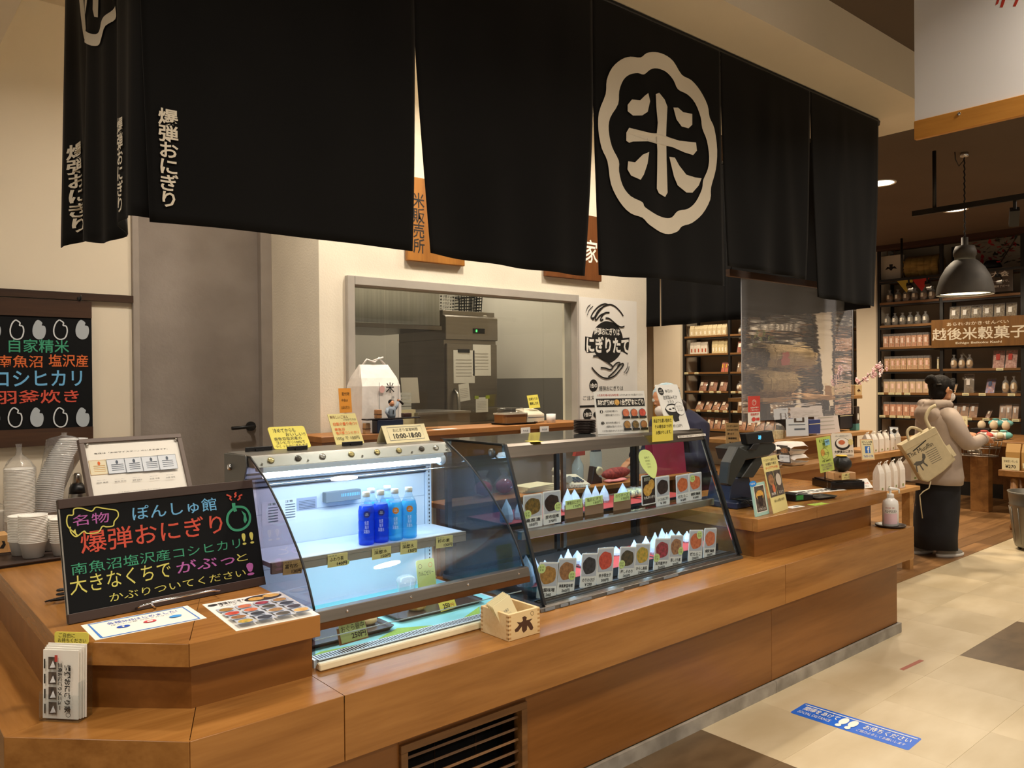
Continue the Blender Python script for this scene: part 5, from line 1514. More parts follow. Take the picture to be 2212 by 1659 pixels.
# masu box with cards on the ledge
x0, y0 = 1.700, 2.020
zt = PY(1095.7, 1330, y0).z
mx = thing('masu_box', 'square wooden box with a burnt crest holding cream cards', 'box', (x0, y0, LZ + .0006))
W_, D_, H_ = .142, .15, zt - LZ
M_MASU = wood('hinoki_wood', '#E3C795', '#D2B07A', 'x', .6, 1.2, .03)
tk = .011
for nm, bxx in (('front_side', (0, 0, 0, W_, tk, H_)), ('rear_side', (0, D_ - tk, 0, W_, D_, H_)), ('left_side', (0, tk, 0, tk, D_ - tk, H_)), ('right_side', (W_ - tk, tk, 0, W_, D_ - tk, H_)), ('bottom', (tk, tk, 0, W_ - tk, D_ - tk, .008))):
    B(*bxx).build(nm, M_MASU, mx, .0008)
M_JOINT = mat('end_grain', '#B98E58', .7)
for k in range(6):
    z = .006 + k * H_ / 6.2
    mb = MB(); mb.box(-.0004, -.0004, z, tk, .0006, z + .006); mb.box(-.0004, -.0004, z, .0006, tk, z + .006); mb.box(W_ - tk, -.0004, z, W_ + .0004, .0006, z + .006); mb.box(-.0004, D_ - tk, z, .0006, D_, z + .006)
    mb.build('finger_joint', M_JOINT, mx)
M_BURN = mat('burnt_mark', '#4A2A14', .7)
def Z3(pts): return [(PY(660 + .2441 * a, 1190 + .2441 * b, y0).x - x0, PY(660 + .2441 * a, 1190 + .2441 * b, y0).z - LZ) for a, b in pts]
mb = MB()
mb.prism(Z3([(1870, 632), (1905, 635), (1925, 620), (1918, 590), (1940, 578), (1958, 590), (1952, 615), (1975, 610), (2008, 600), (1985, 625), (2003, 650), (2015, 680), (2005, 702), (1988, 700), (1972, 672), (1962, 660), (1958, 700), (1930, 726), (1915, 705), (1915, 668), (1898, 690), (1880, 715), (1858, 722), (1850, 700), (1872, 680), (1890, 655)]), 0, .0006, frame((0, 0, 0), (1, 0, 0), (0, 0, 1)))
vs, fs = stroke(smooth_line(Z3([(2005, 535), (2018, 545), (2018, 560), (2005, 572), (1992, 560), (1993, 545)]), 4, True), .0012, 0, True)
mb.add([(x, -.0006, z) for x, z, _ in vs], fs)
mb.build('crest', M_BURN, mx)
for k in range(5):
    f = frame((x0 + .013 + .003 * k, y0 + .030 + k * .012, LZ + .012), (1, .12, .28), (-.2, .35, 1))
    card('paper_card', 'cream card standing in the wooden box, ' + ('front', 'second', 'third', 'fourth', 'rearmost')[k] + ' of five', 'card', (f, .088, .105), M_CREAMCARD, [('t', M_GREYINK, 'お米の\n美味しい\n炊き方', .35, .3, .7, .7)] if k == 0 else [], .002, 'cards in the wooden box')

def stick(o, z0):
    """clear rod and foot that hold a card above a surface"""
    q = o.matrix_basis @ Vector((max(v.co.x for v in o.data.vertices) / 2, 0, -.003)); iv = o.matrix_basis.inverted()
    MB().tube([iv @ q, iv @ Vector((q.x, q.y, z0 + .004))], .003, 6).build('support_stick', M_ACR, o); MB().prism(rrect(-.02, -.015, .02, .015, .004), 0, .004, iv @ FZ(q.x, q.y, z0 + .0004)).build('foot', M_ACR, o)
    return o

# ================================================================== BACK COUNTER AND KITCHEN
BKY = 3.58
BKZ = PY(1000, 926, BKY).z
bkx0, bkx1 = PY(694, 938, BKY).x, PY(1274, 907, BKY).x
M_BKW = wood('back_counter_wood', '#A9713A', '#8E5A2A', 'x', .4, 1., .05)
bk = thing('back_counter', 'wooden serving counter in front of the kitchen window', 'counter')
B(bkx0, BKY, BKZ - .03, bkx1, WY - .032, BKZ).build('counter_top', M_BKW, bk, .002)
B(bkx0 + .01, BKY + .012, BKZ - .16, bkx1 - .01, WY - .032, BKZ - .031).build('apron', M_BKW, bk)
B(bkx0 + .01, BKY + .1, 0, bkx1 - .01, WY - .032, BKZ - .161).build('body', mat('counter_body_cream', '#CDBFA6', .8), bk)
def bkp(px, dy=.1):
    return PY(px, 920, BKY + dy).x
# rice bag
M_PAPERBAG = mat('white_kraft_paper', '#EAE3DA', .75, var=.05, nscale=14, bump=.25, bscale=18)
def rice_bag(label, x, y, z, w, d, h, text=True, rz=0., group=None, cat='rice bag'):
    t = thing('rice_bag', label, cat, (x, y, z), rz, group)
    hb = h * .72
    rr = random.Random(int(x * 977) + int(y * 131))
    rings = [(1, 1, 0), (1.03, 1.05, hb * .2), (1.02, 1.04, hb * .5), (1.0, 1.0, hb * .85), (.93, .75, hb), (.80, .32, h * .84), (.74, .10, h * .90)]
    vs = []; fs = []; n = 20
    for (a, b, zz) in rings:
        for i in range(n):
            th = 2 * math.pi * (i + .5) / n
            c, s = math.cos(th), math.sin(th)
            px_ = max(-1, min(1, c * 1.45)); py_ = max(-1, min(1, s * 1.45))
            e = rr.uniform(-.012, .012) if zz else 0
            vs.append((px_ * w / 2 * a + e * w, py_ * d / 2 * b + e * d, zz))
    for j in range(len(rings) - 1):
        for i in range(n):
            k = (i + 1) % n; fs.append((j * n + i, j * n + k, (j + 1) * n + k, (j + 1) * n + i))
    mb = MB().add(vs, fs); mb.add([vs[i] for i in range(n)][::-1], [tuple(range(n))]); mb.add(vs[-n:], [tuple(range(n))])
    bd = mb.build('bag', M_PAPERBAG, t)
    mb = MB(); mb.tube([(-.3 * w, 0, h * .88), (-.2 * w, -.01, h * .97), (0, -.012, h * .93), (.12 * w, -.01, h * .99), (.3 * w, 0, h * .90)], .006 * (w / .25) ** .5, 6); mb.tube([(-.05 * w, -.01, h * .95), (.22 * w, -.015, h * 1.0)], .005 * (w / .25) ** .5, 6)
    mb.build('tie', M_PAPERBAG, t)
    return t, bd
x = PY(808, 915, 3.75).x
t, bd = rice_bag('large white paper rice bag with tied top on the back counter', x, 3.75, BKZ + .0005, .235, .16, PY(808, 772, 3.75).z - BKZ)
fb_ = frame((x * 0 - .1175, -.0865, 0), (1, 0, 0), (0, 0, 1))
hh = PY(808, 772, 3.75).z - BKZ
items = [('t', M_INK, '米', .60, .52, .82, .66, dict(bold=.01)), ('e', mat('pink_seal', '#E8B8B0', .7), .5, .57, .07, .05), ('t', M_INK, '南魚沼産こしひかり', .74, .06, .82, .48, dict(rot=1)), ('r', M_GREYINK, .42, .05, .43, .66), ('r', M_GREYINK, .92, .05, .93, .66)]
n0 = set(bpy.data.objects); prints(bd, .235, hh, items); 
for o in set(bpy.data.objects) - n0: o.matrix_basis = fb_
stick(card('orange_note', 'orange handwritten slip on a stick beside the rice bag', 'note', (frame((PY(734, 892, BKY + .03).x, BKY + .03, PY(734, 892, BKY + .03).z), (1, 0, .0), (.25, .1, 1)), .07, .125), mat('orange_card', '#E89A34', .7),
     [('t', M_INK, '配付物', .25, .7, .85, .84), ('t', M_INK, '中身は', .2, .45, .7, .57), ('t', M_INK, 'お尋ね下さい', .15, .15, .85, .27)], .001), BKZ)
# display tray with the little man
x = bkp(812)
t = thing('navy_box', 'dark navy box under the figure tray on the back counter', 'box', (bkp(795), BKY + .005, BKZ))
B(0, 0, .0005, .16, .055, .07).build('body', mat('navy_lacquer', '#1A2036', .3), t, .003)
B(-.06, .0, .0705, .27, .06, .078).build('lid_tray', mat('black_lacquer', '#17141A', .2), t, .002)
zt_ = BKZ + .0785
fig = thing('figurine', 'little man figurine in a grey jacket raising a dark bottle', 'figurine', (bkp(832), BKY + .035, zt_))
M_GJ = mat('grey_jacket', '#8E9AA6', .7); M_SKIN = mat('skin', '#C98F68', .55); M_HAIR = mat('black_hair', '#120D0A', .75, var=.4, nscale=60, bump=.8, bscale=90, stretch=(1, 1, .25), spec=.25)
mb = MB().lathe([(.020, 0), (.024, .012), (.022, .03), (.026, .045), (.020, .056), (.007, .062)], 14, sx=1.05, sy=.7); mb.build('jacket', M_GJ, fig)
mb = MB(); mb.tube([(.022, 0, .047), (.034, 0, .06), (.040, -.002, .085)], [.010, .009, .007], 8); mb.tube([(-.022, 0, .048), (-.034, -.006, .03), (-.028, -.014, .012)], [.010, .009, .007], 8); mb.build('sleeves', M_GJ, fig)
mb = MB(); mb.ball((0, -.002, .076), .015, 12, 8, .9, 1, 1.15); mb.ball((.042, -.002, .091), .008, 8, 6); mb.ball((-.0, -.017, .075), .003, 6, 4); mb.build('head_and_hand', M_SKIN, fig)
mb = MB(); mb.ball((-.001, .003, .083), .0155, 12, 8, .95, 1, .9); mb.build('hair', M_HAIR, fig)
mb = MB(); mb.tube([(.038, -.004, .098), (.055, -.004, .083), (.07, -.004, .070)], [.003, .006, .0065], 8); mb.build('bottle', M_BLACK, fig)
mb = MB(); mb.prism([(-.003, .04), (.003, .04), (.002, .018), (-.002, .018)], .0185, .0195, frame((0, 0, 0), (1, 0, 0), (0, 0, 1))); mb.build('necktie', M_BLACK, fig)
for (px, w_, h_, c_, lb, nm) in ((803, .03, .045, '#A9764A', 'small wooden block left of the little man figurine', 'wooden_block'), (864, .05, .022, '#4A2E26', 'small brown box right of the figurine', 'brown_box'), (778, .03, .055, '#B08A5E', 'tiny wooden drawer box by the rice bag', 'drawer_box')):
    t = thing(nm, lb, 'box', (bkp(px), BKY + .02, zt_ if px > 790 else BKZ + .0005))
    B(-w_ / 2, 0, 0, w_ / 2, .03, h_).build('body', mat('block_' + c_, c_, .5), t, .002); B(-w_ / 2 - .001, -.001, h_ * .45, w_ / 2 + .001, .031, h_ * .5).build('band', mat('band_dark', '#3A2618', .6), t)
# acrylic stand, black tray, tub, tape dispenser, cup
t = thing('acrylic_stand', 'low clear acrylic stand on the back counter', 'stand', (bkp(930), BKY + .08, BKZ + .0005))
mb = MB(); mb.box(-.07, 0, 0, .07, .05, .003); mb.prism(rrect(-.07, .003, .07, .055, .012), 0, .003, frame((0, .045, 0), (1, 0, 0), (0, .2, 1))); mb.build('sheet', M_ACR, t)
card('paper_sheet', 'white paper slips beside the acrylic stand', 'paper', (FZ(bkp(925), BKY + .015, BKZ + .0012), .14, .05), M_WHITE, [], .0008)
tray('thin black tray under the tub on the back counter', bkp(1108, .14), BKY + .13, BKZ + .0008, .27, .17, 0, M_BLACK, .01)
t = thing('food_tub', 'brown tub with a domed clear lid on the black tray', 'tub', (bkp(1103, .15), BKY + .15, BKZ + .0055))
MB().prism(rrect(-.095, -.055, .095, .055, .02), 0, .055).build('tub', mat('amber_tub', '#8A5A2C', .35), t); MB().prism(rrect(-.1, -.06, .1, .06, .02), .055, .063).build('rim', mat('tub_rim', '#BDB4A0', .5), t)
mb = MB().lathe([(.1, .063), (.098, .085), (.085, .095), (0, .097)], 24, sy=.6); mb.build('dome', clear('dome_plastic', (.9, .9, .9, 1), 1.6, .03), t)
t = thing('desk_machine', 'beige desktop machine with a sloping top on the back counter', 'machine', (bkp(1152, .12), BKY + .09, BKZ + .0055))
mb = MB().prism([(0, 0), (.12, 0), (.12, .085), (.06, .075), (0, .05)], -.07, .07, frame((0, 0, 0), (0, 1, 0), (0, 0, 1))); mb.build('body', mat('beige_plastic', '#D4C9B0', .5), t, .004)
B(-.07, -.001, .03, .07, .0, .034).build('seam', M_GREYINK, t)
card('yellow_sign', 'yellow card leaning on the beige desktop machine', 'sign', (frame((PY(1153, 881, BKY + .09).x, BKY + .13, BKZ + .09), (1, -.1, .06), (-.38, .3, 1)), .085, .085), M_YCARD, [('t', M_INK, '出来たての', .12, .6, .9, .82, dict(bold=.01)), ('t', M_INK, '美味しさを', .12, .25, .9, .48, dict(bold=.01))], .001)
t = thing('cup', 'small white cup at the right end of the black tray', 'cup', (bkp(1188, .06), BKY + .05, BKZ + .0005))
MB().lathe([(.028, 0), (.03, .055), (.029, .055), (.026, .004), (0, .004)], 20).build('cup', M_BOWL, t)
for (px, lb) in ((1143, 'white slip pinned to the front of the back counter'), (1184, 'white tag with black clip on the front of the back counter')):
    card('pinned_slip', lb, 'slip', (FY(PY(px - 18, 935, BKY).x, BKY - .001, BKZ - .06), .075, .045), M_WHITE, [('t', M_GREYINK, '予約表', .2, .4, .8, .7)], .0006)
# behind the glass: containers, steel sink panel
t = thing('container_stack', 'stack of clear containers on a cream cabinet behind the kitchen window', 'containers', (PY(866, 880, 4.25).x - .03, 4.25, 0))
zc_ = PY(872, 900, 4.25).z
B(-.1, -.06, 0, .1, .08, zc_ + .045).build('cream_cabinet', mat('cream_plastic', '#CDBE98', .5), t)
for k in range(5):
    MB().prism(rrect(-.085, -.05, .085, .06, .02), zc_ + .046 + k * .022, zc_ + .064 + k * .022).build('container', clear('frosted_tub', (.9, .9, .88, 1), 1.5, .2, haze=.5, hazec=(.75, .74, .7, 1)), t)
card('document', 'white document behind the container stack', 'document', (frame((PY(866, 850, 4.4).x, 4.38, zc_ + .08), (1, -.2, 0), (0, .2, 1)), .12, .17), M_WHITE, [], .001)
t = thing('steel_worktop', 'low stainless splash panel behind the kitchen window', 'worktop', (0, 0, 0))
a = PY(903, 912, 4.15); b = PY(1016, 887, 4.15)
B(a.x, 4.15, .0, b.x, 4.6, b.z).build('steel_cabinet', M_STEELD, t, .003)
B(a.x, 4.145, b.z - .012, b.x, 4.15, b.z).build('edge_strip', M_STEEL, t)
# extraction hood
a = PY(757, 702, 4.75); b = PY(950, 625, 4.75)
t = thing('extractor_hood', 'brushed steel extractor hood filling the upper left of the kitchen window', 'hood')
mb = MB(); mb.box(WXL + .15, 4.75, PY(850, 700, 4.75).z, b.x, 5.6, 2.9); mb.build('hood', mat('hood_steel', '#9C9C98', .3, 1., var=.1, nscale=1.5, stretch=(30, 30, 1)), t, .004)
B(WXL + .15, 4.745, PY(850, 700, 4.75).z - .03, b.x + .01, 5.6, PY(850, 700, 4.75).z).build('lower_lip', M_STEELD, t)
# tall fridge
FYR = 5.05
a = PY(958, 672, FYR); b = PY(1070, 680, FYR)
fx0, fx1 = a.x, b.x
fz = PY(1010, 672, FYR).z
fr_ = thing('fridge', 'tall stainless commercial fridge with a green display seen through the kitchen window', 'fridge', (0, 0, 0))
M_FR = mat('fridge_steel', '#8D857A', .35, .85, var=.06, nscale=2, stretch=(1, 1, 20))
zp = PY(1010, 735, FYR).z
B(fx0, FYR, .08, fx1, FYR + .65, zp).build('body', M_FR, fr_)
mb = MB().prism([(FYR - .03, zp), (FYR - .03, zp + .18), (FYR + .01, zp + .20), (FYR + .01, fz), (FYR + .65, fz), (FYR + .65, zp)], fx0, fx1, frame((0, 0, 0), (0, 1, 0), (0, 0, 1))); mb.build('control_panel', M_FR, fr_, .004)
dr_ = B(fx0 + .01, FYR - .03, .1, fx1 - .01, FYR - .002, zp - .03).build('door', M_FR, fr_, .004)
h0 = PY(975, 880, FYR - .05).z
mb = MB(); hx = fx0 + .08; mb.tube([(hx, FYR - .03, h0 - .14), (hx, FYR - .07, h0 - .10), (hx, FYR - .085, h0), (hx, FYR - .07, h0 + .10), (hx, FYR - .03, h0 + .14)], .014); mb.build('handle', M_STEEL, dr_)
dz = PY(1035, 715, FYR - .035)
o = B(dz.x - .06, FYR - .036, dz.z - .02, dz.x + .06, FYR - .0305, dz.z + .02).build('display', M_BLACK, fr_, .003)
MB().box(dz.x - .035, FYR - .0372, dz.z - .01, dz.x - .02, FYR - .0362, dz.z + .01).build('green_digits', mat('green_led', (.1, 1, .2, 1), .4, emit=1.5), o)
st_ = PY(1048, 690, FYR + .008)
mb = MB(); mb.prism(ell(st_.x, st_.z, .035, .035, 20), 0, .001, frame((0, FYR + .009, 0), (1, 0, 0), (0, 0, 1))); o = mb.build('round_sticker', M_WHITE, fr_)
for (x0, y0, x1, y1, lb, nm) in ((980, 828, 1025, 757, 'clipboard of white sheets on the fridge door', 'clipboard'), (1022, 812, 1060, 745, 'white sheet at the upper right of the fridge door', 'sheet'), (994, 868, 1016, 830, 'tilted white slip on the fridge door', 'slip'), (1028, 891, 1054, 858, 'slip held by green tape low on the fridge door', 'slip')):
    A = PY(x0, y0, FYR - .033); Bq = PY(x1, y1, FYR - .033)
    f = frame((A.x, FYR - .0335, A.z), (1, 0, .12 if y0 == 868 else 0), (0, 0, 1))
    o = card('fridge_' + nm, lb, 'paper', (f, Bq.x - A.x, Bq.z - A.z), M_WHITE, [('r', mat('faint_grey', '#B8B2A8', .7), .1, .2 + .1 * k, .85, .22 + .1 * k) for k in range(6)], .001)
    if nm == 'clipboard':
        B((Bq.x - A.x) * .2, (Bq.z - A.z) * .93, 0, (Bq.x - A.x) * .75, (Bq.z - A.z) * 1.03, .006).build('clip', M_BLACK, o)
    if y0 == 891:
        for u in (-.1, .8):
            B((Bq.x - A.x) * u, (Bq.z - A.z) * .9, 0, (Bq.x - A.x) * (u + .32), (Bq.z - A.z) * 1.12, .0015).build('tape', mat('green_tape', '#A8B83C', .6), o)
# baskets on the fridge
def basket(label, x, y, z, w, d, h, m_):
    t = thing('plastic_basket', label, 'basket', (x, y, z))
    mb = MB()
    n = 9
    for k in range(n + 1):
        u = -w / 2 + w * k / n
        mb.bar((u, -d / 2, 0), (u * 1.06, -d / 2 * 1.06, h), .006, .006)
    for k in range(7):
        zz = h * k / 6; e = 1 + .06 * k / 6
        mb.bar((-w / 2 * e, -d / 2 * e, zz), (w / 2 * e, -d / 2 * e, zz), .006, .007); mb.bar((-w / 2 * e, -d / 2 * e, zz), (-w / 2 * e, d / 2 * e, zz), .006, .007); mb.bar((w / 2 * e, -d / 2 * e, zz), (w / 2 * e, d / 2 * e, zz), .006, .007)
    for k in range(5):
        v = -d / 2 + d * k / 4
        mb.bar((-w / 2, v, 0), (-w / 2 * 1.06, v * 1.06, h), .006, .006); mb.bar((w / 2, v, 0), (w / 2 * 1.06, v * 1.06, h), .006, .006)
    o = mb.build('lattice', m_, t); o['kind'] = 'stuff'
    B(-w / 2, -d / 2, 0, w / 2, d / 2, .004).build('base', m_, t)
    mb = MB(); e = 1.07
    mb.tube([(-w / 2 * e, -d / 2 * e, h), (w / 2 * e, -d / 2 * e, h), (w / 2 * e, d / 2 * e, h), (-w / 2 * e, d / 2 * e, h), (-w / 2 * e, -d / 2 * e, h)], .007, 6); mb.build('rim', m_, t)
    return t
wq = fx1 - fx0
basket('white lattice basket on top of the fridge', fx0 + wq * .20, FYR + .30, fz + .001, wq * .40, .3, .16, mat('white_plastic', '#C9C6BE', .5))
basket('black lattice basket on top of the fridge', fx0 + wq * .72, FYR + .30, fz + .001, wq * .44, .3, .15, M_BLACK)

# poster of the hands on the kitchen wall
a = PY(1240, 915, WY); b = PY(1385, 650, WY)
px0, px1, pz0, pz1 = PY(1241, 700, WY).x, PY(1375, 700, WY).x, a.z - .12, PY(1300, 645, WY).z
fw = (FY(px0, WY - .0025, pz0), px1 - px0, pz1 - pz0)
bq = boxer(fw, 1230, 640, .1929); pq_ = pointer(fw, 1230, 640, .1929)
it = [('p', M_INK, smooth_line(pq_([(425, 280), (530, 320), (590, 430), (595, 540), (560, 660), (480, 735), (425, 742), (330, 690), (270, 600), (248, 480), (280, 370), (350, 300)]), 4, True)),
      ('p', M_INK, pq_([(175, 450), (250, 460), (590, 470), (672, 462), (665, 560), (650, 655), (590, 620), (480, 630), (330, 625), (195, 635), (172, 600)])),
      ('t', M_WHITE, '爆弾おにぎりは', *bq(276, 432, 562, 362), dict(bold=.02)), ('t', M_WHITE, 'にぎりたて', *bq(190, 632, 662, 462), dict(bold=.04)),
      ('e', M_INK, *((lambda c, d: (c[0], c[1], d[2] - c[0], d[3] - c[1]))(bq(268, 1000, 268, 1000), bq(268, 1000, 315, 930)))), ('t', M_WHITE, '1合の', *bq(228, 1028, 308, 970), dict(bold=.03)), ('t', M_INK, '爆弾おにぎりは', *bq(330, 1060, 600, 1000)),
      ('t', M_INK, 'ご注文をいただいてから', *bq(150, 1162, 640, 1100)), ('r', M_INK, *bq(100, 1224, 700, 1220)), ('e', M_INK, *((lambda c, d: (c[0], c[1], d[2] - c[0], d[3] - c[1]))(bq(200, 1322, 200, 1322), bq(200, 1322, 248, 1255)))), ('t', M_WHITE, '1合は', *bq(162, 1350, 245, 1295), dict(bold=.03)), ('e', M_INK, *((lambda c, d: (c[0], c[1], d[2] - c[0], d[3] - c[1]))(bq(330, 1322, 330, 1322), bq(330, 1322, 395, 1275))))]
LWd = .011
for ln in ([(600, 222), (560, 165), (500, 110), (430, 95), (330, 150), (280, 230), (262, 260), (250, 245)], [(430, 95), (390, 86), (330, 110), (270, 170), (240, 225), (245, 245), (275, 240)], [(445, 183), (400, 185), (370, 210), (345, 255), (350, 270), (375, 258)], [(400, 243), (440, 250), (480, 280), (540, 330), (580, 345), (612, 335)], [(380, 110), (320, 180), (285, 250), (300, 262), (340, 215), (400, 185)],
           [(245, 795), (290, 850), (360, 905), (430, 918), (500, 890), (560, 825), (600, 770), (590, 755), (560, 770), (500, 840), (430, 905)], [(345, 800), (400, 805), (450, 822), (480, 800), (470, 775), (430, 745)], [(260, 672), (300, 668), (350, 690), (430, 745)], [(480, 790), (520, 750), (550, 742), (560, 755), (530, 790)],
           [(230, 95), (200, 120), (182, 168)], [(258, 112), (215, 155), (195, 212)], [(650, 742), (640, 800), (603, 858)], [(662, 785), (650, 830), (625, 868)]):
    it.append(('l', M_INK, pq_(ln), LWd if ln[0][0] not in (230, 258, 650, 662) else .006))
card('wall_poster', 'white poster with a black round rice ball between two drawn hands', 'poster', fw, mat('poster_white', '#EDE9E0', .6), it, .0012)
# wooden name boards above the window, half hidden by the curtain
WSY = WY - .035
a = PY(881, 558, WSY); b = PY(1003, 402, WSY)
M_SIGNW = wood('sign_wood', '#A8702E', '#8A5820', 'z', .45, .8, .02)
t = thing('name_board', 'wooden name board with carved black characters showing through the curtain slit', 'sign', (a.x, WSY, a.z - .01))
w_ = b.x - a.x; h_ = b.z - a.z + .01
B(0, 0, 0, w_, .03, h_).build('board', M_SIGNW, t, .003)
X0, X1 = PY(892, 470, WSY).x - a.x, PY(917, 470, WSY).x - a.x; Z0, Z1 = PY(900, 547, WSY).z - a.z + .01, PY(900, 416, WSY).z - a.z + .01
vs, fs = text_fit('米\n販\n売\n所', X0, Z0, X1, Z1, 0, .01, line=.95); MB().add([(x, -.001, y) for x, y, _ in vs], fs).build('carved_characters', M_INK, t)
a = PY(1180, 596, WSY); b = PY(1299, 470, WSY)
t = thing('name_board', 'darker wooden name board with white characters at the second curtain slit', 'sign', (a.x, WSY, a.z))
w_ = b.x - a.x; h_ = b.z - a.z
B(0, 0, 0, w_, .03, h_).build('board', wood('sign_wood_dark', '#7A4A26', '#5E371B', 'z', .45, .8, .02), t, .003)
X0, X1 = PY(1262, 540, WSY).x - a.x, PY(1291, 540, WSY).x - a.x; Z0, Z1 = PY(1275, 568, WSY).z - a.z, PY(1275, 518, WSY).z - a.z
vs, fs = text_fit('家', X0, Z0, X1, Z1, 0, .01); MB().add([(x, -.001, y) for x, y, _ in vs], fs).build('lettering', M_WHITE, t)

# ================================================================== STAFF TABLE BEHIND THE CASES
STZ = .90
tb_ = thing('staff_table', 'low wooden table behind the rice ball case, seen through its glass', 'table', (0, 0, 0))
B(2.2, 3.02, STZ - .025, 4.08, 3.22, STZ).build('table_top', M_BKW, tb_, .002)
for x in (2.23, 4.03):
    for y in (3.03, 3.16):
        B(x, y, 0, x + .03, y + .03, STZ - .0255).build('leg', M_BKW, tb_)
B(2.26, 3.195, .3, 4.03, 3.205, STZ - .0255).build('back_panel', M_BKW, tb_)
def stp(px, py): return PZ(px, py, STZ)
p = stp(1262, 1040)
ph = thing('telephone', 'cream desk telephone with its handset and coiled cord behind the glass', 'telephone', (3.09, 3.12, STZ + .0005), RAD(-20))
M_PHONE = mat('cream_phone', '#D9D0B8', .45)
mb = MB().prism([(-.08, 0), (.10, 0), (.10, .055), (-.08, .022)], -.075, .075, frame((0, 0, 0), (0, 1, 0), (0, 0, 1))); mb.build('base', M_PHONE, ph, .004)
mb = MB(); mb.tube([(-.055, -.09, .05), (-.055, 0, .062), (-.055, .1, .08)], [.022, .014, .022], 8); mb.build('handset', M_PHONE, ph)
mb = MB()
for i in range(4):
    for j in range(3):
        mb.box(-.01 + j * .022, -.06 + i * .022, .03 + i * .004, .004 + j * .022, -.046 + i * .022, .037 + i * .004)
mb.build('buttons', M_GREYINK, ph)
pts = [(-.06 + .004 * k + .006 * math.cos(k * 1.6), -.10 - .02 * math.sin(k * .12), .008 + .006 * math.sin(k * 1.6) + .006) for k in range(34)]
MB().tube(pts, .0025, 5).build('coiled_cord', M_PHONE, ph)
p = stp(1330, 1035)
t = thing('red_pouch', 'long red patterned pouch lying behind the glass', 'pouch', (3.50, 3.16, STZ + .0005), RAD(8))
mb = MB().ball((0, 0, .035), .035, 14, 8, 4., 1.2, 1); mb.build('pouch', mat('red_pattern', '#A8443C', .7, c2='#6E1E20', nscale=60), t)
MB().tube([(-.13, 0, .035), (.12, 0, .045)], .003, 6).build('zip', M_RED, t)
t = thing('pink_cloth', 'pink folded cloth in front of the red pouch', 'cloth', (3.40, 3.05, STZ + .0005))
MB().sheet(lambda u, v: (u * .16 - .08, v * .05, .012 + .008 * math.sin(u * 9) * math.sin(v * 3)), 12, 6).build('cloth', mat('pink_cotton', '#DE8A88', .8), t, solid=.006)
t = thing('pink_file', 'pink plastic file holder standing at the right end of the staff table', 'file holder', (3.90, 3.08, STZ + .0005), RAD(-4))
M_PINKP = clear('pink_plastic', (.75, .25, .40, 1), 1.5, .1, haze=.75, hazec=lin('#C2476A'))
mb = MB(); mb.prism([(-.13, 0), (.15, 0), (.15, .19), (.12, .225), (-.13, .24)], 0, .003, frame((0, 0, 0), (1, 0, 0), (0, .12, 1))); mb.prism([(-.13, 0), (.15, 0), (.15, .16), (-.13, .2)], 0, .003, frame((0, .06, 0), (1, 0, 0), (0, .12, 1))); mb.box(-.13, 0, 0, .17, .08, .003)
mb.build('file_case', M_PINKP, t)
MB().box(-.02, -.003, .22, .01, .01, .245).build('blue_tab', M_BLUEINK, t)
t = thing('paper_pile', 'pile of cream papers left of the telephone behind the glass', 'papers', (2.84, 3.14, STZ + .0005))
for k in range(4):
    o = B(-.12, -.06, k * .008, .10, .07, k * .008 + .0075).build('pad', mat('pad_cream', '#D9CDA8', .7), t); o.rotation_euler = (0, 0, .1 * k - .15)
for k, (x, c_) in enumerate(((2.50, '#C0455A'), (2.64, '#B03A50'))):
    t = thing('candy_bag', ('left' if k == 0 else 'right') + ' clear bag of red sweets with a gathered top behind the glass', 'bag', (x, 3.16, STZ + .0005))
    MB().ball((0, 0, .04), .05, 12, 8, 1, .8, .78).build('sweets', mat('red_sweets' + str(k), c_, .5, c2='#7A1E30', nscale=70), t)
    mb = MB().lathe([(.055, .002), (.058, .05), (.03, .09), (.012, .10), (.03, .13)], 12, cap=False); mb.v = [(x_ * (1 + .1 * math.sin(z_ * 200)), y_, z_) for x_, y_, z_ in mb.v]; mb.build('film', M_BAG, t)
t = thing('tape_dispenser', 'dark brown tape dispenser between telephone and red pouch', 'tape dispenser', (3.27, 3.12, STZ + .0005))
mb = MB().prism([(0, 0), (.09, 0), (.085, .03), (.06, .04), (.055, .09), (.02, .10), (.01, .05)], -.02, .02, frame((-.04, 0, 0), (1, 0, 0), (0, 0, 1))); mb.build('body', mat('dark_brown_plastic', '#2E2024', .4), t, .003)
MB().lathe([(.012, -.008), (.024, -.008), (.024, .008), (.012, .008)], 16).build('tape_roll', M_CREAMCARD, t).matrix_basis = frame((.02, -.021, .07), (1, 0, 0), (0, 0, 1))

t = thing('spray_bottle', 'clear spray bottle with a red trigger behind the telephone', 'spray bottle', (3.22, 3.20, STZ + .0005))
MB().lathe([(.032, 0), (.034, .01), (.034, .10), (.014, .14), (.012, .155)], 16).build('bottle', M_BOTN, t); MB().prism([(-.03, .155), (.05, .155), (.05, .18), (.02, .195), (-.02, .19)], -.012, .012, frame((0, 0, 0), (1, 0, 0), (0, 0, 1))).build('trigger', mat('red_white_trigger', '#B8483C', .5), t)
t = thing('sanitizer_bottle', 'clear square bottle with a dark cap behind the red pouch', 'bottle', (3.52, 3.19, STZ + .1))
t.location = (3.36, 3.19, STZ + .0005)
MB().prism(rrect(-.035, -.02, .035, .02, .008), 0, .17).build('bottle', M_BOTN, t); MB().prism(rrect(-.03, -.016, .03, .016, .006), .1705, .20).build('cap', mat('slate_cap', '#3A4450', .5), t)

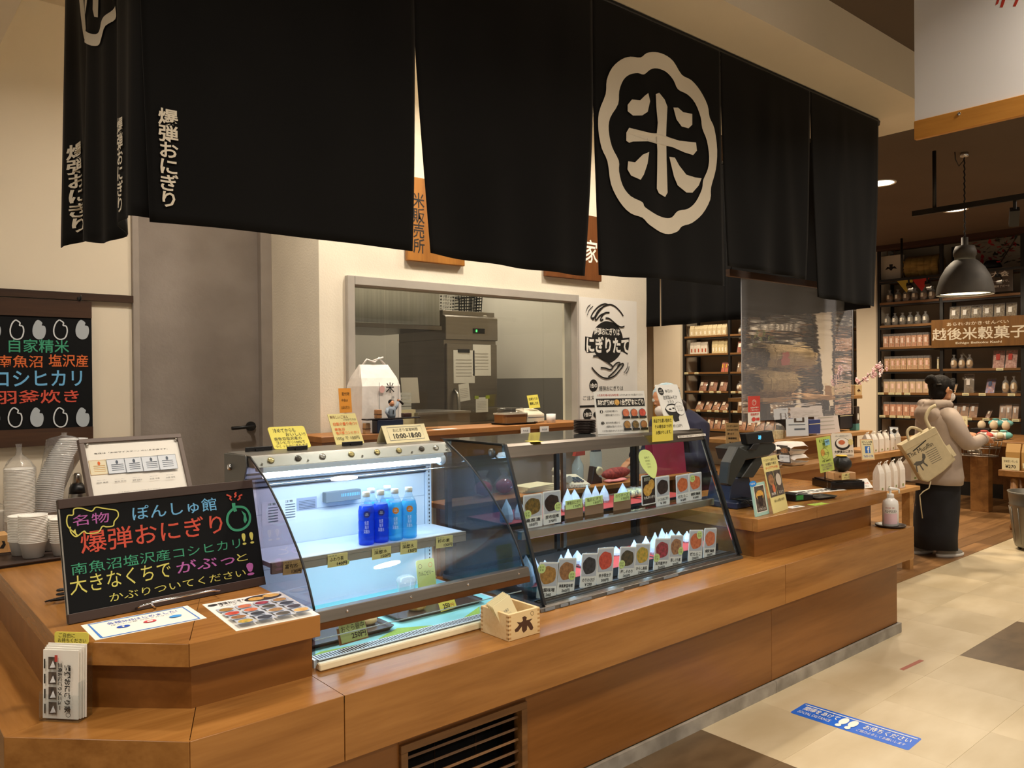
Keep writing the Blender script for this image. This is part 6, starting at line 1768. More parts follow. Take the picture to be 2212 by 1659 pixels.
# ================================================================== TILL END OF THE COUNTER
def poly_y(pts, Y0, Y1, Yref):
    """outline seen on the plane Yref, pushed through from Y0 to Y1"""
    ps = [(PY(a, b, Yref).x, PY(a, b, Yref).z) for a, b in pts]
    return MB().prism(ps, -Y1, -Y0, frame((0, 0, 0), (1, 0, 0), (0, 0, 1)))
TY = 2.42
pos = thing('till_terminal', 'dark till terminal with a tilted screen and customer display', 'till')
M_TILL = mat('till_charcoal', '#2B2E2C', .45); M_TILLN = mat('till_navy', '#1C2740', .4)
o = poly_y([(1600, 936), (1658, 929.5), (1663, 955), (1605, 960)], TY - .03, TY + .01, TY).build('customer_display', M_BLACK, pos, .003)
a = PY(1641, 946, TY - .032)
vs, fs = text_fit('¥9', a.x - .012, a.z - .01, a.x + .016, a.z + .014, 0, .02); MB().add([(x, TY - .0312, y) for x, y, _ in vs], fs).build('digits', mat('cyan_digits', (.1, .6, 1, 1), .4, emit=1.2), o)
poly_y([(1584, 968), (1600, 962), (1660, 953), (1670, 960), (1670, 972), (1655, 984), (1592, 996)], TY - .02, TY + .12, TY).build('printer_body', M_TILL, pos, .006)
poly_y([(1606, 971), (1616, 958), (1630, 957), (1622, 972)], TY - .035, TY - .018, TY).build('hinge', M_BLACK, pos, .002)
poly_y([(1566, 998), (1584, 963), (1609, 975), (1598, 1000), (1570, 1050), (1560, 1046)], TY - .03, TY + .03, TY).build('touch_screen', M_TILL, pos, .006)
poly_y([(1636, 984), (1664, 976), (1628, 1032), (1602, 1032)], TY, TY + .06, TY).build('stand_arm', M_TILL, pos, .004)
zb = UZ + .0006
b0 = PZ(1578, 1116, UZ)
bx_ = PY(1575, 1100, TY).x
B(bx_ - .02, TY - .06, zb, bx_ + .20, TY + .2, zb + .035).build('base', M_TILLN, pos, .006)
poly_y([(1590, 1035), (1625, 1028), (1640, 1080), (1640, 1094), (1580, 1092)], TY + .02, TY + .16, TY).build('rear_support', M_TILLN, pos, .004)
mb = MB(); rc = random.Random(8)
for k in range(7):
    x0 = bx_ - .005 + k * .014
    mb = MB(); mb.tube([(x0, TY - .02, zb + .05), (x0 + .02, TY - .09 - rc.random() * .02, zb + .03 + rc.random() * .02), (x0 + .06, TY - .105, zb + .008), (x0 + .10, TY - .085 - rc.random() * .02, zb + .006)], .0035, 6); mb.build('cable', M_BLACK, pos)
M_TEAL = mat('teal_frame', '#A6CFC4', .5)
sign('drink_card', 'teal framed drink photo card in front of the till', (1633, 1117), (1662, 1109), (1622, 1046), UZ + .001, M_TEAL,
     lambda b, p: [('r', M_WHITE, .12, .1, .9, .92), ('r', M_DPHOTO, .16, .12, .86, .90), ('e', FOODS['ten'], .5, .62, .28, .15), ('p', FOODS['dark'], [(.3, .6), (.7, .6), (.62, .28), (.4, .28)]), ('t', M_WHITE, 'アイスカフェオレ', .25, .16, .8, .23), ('e', mat('round_blue', '#1F86DE', .5), .12, 1.0, .26, .09), ('t', M_WHITE, 'NEW', -.04, .97, .28, 1.03)], t=.006, cat='sign')
sign('tall_card', 'tall yellow card with two cup photos leaning beside the drink card', (1671, 1110), (1703, 1099), (1645, 988.5), UZ + .001, M_YPALE,
     lambda b, p: [('t', M_INK, 'アイスクリーム始めました', .08, .91, .9, .96), ('t', M_INK, '各種取り揃え', .15, .84, .85, .89), ('t', M_ORANGE, 'テイクアウトOK', .1, .77, .9, .82, dict(bold=.01)), ('r', M_DPHOTO, .05, .28, .5, .73), ('r', M_DPHOTO, .53, .28, .97, .73), ('e', FOODS['buta'], .28, .58, .17, .10), ('e', mat('pale_cup', '#C9BEB0', .6), .75, .56, .17, .11), ('e', FOODS['sake'], .34, .42, .09, .08), ('t', M_WHITE, '抹茶', .12, .31, .4, .36), ('t', M_WHITE, 'ミルク', .6, .31, .9, .36), ('t', M_INK, '税込 各種 350円', .2, .18, .85, .23)])
p = PZ(1712, 1083, UZ); 
t = thing('card_reader', 'black card reader with a green label on the till counter', 'card reader', (p.x, p.y + .02, UZ + .0006), RAD(-12))
mb = MB().prism([(0, 0), (.14, 0), (.14, .03), (.02, .045), (0, .04)], -.045, .045, frame((0, 0, 0), (1, 0, 0), (0, 0, 1))); mb.build('body', M_BLACK, t, .004)
B(.005, -.0458, .008, .06, -.045, .034).build('green_label', mat('green_label', '#3C9A4A', .5), t)
B(.05, -.03, .0352, .12, .03, .0356).build('screen', mat('dark_screen', '#3A4046', .2), t)
p = PZ(1790, 1078, UZ)
tray('shallow black coin tray beside the card reader', p.x, p.y + .05, UZ + .0006, .17, .12, RAD(-10), M_BLACK, .012)
card('price_sheet', 'white sheet with black printed blocks lying behind the card reader', 'sheet', (FZ(PZ(1735, 1068, UZ).x, PZ(1790, 1070, UZ).y + .12, UZ + .001, RAD(-14)), .36, .12), M_WHITE, [('r', M_INK, .1 + .2 * (k % 4), .2 + .3 * (k // 4), .26 + .2 * (k % 4), .36 + .3 * (k // 4)) for k in range(8)], .0006)
card('green_leaflet', 'small lime green leaflet at the counter edge', 'leaflet', (FZ(PZ(1755, 1092, UZ).x, PZ(1755, 1094, UZ).y, UZ + .001, RAD(-8)), .12, .05), mat('lime_paper', '#BFE24A', .6), [('o', M_INK, .4, .5, .12, .25, .001)], .0008)
card('white_slip', 'white printed slip in front of the card reader', 'slip', (FZ(PZ(1706, 1098, UZ).x, PZ(1710, 1099, UZ).y, UZ + .001, RAD(-6)), .11, .05), M_WHITE, [('r', M_GREYINK, .4, .4, .8, .6)], .0006)
# lacquer stand with a black rice ball
p = PZ(1800, 1055, UZ)
sx_, sy_ = 4.71, 2.42
T1Z_ = PY(1945, 1059, 2.62).z
B(RX1 + .001, 2.27, UZ - .02, 4.86, 2.9, UZ).build('upper_board', M_TEAKX, ctr)
B(4.62, 2.30, LZ, 4.84, 2.88, UZ - .0205).build('upper_body', M_BODYX, ctr)
t = thing('lacquer_stand', 'black lacquer box stand near the end of the till counter', 'stand', (sx_, sy_, UZ + .0006), RAD(-32))
B(-.11, -.11, 0, .11, .11, .045).build('plinth', mat('black_lacquer2', '#120E0D', .15), t, .003); B(-.10, -.10, .0455, .10, .10, .052).build('rim', mat('black_lacquer2', '#120E0D', .15), t)
zt2 = UZ + .0006 + .0525
t = thing('wooden_box', 'pale wooden box on the black lacquer stand', 'box', (sx_ - .02, sy_ - .05, zt2), RAD(-32))
B(-.08, -.03, 0, .06, .07, .045).build('body', mat('pale_box_wood', '#C79A6A', .55), t, .002); mb = MB(); mb.prism(ell(-.045, .022, .008, .008, 12), 0, .0006, frame((0, -.03, 0), (1, 0, 0), (0, 0, 1))); mb.build('knot', mat('knot', '#8A5F38', .6), t)
t = thing('rice_ball_model', 'large black round rice ball model with a yellow top on the wooden box', 'rice ball model', (sx_ - .01, sy_ - .03, zt2 + .0455))
mb = MB().ball((0, 0, .05), .057, 18, 10, 1, 1, .88); rr = random.Random(2); mb.v = [(x + rr.uniform(-.002, .002), y + rr.uniform(-.002, .002), max(.0, z + rr.uniform(-.002, .002))) for x, y, z in mb.v]; mb.build('ball', mat('seaweed_ball', '#1B1C1C', .5, bump=.3, bscale=40), t)
MB().lathe([(.036, .097), (.03, .102), (0, .103)], 16).build('yellow_top', mat('yellow_pickle', '#DDB830', .5), t)
M_WEAVE = mat('dark_wicker', '#4A3222', .6)
t = thing('woven_basket', 'dark woven basket right of the rice ball model', 'basket', (sx_ + .06, sy_ + .045, zt2), RAD(-32))
mb = MB()
for k in range(5):
    for i in range(9):
        mb.box(-.055 + i * .0125 + (.006 if k % 2 else 0), -.042, .004 + k * .010, -.047 + i * .0125 + (.006 if k % 2 else 0), -.038, .011 + k * .010)
o = mb.build('weave', mat('pale_wicker', '#A87C50', .6), t); o['kind'] = 'stuff'
B(-.06, -.038, 0, .065, .03, .055).build('body', M_WEAVE, t); B(-.064, -.044, .055, .069, .034, .06).build('rim', M_WEAVE, t)
def ysign(label, bl, br, tl, Y, m_, items, name='counter_sign', t=.002, r=0., lean=.12):
    A = PY(*bl, Y); Bq = PY(*br, Y); Cq = PY(*tl, Y)
    u = Vector((Bq.x - A.x, 0, (Bq.z - A.z))); v = Vector((Cq.x - A.x, lean * (Cq.z - A.z), Cq.z - A.z))
    return card(name, label, 'sign', (frame(A, u, v), u.length, v.length), m_, items, t, None, r)
stick(ysign('lime card with a drawn rice ball standing beside the lacquer stand', (1773, 1022), (1803, 1015), (1757, 955), 2.40, mat('lime_card', '#C6D86A', .65), [('t', M_INK, '炙り店主の\n沖縄', .15, .76, .85, .94), ('o', M_INK, .45, .52, .26, .16, .0015), ('e', FOODS['ten'], .32, .56, .14, .10), ('t', M_INK, 'おにぎり', .4, .48, .75, .56), ('t', M_INK, '1個 380円', .2, .28, .8, .35), ('t', mat('purple_ink', '#6A3A7A', .7), '朝採り卵を使用した\nふわふわの卵焼き\nぜひご賞味下さい', .1, .05, .9, .24)]), UZ)
ysign('round-cornered white sign with a rolled rice drawing', (1800, 993), (1846, 990), (1797, 937), 2.93, mat('sign_ivory', '#E8E2D4', .6), [('e', M_INK, .5, .58, .36, .24), ('e', M_WHITE, .5, .62, .3, .19), ('e', FOODS['sake'], .46, .64, .16, .09), ('t', M_INK, '大爆弾おにぎり', .08, .22, .94, .34, dict(bold=.015)), ('t', M_GREYINK, '1個 880円(税込) 1000kcal', .12, .1, .9, .17), ('t', M_GREYINK, 'ぽんしゅ館名物おにぎり', .2, .86, .8, .92), ('e', M_YPALE, .88, .64, .12, .12)], 'round_sign', .003, .03)
card('blue_note', 'small light blue note stuck on the lime card corner', 'note', (frame((PY(1783, 963, 2.405).x, 2.405, PY(1783, 963, 2.405).z), (1, 0, .08), (0, .1, 1)), .055, .035), mat('light_blue_paper', '#8CC8E4', .7), [('t', M_INK, '数量限定\nです', .1, .2, .9, .8)], .001)
stick(ysign('orange-bordered card with a blue square letter f', (1862, 994), (1890, 993), (1858, 950), 2.80, mat('peach_card', '#E3B98A', .6), [('r', M_CREAMCARD, .06, .05, .94, .95), ('t', M_INK, 'ぽんしゅ館\nface book', .12, .72, .9, .92, dict(bold=.015)), ('r', mat('facebook_blue', '#2A6CC0', .5), .3, .32, .7, .66), ('t', M_WHITE, 'f', .46, .34, .64, .63, dict(bold=.04)), ('t', M_BLUEINK, 'フォローしてね', .15, .12, .88, .24, dict(bold=.02))], 'square_sign'), T1Z_)
ysign('yellow price tag stuck on the pale wooden box', (1819, 1037), (1841, 1034), (1817, 1024), 2.335, M_YPALE, [('t', M_INK, '一番人気!', .1, .55, .9, .85), ('t', M_INK, 'サンプル', .2, .15, .85, .45)], 'tag_card', lean=0)
sign('white_card', 'white tilted card with orange writing leaning on the lacquer stand', (1851, 1056), (1886, 1053), (1838, 1036), UZ + .001, M_WHITE, lambda b, p: [('t', M_INK, '爆弾おにぎり', .1, .72, .7, .88), ('t', M_ORANGE, '種類いろいろ', .12, .4, .9, .6, dict(bold=.02)), ('t', M_INK, 'お選び下さい', .12, .1, .8, .28)])
card('yellow_strip', 'yellow strip card on the woven basket', 'sign', (frame((sx_ + .0, sy_ + .04, zt2 + .0615), (1, -.5, 0), (.3, .6, .5)), .12, .045), M_YCARD, [('t', M_INK, '卵焼きのせ', .1, .2, .9, .8)], .001)
# hand soap on a round tray
p = PZ(1926, 1141, LZ)
t = thing('soap_tray', 'round dark tray under the hand soap at the counter end', 'tray', (4.655, 2.075, LZ + .0005))
MB().lathe([(.07, 0), (.082, .006), (.084, .012), (.08, .012), (.07, .005), (0, .004)], 26).build('dish', mat('dark_brown_dish', '#2E211E', .35), t)
t = thing('soap_dispenser', 'white pump bottle of hand mist with a pink label', 'pump bottle', (4.655, 2.075, LZ + .006))
M_SOAP = mat('soap_white', '#ECEAE6', .35)
MB().lathe([(.038, 0), (.042, .004), (.042, .10), (.038, .117), (.02, .13), (.014, .134)], 24, sx=1.08, sy=.8).build('bottle', M_SOAP, t)
MB().lathe([(.016, .133), (.016, .15), (.012, .152)], 16).build('collar', M_SOAP, t)
mb = MB(); mb.cyl((0, 0, .15), (0, 0, .170), .005); mb.tube([(-.012, .0, .172), (.0, 0, .175), (.03, -.01, .172), (.05, -.018, .168), (.052, -.019, .15)], [.008, .008, .006, .005, .004], 8); mb.build('pump', M_SOAP, t)
t.scale = (1.22, 1.22, 1.22)
lb_ = MB()
def lw(u, v, e=.0008): 
    a = u / .042 - RAD(146); return ((.042 * 1.08 + e) * math.cos(a), (.042 * .8 + e) * math.sin(a), v)
lb_.sheet(lambda u, v: lw(-.036 + .072 * u, .012 + .05 * v), 12, 2); lb_.build('pink_label', mat('pink_gradient_label', '#E6C4CE', .5), t)
vs, fs = text_fit('ハンドミスト', -.032, .066, .032, .079, 0, .02); MB().add([lw(x, y, .0012) for x, y, _ in vs], fs).build('lettering', M_INK, t)
vs, fs = text_fit('手指の洗浄・消毒に', -.028, .086, .022, .092, 0, .0); MB().add([lw(x, y, .0012) for x, y, _ in vs], fs).build('small_lettering', M_RED, t)

# ------------------------------------------------------------------ stepped display table beyond the till
M_DT = wood('display_table_wood', '#B98A52', '#9A6C38', 'x', .5, 1., .06)
dt = thing('display_table', 'stepped wooden display table of rice bags beyond the till', 'display table')
T1Y, T2Y, T3Y, T4Y = 2.62, 2.92, 3.08, 3.32
T1Z, T2Z, T3Z, T4Z = PY(1945, 1059, T1Y).z, PY(1820, 992, T2Y).z, PY(1780, 941, T3Y).z, PY(1780, 857, T4Y).z
T1X, T2X, T3X = PY(1988, 1047, T1Y).x, PY(1961, 981, T2Y).x, PY(1885, 931, T3Y).x
B(4.95, T1Y, T1Z - .03, T1X, T2Y + .1, T1Z).build('tier_board', M_DT, dt, .002)
B(4.80, T2Y, T2Z - .045, T2X, T3Y + .25, T2Z).build('tier_board', M_DT, dt, .002)
B(4.95, T3Y, T3Z - .03, T3X, T4Y + .3, T3Z).build('tier_board', M_DT, dt, .002)
B(4.95, T2Y + .1, T1Z + .0005, T2X - .1, T2Y + .12, T2Z - .0455).build('riser_panel', M_DT, dt)
B(4.95, T3Y + .12, T2Z + .0005, T3X - .1, T3Y + .14, T3Z - .0305).build('riser_panel', M_DT, dt)
for x in (4.97, T1X - .12):
    for y in (T1Y + .03, T3Y + .4):
        B(x, y, 0, x + .06, y + .06, T1Z - .0305).build('leg', M_DT, dt)
B(5.0, T1Y + .06, .30, T1X - .03, T1Y + .30, .32).build('lower_shelf', M_DT, dt)
rb_n = 0
def small_bag(px, pyb, pyt, wpx, Y, z, label, group):
    a = PY(px, pyb, Y); dpt = (Vector((a.x, Y, z)) - CO).dot(fwd)
    h = (pyb - pyt) * dpt / FPX * 1.02; w = wpx * dpt / FPX * 1.2
    t, bd = rice_bag(label, a.x, Y + .03, z + .0006, w, w * .75, h, False, RAD(rng.uniform(-12, 4)), group)
    lo = MB().box(-w * .06, -w * .405, h * .06, w * .2, -w * .395, h * .14).build('stamp', mat('green_stamp', '#8A9A5A', .7), t)
    return t
for k, px in enumerate((1907, 1921, 1936, 1951)):
    small_bag(px, 1062 - (px - 1905) * .22, 998 - k * 3, 17, 2.665, T1Z, 'upright white rice bag on the lowest tier, ' + ('first', 'second', 'third', 'fourth')[k] + ' from the till', 'rice bags on the lowest tier')
small_bag(1972, 1040, 990, 26, 2.80, T1Z, 'broad pinkish white rice bag at the end of the lowest tier', 'rice bags on the lowest tier')
for k, px in enumerate((1880, 1893, 1906, 1918, 1930, 1942)):
    small_bag(px, 989 - (px - 1880) * .08, 944 - k * .5, 15, 2.98, T2Z, 'upright white rice bag on the second tier, ' + ('first', 'second', 'third', 'fourth', 'fifth', 'sixth')[k] + ' from the round sign', 'rice bags on the second tier')
def flat_bag(label, px, py, wpx, hpx, Y, z, zoff=0.):
    a = PY(px, py, Y); dpt = (a - CO).dot(fwd); w = wpx * dpt / FPX; h = hpx * dpt / FPX
    t = thing('flat_rice_bag', label, 'rice bag', (a.x, Y + .045, z + zoff + .0006), RAD(rng.uniform(-6, 6)))
    rr = random.Random(px)
    mb = MB()
    for s in (0, 1):
        mb.sheet(lambda u, v: ((u - .5) * w * (1 - .05 * (1 - math.sin(math.pi * v))), (v - .5) * .17, h * .5 + (1 if s else -1) * h * .5 * (min(1, math.sin(math.pi * max(.02, min(.98, u))) * 2.2) ** .5) * (min(1, math.sin(math.pi * max(.02, min(.98, v))) * 2.4) ** .5)), 14, 10)
    mb.v = [(x + rr.uniform(-.002, .002), y + rr.uniform(-.002, .002), max(0, z_)) for x, y, z_ in mb.v]
    mb.build('bag', M_PAPERBAG, t, merge=True)
    MB().prism(rrect(-.02, -.015, .02, .015, .004), h, h + .0006).build('sticker', M_YPALE, t)
    return t, h
t, h1 = flat_bag('lower of two stacked white rice bags on the second tier', 1722, 1000, 62, 24, 2.94, T2Z)
flat_bag('upper of two stacked white rice bags on the second tier', 1718, 975, 64, 27, 2.94, T2Z, h1)
flat_bag('white rice bag half hidden behind the till, low on the second tier', 1672, 1003, 38, 24, 2.96, T2Z)
flat_bag('white rice bag on top of the one behind the till', 1670, 975, 34, 24, 2.96, T2Z, h1)
ysign('small dark framed card with a bowl photo beside the stacked rice bags', (1681, 999), (1708, 1001), (1683, 961), 2.925, mat('dark_frame', '#3A3030', .5), [('r', M_DPHOTO, .1, .48, .92, .94), ('e', FOODS['buta'], .52, .7, .3, .14), ('r', M_NOTICE, .1, .06, .92, .46), ('t', M_GREYINK, '新潟産こしひかり', .18, .28, .85, .36)], 'framed_card', .006)
stick(ysign('black framed cup card at the end of the second tier', (1923, 951), (1944, 951), (1922, 921), 2.99, mat('dark_frame', '#3A3030', .5), [('r', M_NOTICE, .08, .06, .92, .94), ('e', M_INK, .5, .65, .22, .16), ('t', M_INK, '甘酒', .2, .2, .8, .35)], 'framed_card', .006), T2Z)
# goods on the third tier behind the clear sheet
ysign('white information sheet with a small photo behind the clear sheet', (1699, 943), (1747, 941), (1699, 883), 3.12, M_NOTICE, [('r', M_DPHOTO, .35, .5, .82, .85), ('r', M_NOTICE, .45, .55, .72, .78), ('r', M_GREYINK, .35, .22, .85, .28), ('r', M_GREYINK, .1, .4, .85, .43)], 'information_sheet', .002, lean=.05)
ysign('faint pink price list behind the clear sheet', (1764, 939), (1815, 934), (1760, 880), 3.14, mat('pale_pink_paper', '#D9CFCB', .7), [('r', mat('faint_grey', '#B8B2A8', .7), .15, .15 + .14 * k, .8, .19 + .14 * k) for k in range(5)], 'price_list', .002, lean=.15)
for (pts, Y, c_, lb, nm) in (([(1748, 937), (1772, 936), (1772, 906), (1749, 908)], 3.14, '#3A4A8A', 'blue gift box behind the clear sheet', 'gift_box'), ([(1815, 926), (1842, 923), (1842, 888), (1815, 890)], 3.2, '#2C2A30', 'dark display box right of the price list', 'display_box')):
    o = poly_y(pts, Y, Y + .1, Y).build('body', mat(nm, c_, .5))
    t = thing(nm, lb, 'box'); o.parent = t
    B(PY(*pts[0], Y).x - .001, Y - .001, PY(pts[0][0], pts[3][1] + 8, Y).z - .006, PY(*pts[1], Y).x + .001, Y, PY(pts[0][0], pts[3][1] + 8, Y).z).build('band', M_CREAMCARD, t)
t = thing('display_bottle', 'dark bottle with a teal foot and white figure label at the tier end', 'bottle', (PY(1856, 930, 3.16).x, 3.2, T3Z + .0005))
B(-.03, -.03, 0, .03, .03, .055).build('foot', mat('teal_foot', '#5F9A96', .5), t, .003); B(-.03, -.03, .0555, .03, .03, .20).build('body', mat('smoky_bottle', '#3A2E26', .2), t, .004); MB().prism(ell(0, .115, .013, .03, 14), 0, .001, frame((0, -.0305, 0), (1, 0, 0), (0, 0, 1))).build('label', M_WHITE, t)
for k, px in enumerate((1662, 1684)):
    a = PY(px, 948, 3.16)
    t = thing('cellophane_pack', ('left' if k == 0 else 'right') + ' clear pack of pale crackers behind the clear sheet', 'packet', (a.x, 3.2, T3Z + .0006))
    MB().prism(rrect(-.075, -.05, .075, .05, .02), 0, .06).build('crackers', mat('pale_cracker', '#C9B98A', .7, c2='#E6D9B0', nscale=60), t); mb = MB().ball((0, 0, .06), .08, 14, 9, 1.1, .8, .75); rr = random.Random(k); mb.v = [(x + rr.uniform(-.006, .006), y, max(.001, z)) for x, y, z in mb.v]; mb.build('film', M_BAG, t)
# straw bales on a higher shelf
B(PY(1680, 857, T4Y).x, T4Y, T4Z - .03, PY(1863, 857, T4Y).x, T4Y + .45, T4Z).build('tier_board', M_DT, dt, .002)
for x in (PY(1700, 857, T4Y).x, PY(1850, 857, T4Y).x - .06):
    B(x, T4Y + .05, T3Z + .0005, x + .05, T4Y + .1, T4Z - .0305).build('tier_post', M_BLACKM, dt)
M_STRAW = mat('straw', '#B79A66', .85, c2='#8A6F42', nscale=30, bump=.6, bscale=90, stretch=(.15, 1, 1))
def bale(label, pxa, pxb, py, rpx, Y, z=None, mtx=None, m_=M_STRAW):
    a = PY(pxa, py, Y); b = PY(pxb, py, Y); dpt = (a - CO).dot(fwd); r = rpx * (b - CO).dot(fwd) / FPX
    L = (b - a).length
    t = thing('straw_bale', label, 'straw bale', (a.x, Y + r, a.z if z is None else z + r))
    mb = MB(); n = 22
    rr = random.Random(int(pxa))
    def sf(u, v):
        th = 2 * math.pi * v; q = r * (1 - .10 * (math.cos(u * math.pi * 10) > .8) - .15 * (2 * u - 1) ** 6) * (1 + .03 * math.sin(v * 60))
        return (u * L, q * math.cos(th), q * math.sin(th))
    mb.sheet(sf, 40, n); mb.build('straw_body', m_, t, merge=True)
    for u in (.02, .98):
        rg = MB()
        for i in range(60):
            a_, q = rr.uniform(0, 6.28), r * .85 * math.sqrt(rr.random())
            rg.cyl((u * L, q * math.cos(a_), q * math.sin(a_)), (u * L + (.02 if u > .5 else -.02), q * math.cos(a_) * 1.05, q * math.sin(a_) * 1.05), .004, 5)
        o = rg.build('straw_end', m_, t); o['kind'] = 'stuff'
    for k in range(5):
        MB().tube([(L * (.1 + .2 * k), r * .98 * math.cos(2 * math.pi * i / 20), r * .98 * math.sin(2 * math.pi * i / 20)) for i in range(21)], .006, 6, False).build('rope_band', mat('straw_rope', '#C9AE78', .8), t)
    return t
bale('lower straw bale on the high shelf behind the clear sheet', 1690, 1796, 820, 29, T4Y + .02, T4Z + .001)
zz = T4Z + 2 * 29 * (PY(1796, 820, T4Y) - CO).dot(fwd) / FPX
bale('upper straw bale with a red patch, stacked behind the clear sheet', 1706, 1815, 762, 28, T4Y + .04, zz + .001)
a = PY(1732, 775, T4Y); 
p = PY(1735, 772, T4Y + .03)
tag(MB().prism(smooth_line([(0, 0), (.2, 0), (.22, .05), (.15, .09), (.04, .08)], 4, True), 0, .003, frame((p.x - .1, T4Y + .005, p.z - .05), (1, 0, 0), (0, 0, 1))).build('red_tag', mat('dull_red_paper', '#A84A3C', .7)), 'dull red paper tag hanging on the upper straw bale', 'tag')
# little masu with a cherry branch
p = PY(1858, 848, T4Y + .05)
t = thing('masu_cup', 'small square wooden cup with a mark at the end of the high shelf', 'cup', (PY(1848, 850, T4Y + .02).x, T4Y + .02, T4Z + .0006))
B(0, 0, 0, .12, .1, .09).build('body', M_MASU, t, .002); mb = MB(); mb.prism([(.06, .06), (.066, .05), (.085, .045), (.09, .03), (.07, .035), (.064, .025), (.056, .025), (.05, .035), (.03, .03), (.035, .045), (.054, .05)], 0, .001, frame((0, -.0005, 0), (1, 0, 0), (0, 0, 1))); mb.build('crest', M_BURN, t)
cbx = thing('cherry_branch', 'pink artificial cherry blossom branch standing in the small wooden cup', 'flower', (PY(1852, 836, T4Y + .06).x, T4Y + .06, T4Z + .092))
b0 = Vector((0, 0, 0)); b1 = PY(1912, 790, T4Y + .06) - Vector(cbx.location)
mb = MB(); mb.tube([b0, b1 * .5 + Vector((0, 0, .02)), b1], .004, 6); mb.build('twig', mat('twig', '#4A3428', .7), cbx)
rr = random.Random(6)
for k in range(30):
    q = b1 * rr.uniform(.1, 1.02) + Vector((rr.uniform(-.045, .045), rr.uniform(-.04, .04), rr.uniform(-.035, .05)))
    mb = MB()
    for i in range(5):
        a = i * 1.257 + k; c_ = q + Vector((math.cos(a) * .014, rr.uniform(-.004, .004), math.sin(a) * .014)); mb.ball(c_, .011, 6, 4, 1, .4, 1)
    mb.build('blossom', mat('pink_petal', '#E9B9BE', .6) if k % 3 else mat('pale_petal', '#F3DCDC', .6), cbx)
# a plant with yellow-green leaves above the bales
t = thing('green_plant', 'yellow-green leafy sprigs above the straw bales', 'plant', (PY(1702, 735, T4Y + .33).x - .12, T4Y + .33, T4Z + .041))
pot = MB().lathe([(.05, -.04), (.06, .0), (.065, .06), (.06, .06), (.05, .01)], 14); pot.build('pot', mat('dark_pot', '#2E2822', .6), t)
mb = MB(); lf = MB()
for k in range(14):
    a = rr.uniform(-.9, .9); L = rr.uniform(.25, .42)
    tip = Vector((math.sin(a) * L * .8, rr.uniform(-.05, .05), math.cos(a) * L + .1)); mb.tube([(0, 0, 0), tip * .5 + Vector((0, 0, .03)), tip], .003, 5)
    for j in range(7):
        q = tip * (.4 + .6 * j / 6) + Vector((rr.uniform(-.03, .03), rr.uniform(-.02, .02), rr.uniform(-.02, .03)))
        d = Vector((rr.uniform(-1, 1), rr.uniform(-.4, .4), rr.uniform(-.3, 1))).normalized(); s = d.cross(Vector((0, 1, .2))).normalized()
        l_ = .06; lf.add([q, q + d * l_ * .5 + s * .014, q + d * l_, q + d * l_ * .5 - s * .014], [(0, 1, 2, 3)])
mb.build('stems', mat('twig', '#4A3428', .7), t); o = lf.build('leaves', mat('yellow_green_leaf', '#8C8A3A', .6, c2='#5A6A2A', nscale=10), t); o['kind'] = 'stuff'

# ------------------------------------------------------------------ clear plastic partition over the till
SY = 2.38
s0, s1 = PY(1602, 750, SY).x, PY(1842, 750, SY).x
par = thing('plastic_partition', 'clear hanging plastic sheet with a dark bar over the till', 'partition')
zt_, zb_ = PY(1602, 590, SY).z - .02, PY(1602, 912, SY).z
m = bpy.data.materials.new('wavy_clear_sheet'); m.use_nodes = True; nt = m.node_tree; Lk = nt.links.new
nt.nodes.remove(nt.nodes['Principled BSDF'])
rf = nt.nodes.new('ShaderNodeBsdfRefraction'); rf.inputs['IOR'].default_value = 1.04; rf.inputs['Roughness'].default_value = .07; rf.inputs['Color'].default_value = (.93, .93, .94, 1)
gl = nt.nodes.new('ShaderNodeBsdfGlossy'); gl.inputs['Roughness'].default_value = .08
df = nt.nodes.new('ShaderNodeBsdfDiffuse'); df.inputs['Color'].default_value = (.75, .75, .80, 1)
m1 = nt.nodes.new('ShaderNodeMixShader'); m1.inputs[0].default_value = .24
m2 = nt.nodes.new('ShaderNodeMixShader'); m2.inputs[0].default_value = .04
tc = nt.nodes.new('ShaderNodeTexCoord'); mp = nt.nodes.new('ShaderNodeMapping'); mp.inputs['Scale'].default_value = (1.2, 1, 14)
ns = nt.nodes.new('ShaderNodeTexNoise'); ns.inputs['Scale'].default_value = 2.5; bpn = nt.nodes.new('ShaderNodeBump'); bpn.inputs['Strength'].default_value = .22; bpn.inputs['Distance'].default_value = .03
Lk(tc.outputs['Object'], mp.inputs[0]); Lk(mp.outputs[0], ns.inputs[0]); Lk(ns.outputs['Fac'], bpn.inputs['Height']); Lk(bpn.outputs[0], rf.inputs['Normal']); Lk(bpn.outputs[0], gl.inputs['Normal'])
Lk(rf.outputs[0], m1.inputs[1]); Lk(df.outputs[0], m1.inputs[2]); Lk(m1.outputs[0], m2.inputs[1]); Lk(gl.outputs[0], m2.inputs[2]); Lk(m2.outputs[0], nt.nodes['Material Output'].inputs[0])
MB().sheet(lambda u, v: (s0 + (s1 - s0) * u, SY + .012 * math.sin(u * 14) * v, zt_ + (zb_ - zt_) * v), 40, 20).build('clear_sheet', m, par)
MB().tube([(s0, SY, zt_), (s0, SY, zb_)], .0025, 6).build('sheet_edge', mat('sheet_edge_white', '#BFC0C4', .4), par); MB().tube([(s1, SY, zt_), (s1, SY, zb_)], .0025, 6).build('sheet_edge', mat('sheet_edge_white', '#BFC0C4', .4), par)
ba = PY(1572, 575, SY); bb_ = PY(1842, 600, SY)
B(ba.x, SY - .012, zt_ - .005, s1 + .05, SY + .012, zt_ + .03).build('hanging_bar', M_DWOOD, par)
for x in (ba.x + .03, s1):
    MB().tube([(x, SY, zt_ + .03), (x, SY, 2.99)], .003, 6).build('hanging_chain', M_BLACKM, par)
